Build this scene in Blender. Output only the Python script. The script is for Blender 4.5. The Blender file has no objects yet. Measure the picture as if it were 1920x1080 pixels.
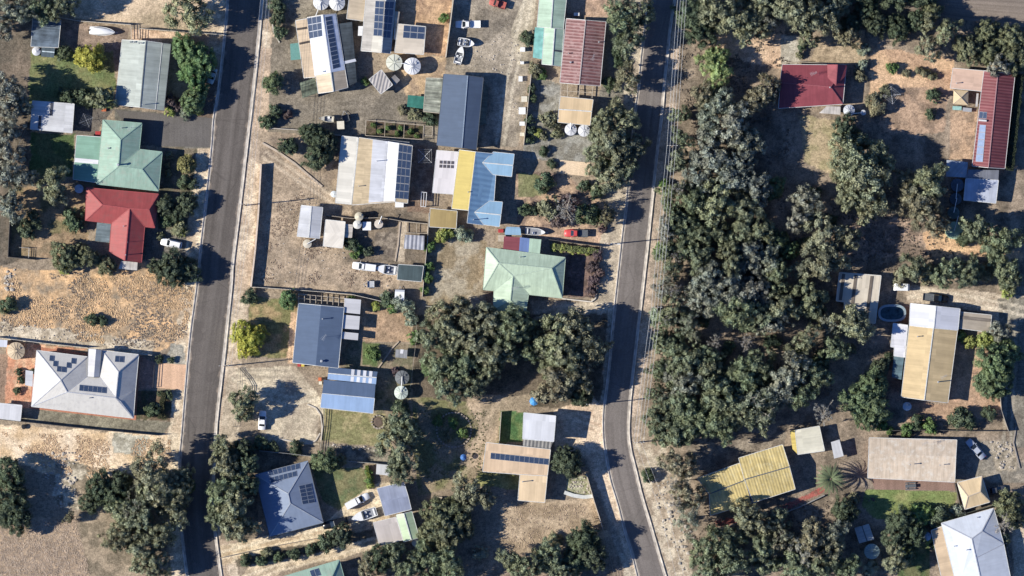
import bpy, bmesh, math, random
import numpy as np
from mathutils import Vector, Matrix
R = math.radians
rng = random.Random(7)
sc = bpy.context.scene
COL = sc.collection

# ------------------------------------------------------------------ camera, sky, sun, exposure
S = 0.13                      # metres on the ground per photo pixel
CAMH = 1300.0                 # survey plane height
cam_d = bpy.data.cameras.new("survey_camera")
cam = bpy.data.objects.new("survey_camera", cam_d); COL.objects.link(cam)
cam.location = (0, 0, CAMH)
cam_d.angle = 2 * math.atan(960 * S / CAMH)
cam_d.clip_start = 1.0; cam_d.clip_end = 9000
sc.camera = cam
SUN_EL = 31.0
SHADOW_DIR = math.atan2(0.10, 1.0)
world = bpy.data.worlds.new("World"); sc.world = world; world.use_nodes = True
wn = world.node_tree.nodes; wl = world.node_tree.links
sky = wn.new('ShaderNodeTexSky'); sky.sky_type = 'NISHITA'; sky.sun_disc = False
sky.sun_elevation = R(SUN_EL); sky.sun_rotation = math.atan2(-math.cos(SHADOW_DIR), -math.sin(SHADOW_DIR))
sky.dust_density = 0.3; sky.ozone_density = 5.0
tint = wn.new('ShaderNodeMix'); tint.data_type = 'RGBA'; tint.blend_type = 'MULTIPLY'; tint.inputs[0].default_value = 1; tint.inputs[7].default_value = (.50, .68, 1.0, 1)
wl.new(sky.outputs[0], tint.inputs[6]); wl.new(tint.outputs[2], wn['Background'].inputs[0])
wn['Background'].inputs[1].default_value = 0.085
sun_d = bpy.data.lights.new("sun", 'SUN'); sun_d.energy = 5.0; sun_d.angle = R(0.5); sun_d.color = (1.0, 0.95, 0.85)
sun = bpy.data.objects.new("sun", sun_d); COL.objects.link(sun)
sd = Vector((math.cos(R(SUN_EL)) * math.cos(SHADOW_DIR), math.cos(R(SUN_EL)) * math.sin(SHADOW_DIR), -math.sin(R(SUN_EL))))
sun.rotation_euler = sd.to_track_quat('-Z', 'Y').to_euler()
sun.location = (-120, -12, 90)
sc.view_settings.view_transform = 'Standard'; sc.view_settings.look = 'None'
sc.view_settings.exposure = 0.70; sc.view_settings.gamma = 1.0; sc.view_settings.use_curve_mapping = False

# ------------------------------------------------------------------ helpers
def W(px, py, h=0.0):
    k = (CAMH - h) / CAMH
    return Vector(((px - 960) * S * k, (540 - py) * S * k, h))
def lin(c):
    return tuple((v / 255 / 12.92) if v / 255 <= 0.04045 else ((v / 255 + 0.055) / 1.055) ** 2.4 for v in c)
FLAT = 1.25
def alb(c, m=1.0):             # colour of a sunlit flat surface in the photo -> base colour
    v = lin(c); y = .3 * v[0] + .6 * v[1] + .1 * v[2]
    return tuple(min(0.85, (q * .9 + y * .1) / FLAT * m) for q in v)

class MB:
    def __init__(s): s.v = []; s.f = []; s.m = []; s.uv = []
    def add(s, vs, fs, mi=0, uvs=None):
        b = len(s.v); s.v += [tuple(v) for v in vs]
        for k, f in enumerate(fs):
            s.f.append(tuple(b + i for i in f)); s.m.append(mi)
            s.uv.append(uvs[k] if uvs else None)
    def box(s, c, sz, rz=0.0, mi=0, taper=1.0):
        x, y, z = sz[0] / 2, sz[1] / 2, sz[2] / 2
        ca, sa = math.cos(rz), math.sin(rz); out = []
        for dz, t in ((-z, 1.0), (z, taper)):
            for dx, dy in ((-x, -y), (x, -y), (x, y), (-x, y)):
                dx *= t; dy *= t
                out.append((c[0] + dx * ca - dy * sa, c[1] + dx * sa + dy * ca, c[2] + dz))
        s.add(out, [(3, 2, 1, 0), (4, 5, 6, 7), (0, 1, 5, 4), (1, 2, 6, 5), (2, 3, 7, 6), (3, 0, 4, 7)], mi)
    def beam(s, p, q, w, h, mi=0):
        p = Vector(p); q = Vector(q); d = q - p
        if d.length < 1e-4: return
        d.normalize(); up = Vector((0, 0, 1))
        if abs(d.z) > 0.95: up = Vector((1, 0, 0))
        a = d.cross(up).normalized() * w / 2; b = a.cross(d).normalized() * h / 2
        vs = [p - a - b, p + a - b, p + a + b, p - a + b, q - a - b, q + a - b, q + a + b, q - a + b]
        s.add(vs, [(0, 1, 2, 3), (7, 6, 5, 4), (4, 5, 1, 0), (5, 6, 2, 1), (6, 7, 3, 2), (7, 4, 0, 3)], mi)
    def tube(s, p, q, r0, r1=None, n=8, mi=0, caps=True):
        r1 = r0 if r1 is None else r1
        p = Vector(p); q = Vector(q); d = (q - p)
        if d.length < 1e-5: return
        d.normalize(); up = Vector((0, 0, 1)) if abs(d.z) < 0.9 else Vector((1, 0, 0))
        a = d.cross(up).normalized(); b = a.cross(d)
        vs = []
        for c, r in ((p, r0), (q, r1)):
            for i in range(n):
                t = 2 * math.pi * i / n; vs.append(c + (a * math.cos(t) + b * math.sin(t)) * r)
        fs = [(i, (i + 1) % n, n + (i + 1) % n, n + i) for i in range(n)]
        if caps: fs += [tuple(range(n - 1, -1, -1)), tuple(range(n, 2 * n))]
        s.add(vs, fs, mi)
    def lathe(s, prof, n=24, c=(0, 0, 0), mi=0, sx=1.0, sy=1.0, closed=False):
        vs = []
        for r, z in prof:
            for i in range(n):
                t = 2 * math.pi * i / n; vs.append((c[0] + r * sx * math.cos(t), c[1] + r * sy * math.sin(t), c[2] + z))
        fs = []
        for k in range(len(prof) - 1):
            for i in range(n):
                j = (i + 1) % n; fs.append((k * n + i, k * n + j, (k + 1) * n + j, (k + 1) * n + i))
        fs.append(tuple(range((len(prof) - 1) * n, len(prof) * n)))
        fs.append(tuple(range(n - 1, -1, -1)))
        s.add(vs, fs, mi)
    def build(s, name, mats, parent=None, org=None, smooth=False):
        if not isinstance(mats, (list, tuple)): mats = [mats]
        if org is None:
            org = Vector((0, 0, 0))
            if parent is not None:
                p = parent
                while p.parent: p = p.parent
                org = p.location
        me = bpy.data.meshes.new(name)
        me.from_pydata([(v[0] - org[0], v[1] - org[1], v[2] - org[2]) for v in s.v], [], s.f)
        for m in mats: me.materials.append(m)
        me.polygons.foreach_set('material_index', s.m)
        if any(u for u in s.uv):
            ul = me.uv_layers.new(name='UVMap'); buf = []
            for f, u in zip(s.f, s.uv):
                for i in range(len(f)): buf += list(u[i]) if u else [0.0, 0.0]
            ul.data.foreach_set('uv', buf)
        if smooth: me.polygons.foreach_set('use_smooth', [True] * len(me.polygons))
        me.validate(); me.update()
        o = bpy.data.objects.new(name, me); COL.objects.link(o)
        if parent is not None: o.parent = parent
        else: o.location = org
        return o

def tag(o, label, cat, group=None, kind=None):
    if label: o['label'] = label
    if cat: o['category'] = cat
    if group: o['group'] = group
    if kind: o['kind'] = kind
    return o
def thing(name, label, cat, loc, rz=0.0, group=None):
    o = bpy.data.objects.new(name, None); COL.objects.link(o)
    o.empty_display_size = 0.5; o.location = loc; o.rotation_euler = (0, 0, rz)
    return tag(o, label, cat, group)
def copy_tree(o, parent=None):
    c = o.copy(); COL.objects.link(c); c.parent = parent
    for ch in list(o.children): copy_tree(ch, c)
    return c

# ------------------------------------------------------------------ materials
def nodes(m):
    m.use_nodes = True; nt = m.node_tree
    return nt.nodes, nt.links, nt.nodes['Principled BSDF']
def setspec(b, v):
    b.inputs['Specular IOR Level'].default_value = v
MATS = {}
def plain(name, col, rough=0.7, spec=0.3, var=0.25, scale=3.0, metallic=0.0):
    if name in MATS: return MATS[name]
    m = bpy.data.materials.new(name); n, l, b = nodes(m)
    b.inputs['Roughness'].default_value = rough; setspec(b, spec); b.inputs['Metallic'].default_value = metallic
    tc = n.new('ShaderNodeTexCoord'); nz = n.new('ShaderNodeTexNoise'); nz.inputs['Scale'].default_value = scale; nz.inputs['Detail'].default_value = 5
    mr = n.new('ShaderNodeMapRange'); mr.inputs[1].default_value = 0.25; mr.inputs[2].default_value = 0.75
    mr.inputs[3].default_value = 1 - var; mr.inputs[4].default_value = 1 + var
    mx = n.new('ShaderNodeMix'); mx.data_type = 'RGBA'; mx.blend_type = 'MULTIPLY'; mx.inputs[0].default_value = 1
    mx.inputs[6].default_value = (*col, 1)
    l.new(tc.outputs['Object'], nz.inputs['Vector']); l.new(nz.outputs[0], mr.inputs[0]); l.new(mr.outputs[0], mx.inputs[7]); l.new(mx.outputs[2], b.inputs['Base Color'])
    MATS[name] = m; return m
def roofmat(name, col, rough=0.55, spec=0.25, sheet=0.16, stain=0.28, rib=0.0, ribw=0.72, ribcol=None, weather=None, bump=.09):
    """painted or galvanised sheet roof: sheet to sheet tone, streaks down the slope, blotchy weathering, optional ribs"""
    sheet *= 1.3; stain *= 1.45
    m = bpy.data.materials.new(name); n, l, b = nodes(m)
    b.inputs['Roughness'].default_value = rough; setspec(b, spec)
    uv = n.new('ShaderNodeUVMap'); sp = n.new('ShaderNodeSeparateXYZ'); l.new(uv.outputs[0], sp.inputs[0])
    def math_(op, a, c=None):
        k = n.new('ShaderNodeMath'); k.operation = op
        for i, x in enumerate((a, c)):
            if x is None: continue
            if isinstance(x, (int, float)): k.inputs[i].default_value = x
            else: l.new(x, k.inputs[i])
        return k.outputs[0]
    def rng_(x, a, c, lo=0.0, hi=1.0):
        k = n.new('ShaderNodeMapRange'); l.new(x, k.inputs[0]); k.inputs[1].default_value = lo; k.inputs[2].default_value = hi; k.inputs[3].default_value = a; k.inputs[4].default_value = c
        return k.outputs[0]
    sh = math_('FLOOR', math_('DIVIDE', sp.outputs[0], 0.78))
    rw = math_('FLOOR', math_('DIVIDE', sp.outputs[1], 4.6))
    wnz = n.new('ShaderNodeTexWhiteNoise'); wnz.noise_dimensions = '2D'
    cb = n.new('ShaderNodeCombineXYZ'); l.new(sh, cb.inputs[0]); l.new(rw, cb.inputs[1]); l.new(cb.outputs[0], wnz.inputs['Vector'])
    f1 = rng_(wnz.outputs[0], 1 - sheet / 2, 1 + sheet / 2)
    cs = n.new('ShaderNodeCombineXYZ'); l.new(math_('MULTIPLY', sp.outputs[0], 2.2), cs.inputs[0]); l.new(math_('MULTIPLY', sp.outputs[1], 0.18), cs.inputs[1])
    st = n.new('ShaderNodeTexNoise'); st.inputs['Scale'].default_value = 1.0; st.inputs['Detail'].default_value = 4; l.new(cs.outputs[0], st.inputs['Vector'])
    f2 = rng_(st.outputs[0], 1 - stain / 2, 1 + stain / 2, 0.3, 0.7)
    tc = n.new('ShaderNodeTexCoord'); bl = n.new('ShaderNodeTexNoise'); bl.inputs['Scale'].default_value = 0.45; bl.inputs['Detail'].default_value = 7; bl.inputs['Roughness'].default_value = 0.62
    l.new(tc.outputs['Object'], bl.inputs['Vector'])
    f3 = rng_(bl.outputs[0], 1 - stain * 0.6, 1 + stain * 0.6, 0.3, 0.7)
    f = math_('MULTIPLY', math_('MULTIPLY', f1, f2), f3)
    mx = n.new('ShaderNodeMix'); mx.data_type = 'RGBA'; mx.blend_type = 'MULTIPLY'; mx.inputs[0].default_value = 1; mx.inputs[6].default_value = (*col, 1)
    l.new(f, mx.inputs[7]); out = mx.outputs[2]
    if weather:                                     # another colour where the paint has gone
        w2 = n.new('ShaderNodeTexNoise'); w2.inputs['Scale'].default_value = 0.8; w2.inputs['Detail'].default_value = 8; w2.inputs['Roughness'].default_value = 0.7
        l.new(tc.outputs['Object'], w2.inputs['Vector'])
        k = rng_(w2.outputs[0], 0, 1, 0.5, 0.68)
        m2 = n.new('ShaderNodeMix'); m2.data_type = 'RGBA'; l.new(k, m2.inputs[0]); l.new(out, m2.inputs[6]); m2.inputs[7].default_value = (*weather, 1); out = m2.outputs[2]
    if rib > 0:
        wv = math_('SINE', math_('MULTIPLY', sp.outputs[0], 2 * math.pi / ribw))
        if ribcol:
            k = rng_(wv, 0, rib, 0.1, 0.6)
            m3 = n.new('ShaderNodeMix'); m3.data_type = 'RGBA'; l.new(k, m3.inputs[0]); l.new(out, m3.inputs[6]); m3.inputs[7].default_value = (*ribcol, 1); out = m3.outputs[2]
        bp = n.new('ShaderNodeBump'); bp.inputs['Strength'].default_value = 0.5; bp.inputs['Distance'].default_value = bump
        l.new(wv, bp.inputs['Height']); l.new(bp.outputs[0], b.inputs['Normal'])
    l.new(out, b.inputs['Base Color'])
    return m

M_ = {}
def RM(key, rgb, **k):
    if max(rgb) - min(rgb) < 14 and min(rgb) > 140: rgb = (rgb[0] + 2, rgb[1] + 1, rgb[2] - 3)     # galvanised and white sheets stay neutral
    if key not in M_: M_[key] = roofmat('roof_' + key, alb(rgb), **k)
    return M_[key]
trim_pale = plain('trim_pale', (.55, .55, .52), .5)
trim_dark = plain('trim_dark', (.10, .11, .12), .5)
wall_brick = plain('wall_brick', (.30, .17, .11), .85, var=.3, scale=6)
wall_cream = plain('wall_cream', (.50, .44, .34), .8)
wall_tin = plain('wall_tin', (.34, .35, .35), .55)
wall_dark = plain('wall_dark', (.10, .11, .12), .7)
timber = plain('timber', (.22, .16, .11), .85)
timber_pale = plain('timber_pale', (.42, .36, .28), .85)
steel = plain('steel', (.42, .43, .44), .45, .4, .12, metallic=.3)
concrete = plain('concrete', (.42, .39, .35), .9, .2)
white_paint = plain('white_paint', (.72, .72, .70), .4, .4, .06)
cream_paint = plain('cream_paint', (.62, .57, .45), .5, .3, .12)
black_plastic = plain('black_plastic', (.018, .018, .02), .5)
rubber = plain('rubber', (.02, .02, .02), .8)
glass_dark = plain('glass_dark', (.012, .016, .02), .08, .6, .0)
red_paint = plain('red_paint', (.38, .05, .05), .4, .4, .2)
teal_cloth = plain('teal_cloth', (.06, .22, .19), .8)
blue_tarp = plain('blue_tarp', (.06, .25, .55), .6)
rust = plain('rust', (.20, .08, .05), .9)
lamp_glass = plain('lamp_glass', (.6, .62, .6), .1, .6, .02)
pv_cell = plain('solar_cell', (.040, .060, .105), .22, .6, .2, 1.5)  # base colour lifted towards blue, standing in for sky reflected in the glass
pv_pale = plain('solar_cell_pale', (.22, .28, .40), .2, .6, .15, 1.5)
pv_frame = plain('solar_frame', (.32, .34, .37), .35, .5, .05)

# ------------------------------------------------------------------ roofs, houses
def newell(vs):
    n = Vector((0, 0, 0))
    for i in range(len(vs)):
        a = vs[i]; c = vs[(i + 1) % len(vs)]
        n += Vector(((a.y - c.y) * (a.z + c.z), (a.z - c.z) * (a.x + c.x), (a.x - c.x) * (a.y + c.y)))
    n.normalize(); return n
class Plane:
    def __init__(s, pts):
        s.v = [W(*p) for p in pts]; n = newell(s.v)
        if n.z < 0: s.v.reverse(); n = -n
        s.n = n; s.c = sum(s.v, Vector()) / len(s.v)
        d = Vector((n.x, n.y, 0))
        if d.length < 0.03:
            e = max(((s.v[i] - s.v[i - 1]) for i in range(len(s.v))), key=lambda q: q.length); d = Vector((e.x, e.y, 0))
        d.normalize(); s.down = d; s.along = Vector((-d.y, d.x, 0))
    def hit(s, px, py):
        o = Vector((0, 0, CAMH)); d = W(px, py) - o
        return o + d * ((s.c - o).dot(s.n) / d.dot(s.n))
    def uv(s, p):
        q = p - s.c; return (q.dot(s.along) + 50.0, (q - s.along * q.dot(s.along)).length * (1 if q.dot(s.down) > 0 else -1) + 20.0)
def ekey(a, b):
    k = lambda p: (round(p.x, 2), round(p.y, 2), round(p.z, 2))
    return tuple(sorted((k(a), k(b))))
def inset(loop, d):
    area = sum(loop[i - 1].x * loop[i].y - loop[i].x * loop[i - 1].y for i in range(len(loop)))
    sgn = 1 if area > 0 else -1; out = []
    n = len(loop)
    for i in range(n):
        a, b, c = loop[i - 1], loop[i], loop[(i + 1) % n]
        e1 = Vector((b.x - a.x, b.y - a.y)); e2 = Vector((c.x - b.x, c.y - b.y))
        if e1.length < 1e-3 or e2.length < 1e-3: out.append(b.copy()); continue
        e1.normalize(); e2.normalize()
        n1 = Vector((-e1.y, e1.x)) * sgn; n2 = Vector((-e2.y, e2.x)) * sgn
        m = n1 + n2
        if m.length < .3: m = n1.copy()
        m.normalize(); k = d / max(.45, m.dot(n1))
        out.append(Vector((b.x + m.x * k, b.y + m.y * k, b.z)))
    return out
def roof(root, name, planes, mat, trim=None, gutter=None, wall=None, posts=None, thick=0.10, over=0.45, capw=0.24, base=0.0):
    P = [Plane(p) for p in planes]
    mb = MB(); cnt = {}
    for i, p in enumerate(P):
        for j in range(len(p.v)): cnt.setdefault(ekey(p.v[j], p.v[(j + 1) % len(p.v)]), []).append((i, j))
    nxt = {}
    for i, p in enumerate(P):
        n = len(p.v)
        mb.add(p.v, [tuple(range(n))], 0, [[p.uv(q) for q in p.v]])
        lo = [q - Vector((0, 0, thick)) for q in p.v]
        mb.add(lo, [tuple(range(n - 1, -1, -1))], 0)
        for j in range(n):
            a, b = p.v[j], p.v[(j + 1) % n]
            if len(cnt[ekey(a, b)]) == 1:
                d = Vector((0, 0, thick)); mb.add([a, a - d, b - d, b], [(0, 1, 2, 3)], 0)
                k = (round(a.x, 2), round(a.y, 2), round(a.z, 2)); nxt.setdefault(k, []).append((a, b))
    ro = mb.build(name, mat, root)
    tb = MB(); gb = MB()
    for e, us in cnt.items():
        i, j = us[0]; a, b = P[i].v[j], P[i].v[(j + 1) % len(P[i].v)]
        if len(us) >= 2:
            o = P[us[1][0]]
            convex = (o.c - a).dot(P[i].n) < -1e-4
            up = Vector((0, 0, .035))
            if trim and (P[i].n - o.n).length > .05: tb.beam(a + (up if convex else up * .6), b + (up if convex else up * .6), capw if convex else capw * .7, .05)
        elif gutter:
            out = (b - a).cross(Vector((0, 0, 1))).normalized() * .05
            gb.beam(a + out - Vector((0, 0, .03)), b + out - Vector((0, 0, .03)), .12, .10)
    if trim and tb.v: tb.build('ridge_trim', trim, ro)
    if gutter and gb.v: gb.build('gutter_trim', gutter, ro)
    loops = []
    used = set()
    for k in list(nxt):
        if k in used: continue
        loop = []; cur = k
        while cur in nxt and cur not in used:
            used.add(cur); a, b = nxt[cur][0]; loop.append(a); cur = (round(b.x, 2), round(b.y, 2), round(b.z, 2))
        if len(loop) >= 3: loops.append(loop)
    if wall:
        wb = MB()
        for lp in loops:
            q = inset(lp, over)
            for j in range(len(q)):
                a, b = q[j], q[(j + 1) % len(q)]
                wb.add([(a.x, a.y, base - .1), (b.x, b.y, base - .1), (b.x, b.y, b.z - thick), (a.x, a.y, a.z - thick)], [(0, 1, 2, 3)])
        wb.build('wall', wall, root)
        if root.get('category') == 'house':
            done = 0
            for lp in loops:
                q = inset(lp, over); ar = sum(q[j - 1].x * q[j].y - q[j - 1].y * q[j].x for j in range(len(q)))
                for j in range(len(q)):
                    a, b = q[j], q[(j + 1) % len(q)]; d = Vector((b.x - a.x, b.y - a.y, 0)); L = d.length
                    if L < 4.5: continue
                    d.normalize(); out = Vector((d.y, -d.x, 0)) * (1 if ar > 0 else -1)
                    for k in range(min(3, int(L / 4.2))):
                        c = Vector((a.x, a.y, 0)) + d * L * (k + .5) / min(3, int(L / 4.2)) + out * .03
                        mb = MB(); dr = done == 1
                        if dr: mb.box((c.x, c.y, 1.03), (.92, .06, 2.05), math.atan2(d.y, d.x))
                        else:
                            mb.box((c.x, c.y, 1.55), (1.5, .06, 1.2), math.atan2(d.y, d.x)); c2 = c + out * .02
                            mb.box((c2.x, c2.y, 1.55), (1.36, .06, 1.06), math.atan2(d.y, d.x), 1)
                        mb.build('door' if dr else 'window', timber if dr else [white_paint, glass_dark], root); done += 1
    if posts:
        for lp in loops:
            q = inset(lp, .22)
            for j in range(len(q)):
                a, b = q[j], q[(j + 1) % len(q)]
                pb = MB(); pb.box((a.x, a.y, (a.z - thick) / 2), (.1, .1, a.z - thick)); pb.build('post', posts, root)
                if (b - a).length > 5:
                    m = (a + b) / 2; pb = MB(); pb.box((m.x, m.y, (m.z - thick) / 2), (.1, .1, m.z - thick)); pb.build('post', posts, root)
    return P
def lerp2(a, b, t): return (a[0] + (b[0] - a[0]) * t, a[1] + (b[1] - a[1]) * t)
def gable(A, B, C, D, eL, eR, r, R1=None, R2=None):
    """corners A B C D round the roof; the ridge runs from side AB to side CD"""
    R1 = R1 or lerp2(A, B, .5); R2 = R2 or lerp2(D, C, .5)
    return [[(*A, eL), (*R1, r), (*R2, r), (*D, eL)], [(*R1, r), (*B, eR), (*C, eR), (*R2, r)]]
def mono(A, B, C, D, hA, hB, hC, hD): return [[(*A, hA), (*B, hB), (*C, hC), (*D, hD)]]
def patch(root, name, plane, quad, mat, lift=.07, label=None):
    q = [plane.hit(*p) + plane.n * lift for p in quad]; n = newell(q)
    if n.z < 0: q.reverse()
    lo = [p - plane.n * (lift - .004) for p in q]; mb = MB(); N = len(q)
    mb.add(q, [tuple(range(N))], 0, [[plane.uv(p) for p in q]])
    for i in range(N): mb.add([q[i], lo[i], lo[(i + 1) % N], q[(i + 1) % N]], [(0, 1, 2, 3)])
    o = mb.build(name, mat, root)
    if label: o['label'] = label
    return o
def panels(root, plane, quad, cols, rows, gap=.06, cell=None):
    """each solar panel a part of the house: dark cells in a thin aluminium frame"""
    a, b, c, d = [plane.hit(*p) + plane.n * .10 for p in quad]
    for i in range(cols):
        for j in range(rows):
            def at(u, v): return (a + (b - a) * u) * (1 - v) + (d + (c - d) * u) * v
            gu = gap / max(.1, (b - a).length) / 2; gv = gap / max(.1, (d - a).length) / 2
            u0, u1, v0, v1 = i / cols + gu, (i + 1) / cols - gu, j / rows + gv, (j + 1) / rows - gv
            q = [at(u0, v0), at(u1, v0), at(u1, v1), at(u0, v1)]
            if newell(q).z < 0: q.reverse()
            mb = MB(); lo = [p - plane.n * .05 for p in q]
            mb.add(q + lo, [(0, 1, 2, 3), (4, 5, 1, 0), (5, 6, 2, 1), (6, 7, 3, 2), (7, 4, 0, 3)], 0)
            m = sum(q, Vector()) / 4
            inn = [m + (p - m) * .93 + plane.n * .006 for p in q]
            mb.add(inn, [(0, 1, 2, 3)], 1)
            mb.build('solar_panel', [pv_frame, cell or pv_cell], root)
def flue(root, plane, px, py, h=1.0, r=.09, cap=True):
    p = plane.hit(px, py); mb = MB(); mb.tube(p - Vector((0, 0, .1)), p + Vector((0, 0, h)), r, r, 8)
    if cap: mb.tube(p + Vector((0, 0, h)), p + Vector((0, 0, h + .18)), r * 1.8, r * 1.2, 8)
    mb.build('flue', steel, root)
def aerial(root, plane, px, py, h=1.8, rot=.4):
    p = plane.hit(px, py); mb = MB(); t = p + Vector((0, 0, h)); mb.tube(p, t, .03, .03, 6)
    d = Vector((math.cos(rot), math.sin(rot), 0)); e = Vector((-d.y, d.x, 0))
    mb.tube(t - d * .8, t + d * .8, .025, .025, 5)
    for k in range(6): c = t + d * (-.75 + .3 * k); mb.tube(c - e * (.5 - .04 * k), c + e * (.5 - .04 * k), .02, .02, 5)
    mb.build('aerial', steel, root)
def base_of(pts): 
    x = sum(p[0] for p in pts) / len(pts); y = sum(p[1] for p in pts) / len(pts); return W(x, y, 0)
# ------------------------------------------------------------------ the ground: one sheet, soil / grass / gravel zones with ragged edges
nrs = np.random.RandomState(5)
def vnoise(x, y, scale, seed, octv=3):
    out = np.zeros_like(x); amp = 1.0; tot = 0
    for o in range(octv):
        rs = np.random.RandomState(seed * 17 + o); T = rs.rand(256, 256)
        u = x / scale * 2 ** o; v = y / scale * 2 ** o
        i = np.floor(u).astype(int); j = np.floor(v).astype(int); fu = u - i; fv = v - j
        fu = fu * fu * (3 - 2 * fu); fv = fv * fv * (3 - 2 * fv)
        g = lambda a, b: T[a % 256, b % 256]
        out += amp * ((g(i, j) * (1 - fu) + g(i + 1, j) * fu) * (1 - fv) + (g(i, j + 1) * (1 - fu) + g(i + 1, j + 1) * fu) * fv)
        tot += amp; amp *= .55
    return out / tot
fx = np.arange(-131, 131.01, .33); fy = np.arange(-76, 76.01, .33)
gx = np.concatenate([[-4000, -1200, -400, -200, -150], fx, [150, 200, 400, 1200, 4000]])
gy = np.concatenate([[-4000, -1200, -400, -150, -95], fy, [95, 150, 400, 1200, 4000]])
X, Y = np.meshgrid(gx, gy)
PX = X / S + 960; PY = 540 - Y / S
w1 = vnoise(X, Y, 5.0, 1, 4) - .5; w2 = vnoise(X, Y, 5.0, 2, 4) - .5
def inpoly(poly, px, py):
    c = np.zeros(px.shape, bool); n = len(poly)
    for i in range(n):
        x1, y1 = poly[i]; x2, y2 = poly[(i + 1) % n]
        if y1 == y2: continue
        c ^= ((y1 > py) != (y2 > py)) & (px < (x2 - x1) * (py - y1) / (y2 - y1) + x1)
    return c
colr = np.zeros(X.shape + (3,)); colr[:] = alb((150, 130, 112))
nb = vnoise(X, Y, 7.0, 9, 5)
colr *= (.75 + .5 * nb)[..., None]
def zone(poly, A, B=None, warp=8, sc_=3.0, seed=3, th=.5, soft=.08):
    m = inpoly(poly, PX + w1 * warp * 2, PY + w2 * warp * 2)
    a = np.array(alb(A)); c = np.broadcast_to(a, X.shape + (3,))
    if B is not None:
        t = np.clip((vnoise(X, Y, sc_, seed, 5) - th) / soft * .5 + .5, 0, 1)[..., None]
        c = c * (1 - t) + np.array(alb(B)) * t
    colr[m] = c[m]
def strip(line, w0, w1_, A, B=None, **k):
    """a verge beside a road edge polyline: from w0 to w1_ pixels to the right of the direction of travel"""
    L, Rr = [], []
    for i, p in enumerate(line):
        a = line[max(0, i - 1)]; b = line[min(len(line) - 1, i + 1)]
        dx, dy = b[0] - a[0], b[1] - a[1]; q = math.hypot(dx, dy); nx, ny = dy / q, -dx / q
        L.append((p[0] + nx * w0, p[1] + ny * w0)); Rr.append((p[0] + nx * w1_, p[1] + ny * w1_))
    zone(L + Rr[::-1], A, B, **k)
LRL = [(485, -500), (431, -40), (426, 0), (422, 50), (410, 160), (400, 225), (397, 270), (386, 375), (375, 470), (369, 535), (357, 625), (349, 710), (341, 810), (336, 872), (336, 950), (341, 1010), (350, 1080), (356, 1120), (410, 1500)]
LRR = [(551, -500), (497, -40), (492, 0), (487, 60), (479, 140), (470, 220), (464, 270), (450, 390), (437, 495), (434, 540), (421, 665), (407, 790), (402, 885), (400, 950), (405, 1005), (415, 1080), (421, 1120), (476, 1500)]
RRL = [(1275, -500), (1221, -40), (1216, 0), (1204, 90), (1196, 170), (1190, 212), (1180, 312), (1174, 382), (1167, 440), (1156, 540), (1149, 605), (1140, 700), (1132, 765), (1131, 810), (1135, 850), (1145, 900), (1160, 950), (1172, 1000), (1185, 1040), (1195, 1080), (1206, 1120), (1310, 1500)]
RRR = [(1325, -500), (1271, -40), (1266, 0), (1257, 57), (1252, 107), (1246, 162), (1241, 225), (1235, 270), (1227, 345), (1220, 410), (1214, 470), (1206, 540), (1197, 620), (1189, 690), (1183, 740), (1180, 780), (1179, 810), (1182, 840), (1191, 877), (1204, 930), (1219, 980), (1235, 1035), (1248, 1080), (1260, 1120), (1366, 1500)]

# bushland soil and the left-hand scrub
zone([(1235, -60), (2000, -60), (2000, 1140), (1250, 1140)], (158, 136, 118), (112, 98, 86), 6, 2.6, 4, .5, .2)
zone([(-60, -60), (60, -60), (58, 480), (-60, 520)], (128, 110, 96), (100, 90, 80), 8, 3, 5, .5, .2)
# left of the straight road
zone([(130, -20), (415, -20), (400, 64), (250, 46), (140, 36)], (206, 176, 146), (168, 145, 118), 5, 4, 6, .5, .15)
zone([(55, 95), (215, 95), (215, 205), (55, 205)], (104, 116, 72), (136, 128, 84), 8, 4, 7, .55, .15)
zone([(112, 42), (245, 52), (232, 92), (138, 90), (112, 60)], (156, 131, 116), (130, 110, 98), 3, 2, 8)
zone([(246, 54), (425, 70), (415, 86), (320, 84), (246, 76)], (212, 176, 150), (188, 152, 126), 3, 3, 8)
zone([(215, 203), (405, 222), (394, 280), (262, 272), (215, 225)], (116, 110, 103), (104, 98, 92), 2, 3, 8)
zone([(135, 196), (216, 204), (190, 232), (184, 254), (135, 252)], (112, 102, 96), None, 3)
zone([(60, 250), (142, 250), (138, 335), (58, 332)], (84, 102, 60), (110, 112, 70), 7, 3, 9)
zone([(30, 350), (165, 355), (165, 480), (20, 482)], (122, 110, 78), (160, 130, 100), 8, 3, 11)
zone([(30, 455), (120, 435), (160, 440), (150, 480), (60, 486)], (158, 128, 100), (138, 116, 92), 5, 2, 11)
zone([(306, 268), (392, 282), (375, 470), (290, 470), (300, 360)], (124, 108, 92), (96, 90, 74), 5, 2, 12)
zone([(258, 430), (310, 430), (372, 438), (366, 490), (258, 492)], (122, 112, 104), (106, 100, 95), 4, 3, 13)
zone([(0, 500), (120, 508), (260, 496), (366, 530), (350, 640), (280, 664), (-20, 632), (-20, 505)], (224, 174, 122), (148, 128, 108), 8, 2.2, 14, .52, .22)
zone([(-20, 600), (120, 618), (290, 640), (285, 666), (160, 654), (-20, 634)], (206, 186, 164), (172, 152, 130), 5, 2, 15)
zone([(-20, 795), (300, 818), (345, 800), (338, 875), (210, 915), (120, 900), (-20, 850)], (228, 200, 172), (206, 170, 130), 6, 4, 16, .5, .2)
zone([(100, 850), (180, 880), (150, 960), (100, 940)], (196, 178, 156), (128, 114, 96), 8, 1.6, 17)
zone([(210, 812), (280, 820), (268, 856), (216, 848)], (156, 146, 130), (190, 180, 165), 5, 2, 18)
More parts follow.
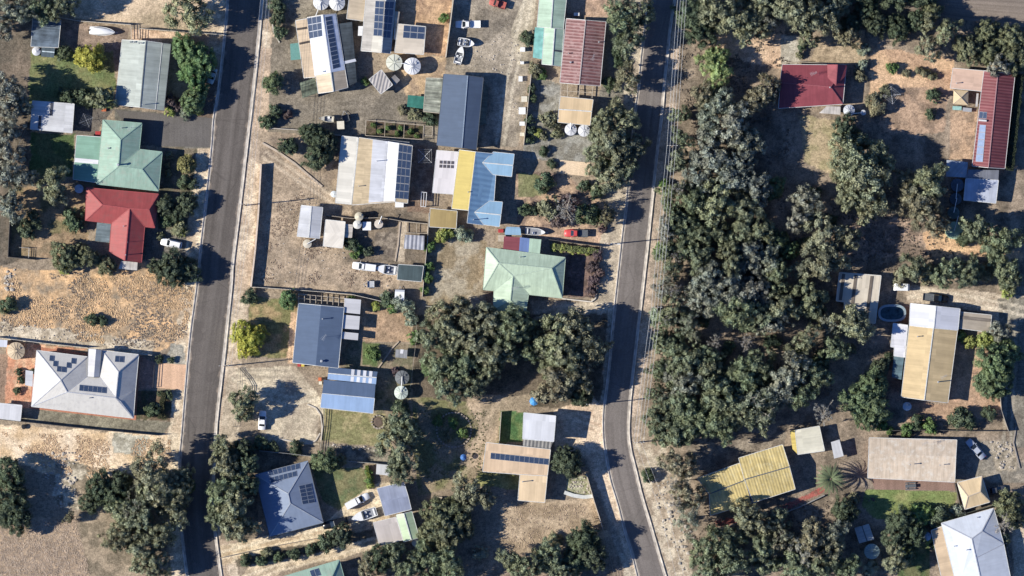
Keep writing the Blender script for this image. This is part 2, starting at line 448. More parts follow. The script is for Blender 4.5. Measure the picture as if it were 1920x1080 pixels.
zone([(-20, 975), (140, 965), (180, 1100), (-20, 1100)], (186, 156, 130), (156, 130, 108), 6, 3, 19, .5, .3)
zone([(140, 900), (340, 880), (345, 1100), (170, 1100)], (128, 112, 94), (160, 138, 116), 7, 2, 20)
strip(LRL, -27, 0, (214, 190, 162), (184, 158, 132), warp=4, sc_=2, seed=21)
zone([(380, 150), (410, 150), (400, 222), (372, 222)], (112, 92, 80), None, 5)
zone([(215, 203), (400, 222), (396, 278), (300, 275)], (116, 110, 103), (106, 100, 94), 1, 3, 8)
zone([(320, 642), (345, 650), (350, 684), (292, 682), (318, 660)], (150, 142, 132), (172, 160, 146), 4, 2, 8)
zone([(12, 640), (166, 656), (76, 662), (62, 775), (8, 772)], (196, 132, 100), (206, 160, 128), 2, 2, 22)
zone([(-10, 660), (14, 662), (10, 772), (-10, 770)], (150, 120, 100), None, 3)
zone([(38, 764), (250, 786), (322, 792), (304, 816), (36, 790)], (122, 113, 99), (142, 132, 114), 2, 2, 23)
zone([(256, 664), (292, 681), (290, 728), (252, 732)], (176, 130, 110), None, 1)
zone([(252, 732), (322, 734), (318, 790), (250, 786)], (112, 92, 76), (88, 84, 62), 3, 1.6, 24)
# between the roads, top
strip(LRR, 4, 34, (206, 182, 158), (178, 152, 130), warp=4, sc_=2, seed=25)
zone([(500, -20), (640, -20), (700, 60), (560, 50), (552, 70), (520, 80), (508, 60)], (142, 128, 112), (112, 100, 88), 4, 3, 26)
zone([(508, 70), (560, 60), (572, 170), (700, 150), (765, 180), (830, 205), (815, 270), (690, 262), (640, 262), (490, 246), (488, 210)], (122, 110, 98), (136, 122, 108), 3, 4, 27)
zone([(486, 90), (508, 92), (500, 245), (470, 245)], (196, 166, 142), (172, 146, 126), 4, 2, 27)
zone([(735, 90), (838, 108), (834, 146), (800, 142), (795, 182), (760, 178)], (190, 156, 120), (160, 132, 108), 5, 2, 28)
zone([(750, -20), (852, -20), (838, 106), (794, 100), (798, 50), (745, 44)], (198, 156, 118), (164, 128, 100), 4, 2, 29)
zone([(848, -20), (1005, -20), (990, 140), (972, 272), (898, 282), (906, 146), (836, 130)], (170, 152, 134), (124, 111, 99), 4, 3.2, 30, .52, .2)
zone([(960, 60), (985, -20), (1006, -20), (1000, 50), (985, 130), (968, 120)], (186, 168, 146), (164, 148, 128), 4, 3, 30)
zone([(996, 140), (1050, 158), (1046, 240), (1110, 236), (1128, 304), (1050, 304), (980, 296)], (148, 142, 136), (126, 118, 108), 3, 2, 31)
zone([(1125, 160), (1196, 168), (1190, 214), (1112, 238)], (124, 116, 108), (136, 126, 116), 4, 2, 32)
zone([(1060, -20), (1150, -20), (1148, 32), (1062, 32)], (182, 146, 122), (150, 122, 106), 4, 2, 32)
zone([(1110, 236), (1192, 214), (1180, 312), (1128, 330)], (132, 120, 104), (108, 100, 86), 6, 2, 32)
# between the roads, middle
zone([(686, 225), (794, 235), (793, 262), (685, 254)], (104, 86, 72), (78, 74, 52), 1, .8, 33)
zone([(484, 246), (640, 258), (632, 350), (560, 312), (488, 312)], (166, 142, 120), (140, 120, 104), 4, 2.5, 33)
zone([(486, 310), (560, 300), (632, 382), (752, 398), (748, 552), (600, 548), (470, 537)], (182, 155, 130), (142, 122, 104), 5, 2.2, 34, .52, .22)
zone([(660, 386), (805, 398), (800, 500), (650, 492)], (136, 117, 100), (112, 98, 86), 4, 1.8, 35)
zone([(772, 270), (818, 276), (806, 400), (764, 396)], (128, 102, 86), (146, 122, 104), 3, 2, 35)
zone([(750, 416), (764, 416), (758, 492), (742, 490)], (186, 164, 142), None, 2)
zone([(705, 435), (748, 440), (744, 492), (704, 470)], (112, 98, 88), (150, 132, 116), 4, 1, 35)
zone([(806, 445), (915, 452), (906, 548), (925, 582), (798, 576)], (142, 122, 96), (164, 148, 128), 4, 3, 36)
zone([(968, 318), (1050, 325), (1134, 380), (1126, 458), (970, 428)], (192, 156, 128), (134, 110, 98), 5, 2, 37)
zone([(972, 324), (1012, 328), (1016, 366), (972, 370)], (140, 132, 94), (118, 116, 78), 2, 2, 37)
zone([(968, 424), (1128, 428), (1127, 462), (1014, 446)], (196, 158, 132), (172, 140, 118), 3, 2, 37)
strip(RRL, -26, 0, (184, 166, 146), (160, 142, 126), warp=4, sc_=2, seed=38)
zone([(1140, 320), (1182, 312), (1158, 560), (1150, 600), (1110, 590), (1000, 592), (992, 562), (1108, 568), (1124, 462), (1134, 400)], (186, 166, 144), (166, 148, 130), 4, 2.4, 38)
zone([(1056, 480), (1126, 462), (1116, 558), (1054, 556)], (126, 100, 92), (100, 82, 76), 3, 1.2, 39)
# between the roads, lower
zone([(468, 556), (558, 560), (548, 672), (462, 666)], (124, 118, 76), (166, 138, 98), 4, 2.5, 40, .55)
zone([(545, 585), (562, 588), (552, 682), (538, 680)], (206, 166, 132), None, 2)
zone([(444, 690), (552, 686), (612, 760), (600, 834), (500, 828), (438, 726)], (198, 178, 153), (168, 148, 128), 4, 3.4, 41, .54, .2)
zone([(600, 778), (614, 780), (604, 834), (590, 830)], (120, 104, 88), (160, 140, 120), 3, 1, 41)
zone([(676, 562), (776, 576), (770, 642), (676, 640)], (180, 144, 114), (158, 128, 102), 3, 2, 42)
zone([(640, 640), (776, 646), (768, 790), (704, 786), (640, 690)], (112, 106, 84), (140, 122, 102), 4, 2, 43)
zone([(680, 642), (712, 646), (708, 686), (678, 684)], (96, 108, 66), None, 4)
zone([(608, 764), (722, 776), (736, 842), (604, 826)], (156, 140, 100), (130, 124, 82), 4, 2, 44)
zone([(600, 830), (738, 846), (736, 872), (598, 856)], (108, 98, 88), (150, 136, 120), 3, 1.2, 45)
zone([(428, 690), (446, 690), (448, 830), (412, 834)], (196, 174, 152), (170, 150, 130), 4, 2, 46)
zone([(404, 826), (600, 858), (580, 880), (480, 892), (484, 1008), (412, 1012)], (106, 94, 82), (134, 116, 98), 5, 2, 47)
zone([(580, 868), (706, 882), (694, 925), (640, 962), (606, 940)], (100, 108, 72), (124, 116, 80), 3, 3, 48)
zone([(690, 868), (760, 880), (760, 912), (696, 924)], (150, 130, 110), None, 3)
zone([(406, 1024), (510, 1004), (606, 984), (660, 935), (710, 905), (740, 905), (720, 950), (735, 982), (640, 1004), (480, 1044), (416, 1060)], (208, 184, 154), (186, 158, 128), 3, 2.5, 49)
zone([(436, 1100), (470, 1062), (600, 1036), (700, 1006), (730, 1018), (640, 1048), (540, 1062), (500, 1100)], (206, 180, 150), (176, 152, 126), 3, 2, 49)
zone([(440, 1048), (700, 992), (702, 1006), (600, 1034), (446, 1064)], (104, 92, 78), None, 4)
zone([(650, 1050), (760, 1020), (1160, 1040), (1180, 1110), (640, 1110)], (124, 106, 92), (150, 126, 108), 6, 2, 50)
zone([(772, 590), (1140, 590), (1126, 770), (1030, 764), (775, 745)], (116, 100, 85), (92, 82, 70), 6, 3, 51)
zone([(772, 742), (985, 765), (905, 905), (785, 930)], (148, 128, 104), (118, 114, 76), 6, 3, 52)
zone([(868, 740), (1010, 740), (985, 775), (935, 800), (925, 850), (900, 880), (860, 870), (900, 800)], (176, 150, 126), (150, 130, 108), 5, 3, 52)
zone([(1040, 770), (1110, 740), (1134, 770), (1132, 850), (1165, 950), (1200, 1060), (1184, 1064), (1132, 940), (1100, 860), (1040, 856)], (218, 188, 160), (196, 164, 138), 3, 3, 53)
zone([(938, 770), (986, 774), (980, 828), (936, 828)], (72, 104, 62), (98, 116, 70), 2, 2, 54)
zone([(898, 884), (976, 892), (974, 920), (880, 910)], (152, 146, 90), (128, 126, 76), 5, 2, 54)
zone([(938, 946), (1112, 936), (1142, 1004), (1080, 1030), (935, 1042)], (180, 154, 128), (154, 130, 106), 4, 3, 55)
zone([(1064, 894), (1100, 892), (1114, 930), (1060, 926)], (168, 162, 134), (130, 128, 96), 2, 1, 56)
# right of the bending road
strip(RRR, 2, 22, (190, 164, 144), (160, 140, 124), warp=4, sc_=2, seed=57)
zone([(1186, 820), (1240, 826), (1296, 884), (1280, 980), (1300, 1100), (1256, 1100), (1226, 990), (1196, 880)], (198, 178, 156), (164, 142, 122), 5, 1.6, 58)
zone([(1330, 66), (1470, 52), (1476, 130), (1400, 118), (1330, 98)], (210, 174, 144), (190, 154, 126), 6, 3, 59)
zone([(1463, 64), (1508, 70), (1500, 118), (1465, 120)], (182, 170, 156), (160, 148, 134), 3, 2, 59)
zone([(1545, 60), (1622, 58), (1622, 120), (1512, 120)], (180, 154, 126), (152, 130, 106), 4, 1.6, 60)
zone([(1628, 86), (1790, 108), (1788, 168), (1668, 166), (1642, 210), (1626, 232), (1632, 150)], (206, 164, 128), (180, 142, 114), 6, 3, 61)
zone([(1652, 166), (1782, 168), (1768, 250), (1650, 250)], (176, 142, 118), (144, 118, 100), 6, 2, 62)
zone([(1782, 205), (1832, 205), (1822, 300), (1780, 300)], (186, 150, 122), (150, 124, 104), 4, 2, 62)
zone([(1496, 214), (1572, 226), (1580, 336), (1508, 306)], (156, 140, 104), (176, 152, 120), 6, 2, 63)
zone([(1716, 446), (1786, 416), (1872, 462), (1920, 474), (1920, 486), (1738, 480)], (222, 178, 134), (204, 160, 122), 6, 4, 64)
zone([(1580, 400), (1720, 410), (1740, 480), (1590, 480)], (172, 142, 124), (130, 110, 98), 8, 2, 64)
zone([(1700, 534), (1930, 556), (1930, 604), (1862, 622), (1858, 590), (1796, 576), (1700, 566)], (190, 168, 148), (170, 148, 128), 3, 3, 65)
zone([(1872, 560), (1935, 556), (1935, 840), (1900, 840), (1876, 760)], (136, 126, 114), (116, 106, 96), 3, 3, 66)
zone([(1785, 640), (1878, 650), (1880, 780), (1700, 792), (1690, 758), (1778, 756)], (192, 150, 122), (166, 132, 108), 5, 2, 67)
zone([(1600, 815), (1632, 822), (1628, 896), (1790, 906), (1796, 924), (1640, 920), (1590, 906)], (142, 124, 110), (126, 110, 98), 2, 2, 68)
zone([(1622, 918), (1796, 922), (1790, 952), (1690, 978), (1640, 972), (1614, 948)], (114, 128, 70), (144, 140, 88), 3, 3.4, 69, .52, .2)
zone([(1795, 822), (1860, 826), (1935, 880), (1935, 905), (1858, 906), (1840, 892), (1794, 904)], (130, 120, 110), (150, 136, 122), 3, 2, 70)
zone([(1854, 826), (1900, 826), (1908, 884), (1868, 884)], (170, 152, 132), (136, 122, 106), 4, 1, 71)
zone([(1280, 828), (1480, 790), (1470, 840), (1385, 862), (1310, 896)], (146, 130, 116), (116, 102, 92), 6, 2, 72)
zone([(1448, 956), (1545, 912), (1548, 922), (1452, 966)], (166, 84, 76), (150, 96, 84), 2, 1, 73)
zone([(1340, 976), (1386, 968), (1386, 980), (1342, 988)], (176, 92, 82), None, 2)
zone([(1680, 1020), (1745, 1020), (1745, 1100), (1680, 1100)], (82, 96, 60), (110, 108, 72), 5, 2, 74)
zone([(1896, 965), (1935, 965), (1935, 1100), (1902, 1100)], (194, 170, 146), None, 4)
def rut(pts, wpx, A, off=(0,)):
    q = np.array(pts, float)
    for o in off:
        m = np.zeros(X.shape, bool)
        for a, b_ in zip(q[:-1], q[1:]):
            d = b_ - a; L = np.hypot(*d); nv = np.array([d[1], -d[0]]) / L; a2 = a + nv * o
            wx = PX + w1 * 5 - a2[0]; wy = PY + w2 * 5 - a2[1]; t = np.clip((wx * d[0] + wy * d[1]) / L ** 2, 0, 1)
            m |= np.hypot(wx - t * d[0], wy - t * d[1]) < wpx
        colr[m] = colr[m] * .45 + np.array(alb(A)) * .55
rut([(992, -10), (978, 60), (962, 130), (948, 200), (938, 270)], 3, (206, 188, 166), (-7, 7))
rut([(412, 1040), (520, 1016), (640, 988), (704, 955)], 2.6, (224, 202, 174), (-6, 6))
rut([(440, 1094), (520, 1066), (640, 1032), (720, 1010)], 2.6, (222, 198, 170), (-6, 6))
rut([(440, 705), (480, 730), (540, 752), (592, 742)], 3, (212, 194, 170), (-7, 7))
rut([(440, 700), (500, 700), (548, 700)], 3, (150, 134, 118), (-6, 6))
rut([(496, 290), (560, 335), (640, 384)], 3, (202, 178, 154), (-6, 6))
rut([(500, 560), (540, 420), (600, 392)], 2.4, (160, 138, 118), (-5, 5))
rut([(1705, 548), (1800, 560), (1920, 584)], 3.2, (212, 192, 170), (-7, 7))
rut([(1888, 830), (1896, 700), (1900, 560)], 3, (170, 156, 140), (-7, 7))
rut([(700, 190), (600, 200), (500, 220)], 3, (142, 128, 114), (-7, 7))
rut([(1000, 592), (1060, 580), (1150, 575)], 3, (206, 186, 164), (-6, 6))
rut([(940, 745), (905, 800), (890, 860), (860, 900)], 4, (186, 160, 134))
rut([(1130, 800), (1080, 780), (1050, 790)], 3, (228, 202, 174), (-6, 6))
ny, nx = X.shape
gme = bpy.data.meshes.new('ground')
Z = (vnoise(X, Y, 2.5, 77, 4) - .5) * .10
co = np.stack([X, Y, Z], -1).reshape(-1, 3).astype(np.float32)
idx = np.arange(nx * ny).reshape(ny, nx)
fc = np.stack([idx[:-1, :-1], idx[:-1, 1:], idx[1:, 1:], idx[1:, :-1]], -1).reshape(-1, 4)
gme.vertices.add(len(co)); gme.vertices.foreach_set('co', co.ravel())
gme.loops.add(fc.size); gme.loops.foreach_set('vertex_index', fc.ravel().astype(np.int32))
gme.polygons.add(len(fc)); gme.polygons.foreach_set('loop_start', np.arange(0, fc.size, 4, dtype=np.int32)); gme.polygons.foreach_set('loop_total', np.full(len(fc), 4, np.int32))
ca = gme.color_attributes.new('soil', 'FLOAT_COLOR', 'POINT')
colr = (colr * .90 + colr.mean(-1, keepdims=True) * .10) * np.array([1.06, 1.10, 1.03])
rgba = np.ones((nx * ny, 4), np.float32); rgba[:, :3] = colr.reshape(-1, 3)
ca.data.foreach_set('color', rgba.ravel())
gme.update()
gmat = bpy.data.materials.new('soil_and_grass'); n, l, b = nodes(gmat)
b.inputs['Roughness'].default_value = 1.0; setspec(b, 0.0)
at = n.new('ShaderNodeAttribute'); at.attribute_name = 'soil'
tc = n.new('ShaderNodeTexCoord')
def gnoise(scale, det, lo, hi, a=.32, c=.68, rough=.6):
    z = n.new('ShaderNodeTexNoise'); z.inputs['Scale'].default_value = scale; z.inputs['Detail'].default_value = det; z.inputs['Roughness'].default_value = rough
    l.new(tc.outputs['Object'], z.inputs['Vector'])
    r = n.new('ShaderNodeMapRange'); l.new(z.outputs[0], r.inputs[0]); r.inputs[1].default_value = a; r.inputs[2].default_value = c; r.inputs[3].default_value = lo; r.inputs[4].default_value = hi
    return z, r
cur = at.outputs['Color']
for (s_, d_, lo, hi) in ((.22, 4, .88, 1.18), (1.1, 5, .74, 1.34), (3.0, 4, .68, 1.38)):
    z, r = gnoise(s_, d_, lo, hi)
    mx = n.new('ShaderNodeMix'); mx.data_type = 'RGBA'; mx.blend_type = 'MULTIPLY'; mx.inputs[0].default_value = 1
    l.new(cur, mx.inputs[6]); l.new(r.outputs[0], mx.inputs[7]); cur = mx.outputs[2]
# pale stones and dark litter flecks
for (s_, th, colv) in ((2.4, .70, (.46, .41, .34)), (2.9, .69, (.05, .045, .035))):
    z, r = gnoise(s_, 3, 0, .7, th - .05, th + .03, .7)
    z2, r2 = gnoise(.13, 4, 0, 1, .46, .62)
    gt = n.new('ShaderNodeMath'); gt.operation = 'MULTIPLY'; l.new(r.outputs[0], gt.inputs[0]); l.new(r2.outputs[0], gt.inputs[1])
    mx = n.new('ShaderNodeMix'); mx.data_type = 'RGBA'; l.new(gt.outputs[0], mx.inputs[0]); l.new(cur, mx.inputs[6]); mx.inputs[7].default_value = (*colv, 1); cur = mx.outputs[2]
l.new(cur, b.inputs['Base Color'])
z, r = gnoise(2.2, 6, 0, 1)
bp = n.new('ShaderNodeBump'); bp.inputs['Strength'].default_value = .55; bp.inputs['Distance'].default_value = .10; l.new(z.outputs[0], bp.inputs['Height']); l.new(bp.outputs[0], b.inputs['Normal'])
gme.materials.append(gmat)
gro = bpy.data.objects.new('ground', gme); COL.objects.link(gro); tag(gro, 'sandy soil, gravel and dry grass covering all the blocks', None, kind='structure')

# ------------------------------------------------------------------ roads, kerbs, drives
def asphalt(name, rgb, streak=.12, worn=False):
    m = bpy.data.materials.new(name); n, l, b = nodes(m); b.inputs['Roughness'].default_value = .92; setspec(b, .1)
    uv = n.new('ShaderNodeUVMap'); sp = n.new('ShaderNodeSeparateXYZ'); l.new(uv.outputs[0], sp.inputs[0])
    cb = n.new('ShaderNodeCombineXYZ'); q = n.new('ShaderNodeMath'); q.operation = 'MULTIPLY'; q.inputs[1].default_value = .03; l.new(sp.outputs[1], q.inputs[0])
    q2 = n.new('ShaderNodeMath'); q2.operation = 'MULTIPLY'; q2.inputs[1].default_value = 1.1; l.new(sp.outputs[0], q2.inputs[0])
    l.new(q2.outputs[0], cb.inputs[0]); l.new(q.outputs[0], cb.inputs[1])
    z1 = n.new('ShaderNodeTexNoise'); z1.inputs['Scale'].default_value = 1; z1.inputs['Detail'].default_value = 4; l.new(cb.outputs[0], z1.inputs['Vector'])
    tc = n.new('ShaderNodeTexCoord'); cur = None
    f = []
    def mp(src, lo, hi):
        r = n.new('ShaderNodeMapRange'); l.new(src, r.inputs[0]); r.inputs[1].default_value = .3; r.inputs[2].default_value = .7; r.inputs[3].default_value = lo; r.inputs[4].default_value = hi; return r.outputs[0]
    f.append(mp(z1.outputs[0], 1 - streak, 1 + streak))
    for s_, a in ((4.0, .16), (.25, .08)):
        z = n.new('ShaderNodeTexNoise'); z.inputs['Scale'].default_value = s_; z.inputs['Detail'].default_value = 6; l.new(tc.outputs['Object'], z.inputs['Vector']); f.append(mp(z.outputs[0], 1 - a, 1 + a))
    col = alb(rgb); prev = None
    for k in f:
        mx = n.new('ShaderNodeMix'); mx.data_type = 'RGBA'; mx.blend_type = 'MULTIPLY'; mx.inputs[0].default_value = 1
        if prev is None: mx.inputs[6].default_value = (*col, 1)
        else: l.new(prev, mx.inputs[6])
        l.new(k, mx.inputs[7]); prev = mx.outputs[2]
    if worn:                                        # resealed patches, and dust and gravel drifting in from both edges
        def over(fac, colv):
            nonlocal prev
            mx = n.new('ShaderNodeMix'); mx.data_type = 'RGBA'; l.new(fac, mx.inputs[0]); l.new(prev, mx.inputs[6]); mx.inputs[7].default_value = (*colv, 1); prev = mx.outputs[2]
        def mth(op, a, c):
            k = n.new('ShaderNodeMath'); k.operation = op
            for i, x in enumerate((a, c)):
                if isinstance(x, (int, float)): k.inputs[i].default_value = x
                else: l.new(x, k.inputs[i])
            return k.outputs[0]
        z = n.new('ShaderNodeTexNoise'); z.inputs['Scale'].default_value = .11; z.inputs['Detail'].default_value = 3; l.new(tc.outputs['Object'], z.inputs['Vector'])
        r = n.new('ShaderNodeMapRange'); l.new(z.outputs[0], r.inputs[0]); r.inputs[1].default_value = .57; r.inputs[2].default_value = .59; r.inputs[4].default_value = .35; over(r.outputs[0], tuple(v * .74 for v in col))
        vo = n.new('ShaderNodeTexVoronoi'); vo.feature = 'DISTANCE_TO_EDGE'; vo.inputs['Scale'].default_value = .16; l.new(tc.outputs['Object'], vo.inputs['Vector'])
        r = n.new('ShaderNodeMapRange'); l.new(vo.outputs['Distance'], r.inputs[0]); r.inputs[1].default_value = .004; r.inputs[2].default_value = .012; r.inputs[3].default_value = .4; r.inputs[4].default_value = 0; over(r.outputs[0], tuple(v * .55 for v in col))
        ed = mth('SUBTRACT', 4.0, mth('ABSOLUTE', mth('SUBTRACT', sp.outputs[0], 4.0), 0))
        z = n.new('ShaderNodeTexNoise'); z.inputs['Scale'].default_value = .5; z.inputs['Detail'].default_value = 6; l.new(tc.outputs['Object'], z.inputs['Vector'])
        dd = mth('SUBTRACT', mth('MULTIPLY', z.outputs[0], 2.6), mth('ADD', ed, .55))
        r = n.new('ShaderNodeMapRange'); l.new(dd, r.inputs[0]); r.inputs[1].default_value = 0; r.inputs[2].default_value = .8; r.inputs[4].default_value = .75; over(r.outputs[0], alb((190, 170, 148)))
        cn = mth('ABSOLUTE', mth('SUBTRACT', sp.outputs[0], 4.0), 0)
        r = n.new('ShaderNodeMapRange'); l.new(cn, r.inputs[0]); r.inputs[1].default_value = .1; r.inputs[2].default_value = .9; r.inputs[3].default_value = .16; r.inputs[4].default_value = 0; over(r.outputs[0], alb((150, 142, 134)))
    l.new(prev, b.inputs['Base Color'])
    return m
def resample(line, step=12):
    out = []
    for i in range(len(line) - 1):
        p0 = line[max(0, i - 1)]; p1 = line[i]; p2 = line[i + 1]; p3 = line[min(len(line) - 1, i + 2)]
        k = max(2, int(math.dist(p1, p2) / step))
        for j in range(k):
            t = j / k
            out.append(tuple(.5 * (2 * p1[a] + (p2[a] - p0[a]) * t + (2 * p0[a] - 5 * p1[a] + 4 * p2[a] - p3[a]) * t * t + (3 * p1[a] - p0[a] - 3 * p2[a] + p3[a]) * t ** 3) for a in (0, 1)))
    out.append(line[-1]); return out
def samples(line, n):
    L = resample(line); ds = [0]
    for i in range(1, len(L)): ds.append(ds[-1] + math.dist(L[i - 1], L[i]))
    out = []; j = 0
    for k in range(n):
        t = ds[-1] * k / (n - 1)
        while j < len(L) - 2 and ds[j + 1] < t: j += 1
        u = (t - ds[j]) / max(1e-6, ds[j + 1] - ds[j]); out.append(lerp2(L[j], L[j + 1], u))
    return out
def road(name, label, A, B, mat, z=.07):
    N = 200; a = samples(A, N); b2 = samples(B, N); mb = MB(); C = 6
    for i in range(N):
        for k in range(C + 1): mb.v.append(tuple(W(*lerp2(a[i], b2[i], k / C), 0) + Vector((0, 0, z + .05 * math.sin(math.pi * k / C)))))
    d = 0
    for i in range(N - 1):
        e = math.dist(a[i], a[i + 1]) * S; w = math.dist(a[i], b2[i]) * S
        for k in range(C):
            q = i * (C + 1) + k; mb.f.append((q, q + 1, q + C + 2, q + C + 1)); mb.m.append(0)
            mb.uv.append([(8 * k / C, d), (8 * (k + 1) / C, d), (8 * (k + 1) / C, d + e), (8 * k / C, d + e)])
        d += e
    o = mb.build(name, mat); 
    for p in o.data.polygons:
        if p.normal.z < 0: p.flip()
    return tag(o, label, None, kind='structure')
def kerb(name, label, line, side):
    """concrete kerb with a shallow gutter pan; side +1 puts the kerb to the right of travel"""
    L = samples(line, 260); mb = MB(); prof = [(-.50, .082), (-.02, .086), (.02, .235), (.24, .245), (.27, .0)]
    n_ = len(prof)
    P = [W(*p, 0) for p in L]
    for i, p in enumerate(P):
        t = (P[min(len(P) - 1, i + 1)] - P[max(0, i - 1)]); t.normalize(); r = Vector((t.y, -t.x, 0)) * side
        for o, z in prof: q = p + r * o; mb.v.append((q.x, q.y, z))
    for i in range(len(P) - 1):
        for k in range(n_ - 1):
            f = (i * n_ + k, i * n_ + k + 1, (i + 1) * n_ + k + 1, (i + 1) * n_ + k)
            mb.f.append(f if side < 0 else f[::-1]); mb.m.append(1 if k == 0 else 0); mb.uv.append(None)
    o = mb.build(name, [plain('kerb_concrete', alb((212, 202, 188)), .9, .1, .42, .7), plain('gutter_pan', alb((190, 180, 166)), .9, .1, .45, .6)])
    return tag(o, label, None, kind='structure')
road('straight_road', 'dark worn asphalt of the straight street', LRL, LRR, asphalt('asphalt_dark', (108, 101, 95), .2, True))
road('bending_road', 'paler grey asphalt of the bending street', RRL, RRR, asphalt('asphalt_grey', (127, 119, 113), .14, True))
kerb('kerb', 'concrete kerb along the house side of the straight street', LRL, 1)
kerb('kerb', 'concrete kerb under the wires of the straight street', LRR, -1)
kerb('kerb', 'concrete kerb along the house side of the bending street', RRL, 1)
kerb('kerb', 'concrete kerb along the bushland side of the bending street', RRR, -1)
TR1 = [(1470, -60), (1560, -30), (1680, -14), (1800, -8), (1960, 0)]
TR2 = [(1470, -14), (1560, 2), (1680, 18), (1800, 36), (1960, 56)]
road('gravel_road', 'grey brown gravel road along the top of the bushland', TR1, TR2, asphalt('gravel_road', (140, 127, 114), .2), .05)
def sheet(name, label, poly, mat, z=.06):
    mb = MB(); q = [W(*p, 0) for p in poly]
    for v in q: v.z = z
    if newell(q).z < 0: q.reverse()
    n_ = len(q); lo = [v - Vector((0, 0, .15)) for v in q]
    mb.add(q, [tuple(range(n_))], 0, [[(v.x, v.y) for v in q]])
    for i in range(n_): mb.add([q[i], lo[i], lo[(i + 1) % n_], q[(i + 1) % n_]], [(0, 1, 2, 3)])
    return tag(mb.build(name, mat), label, None, kind='structure')
sheet('driveway', 'smooth grey asphalt drive between the grey house and the mint green house', [(216, 206), (300, 213), (401, 222), (394, 276), (302, 274), (264, 264), (228, 224)], asphalt('asphalt_drive', (112, 107, 102), .1), .062)
sheet('driveway', 'orange paved driveway of the white hip roofed house', [(291, 680), (349, 684), (345, 731), (289, 727)], asphalt('paving_orange', (224, 182, 146), .1), .09)
sheet('driveway', 'pale tan paved driveway at the yellow and blue roofed house', [(1050, 300), (1107, 305), (1104, 331), (1049, 325)], asphalt('paving_tan', (232, 204, 168), .1))
sheet('path', 'terracotta paving round the white hip roofed house', [(76, 651), (165, 663), (165, 668), (262, 672), (255, 788), (56, 766), (60, 700)], asphalt('paving_terracotta', (190, 128, 100), .1))
sheet('path', 'brown brick apron below the long cream roofed shed', [(1632, 892), (1789, 902), (1791, 920), (1640, 918)], asphalt('paving_brown', (150, 122, 108), .12))
# ------------------------------------------------------------------ houses and sheds (corner pixels read off the photograph, heights in metres)
def house(name, label, cat, px, py, group='houses and sheds of the blocks'):
    return thing(name, label, cat, W(px, py, 0), 0, group)
G_, P_ = trim_pale, trim_dark
# left of the straight road
h = house('garden_shed', 'dark grey flat roofed shed with small lean-to in the top corner', 'shed', 85, 62)
roof(h, 'roof', mono((62, 34), (114, 38), (109, 89), (58, 87), 2.9, 2.6, 2.6, 2.9), RM('slate1', (104, 118, 130), stain=.5), gutter=G_, wall=wall_tin)
lt = roof(h, 'lean_to_roof', mono((78, 88), (103, 90), (101, 108), (77, 106), 2.3, 2.3, 2.1, 2.1), RM('slate2', (84, 98, 106)), wall=wall_dark)[0]
patch(h, 'skylight', lt, [(79, 95), (102, 97), (102, 99), (79, 97)], RM('clear', (200, 215, 220)))

h = house('grey_house', 'long pale grey gable house between the yellow tree and the bright green tree', 'house', 268, 140)
p = roof(h, 'roof', gable((229, 75), (304, 81), (291, 205), (216, 196), 3.0, 3.6, 4.5, (274, 77), (263, 201)), RM('greygreen', (172, 180, 175), stain=.14), trim=P_, gutter=G_, wall=wall_brick)
roof(h, 'verandah_roof', [[(304, 81, 3.55), (320, 83, 3.25), (307, 207, 3.25), (291, 205, 3.55)]], RM('greygreen2', (154, 163, 158), stain=.14), gutter=P_)
for k, (x, y) in enumerate(((244, 79), (251, 79), (260, 81), (265, 81))): flue(h, p[0], x, y, .5, .12)
flue(h, p[0], 268, 196, .9)

h = house('carport', 'flat white carport with two dark clear strips beside the dim left edge', 'carport', 98, 219)
p = roof(h, 'roof', mono((61, 189), (139, 195), (135, 249), (57, 242), 2.8, 2.6, 2.6, 2.8), RM('white1', (206, 207, 210), stain=.12), gutter=G_, wall=wall_tin, base=0)
patch(h, 'skylight', p[0], [(95, 192), (100, 193), (98, 217), (93, 216)], RM('dkstrip', (78, 82, 92)))
patch(h, 'skylight', p[0], [(73, 217), (78, 218), (76, 242), (71, 241)], RM('dkstrip', (78, 82, 92)))

h = house('green_house', 'mint green hip roofed house beside the grey asphalt drive', 'house', 225, 290)
A, B, T = (193, 225, 3.1), (266, 231, 3.1), (226, 262, 4.6)
V1, V2 = (261, 280, 3.1), (222, 312, 4.6)
E1, E2, E3, E4 = (304, 285, 3.1), (266, 317, 4.6), (297, 358, 3.1), (181, 345, 3.1)
green = RM('green1', (150, 180, 160), weather=alb((160, 174, 156)), stain=.16, sheet=.08)
p = roof(h, 'roof', [[A, B, T], [A, T, V2, E4], [B, V1, V2, T], [V1, E1, E2, V2], [E1, E3, E2], [E4, V2, E2, E3]], green, trim=plain('green_trim', (.25, .36, .29), .6), gutter=plain('green_trim', (.25, .36, .29), .6), wall=wall_cream)
p2 = roof(h, 'verandah_roof', [[(144, 254, 2.5), (189, 257, 2.9), (181, 342, 2.9), (137, 336, 2.5)]], RM('green2', (128, 168, 146), stain=.1), gutter=G_, posts=timber)
patch(h, 'skylight', p2[0], [(141, 296), (185, 300), (184, 308), (140, 304)], RM('white2', (225, 226, 232), stain=.06))
flue(h, p[1], 203, 278, .5, .12); flue(h, p[0], 228, 240, .6); flue(h, p[1], 222, 309, 1.2, .2); aerial(h, p[0], 246, 240, 1.6, .6)

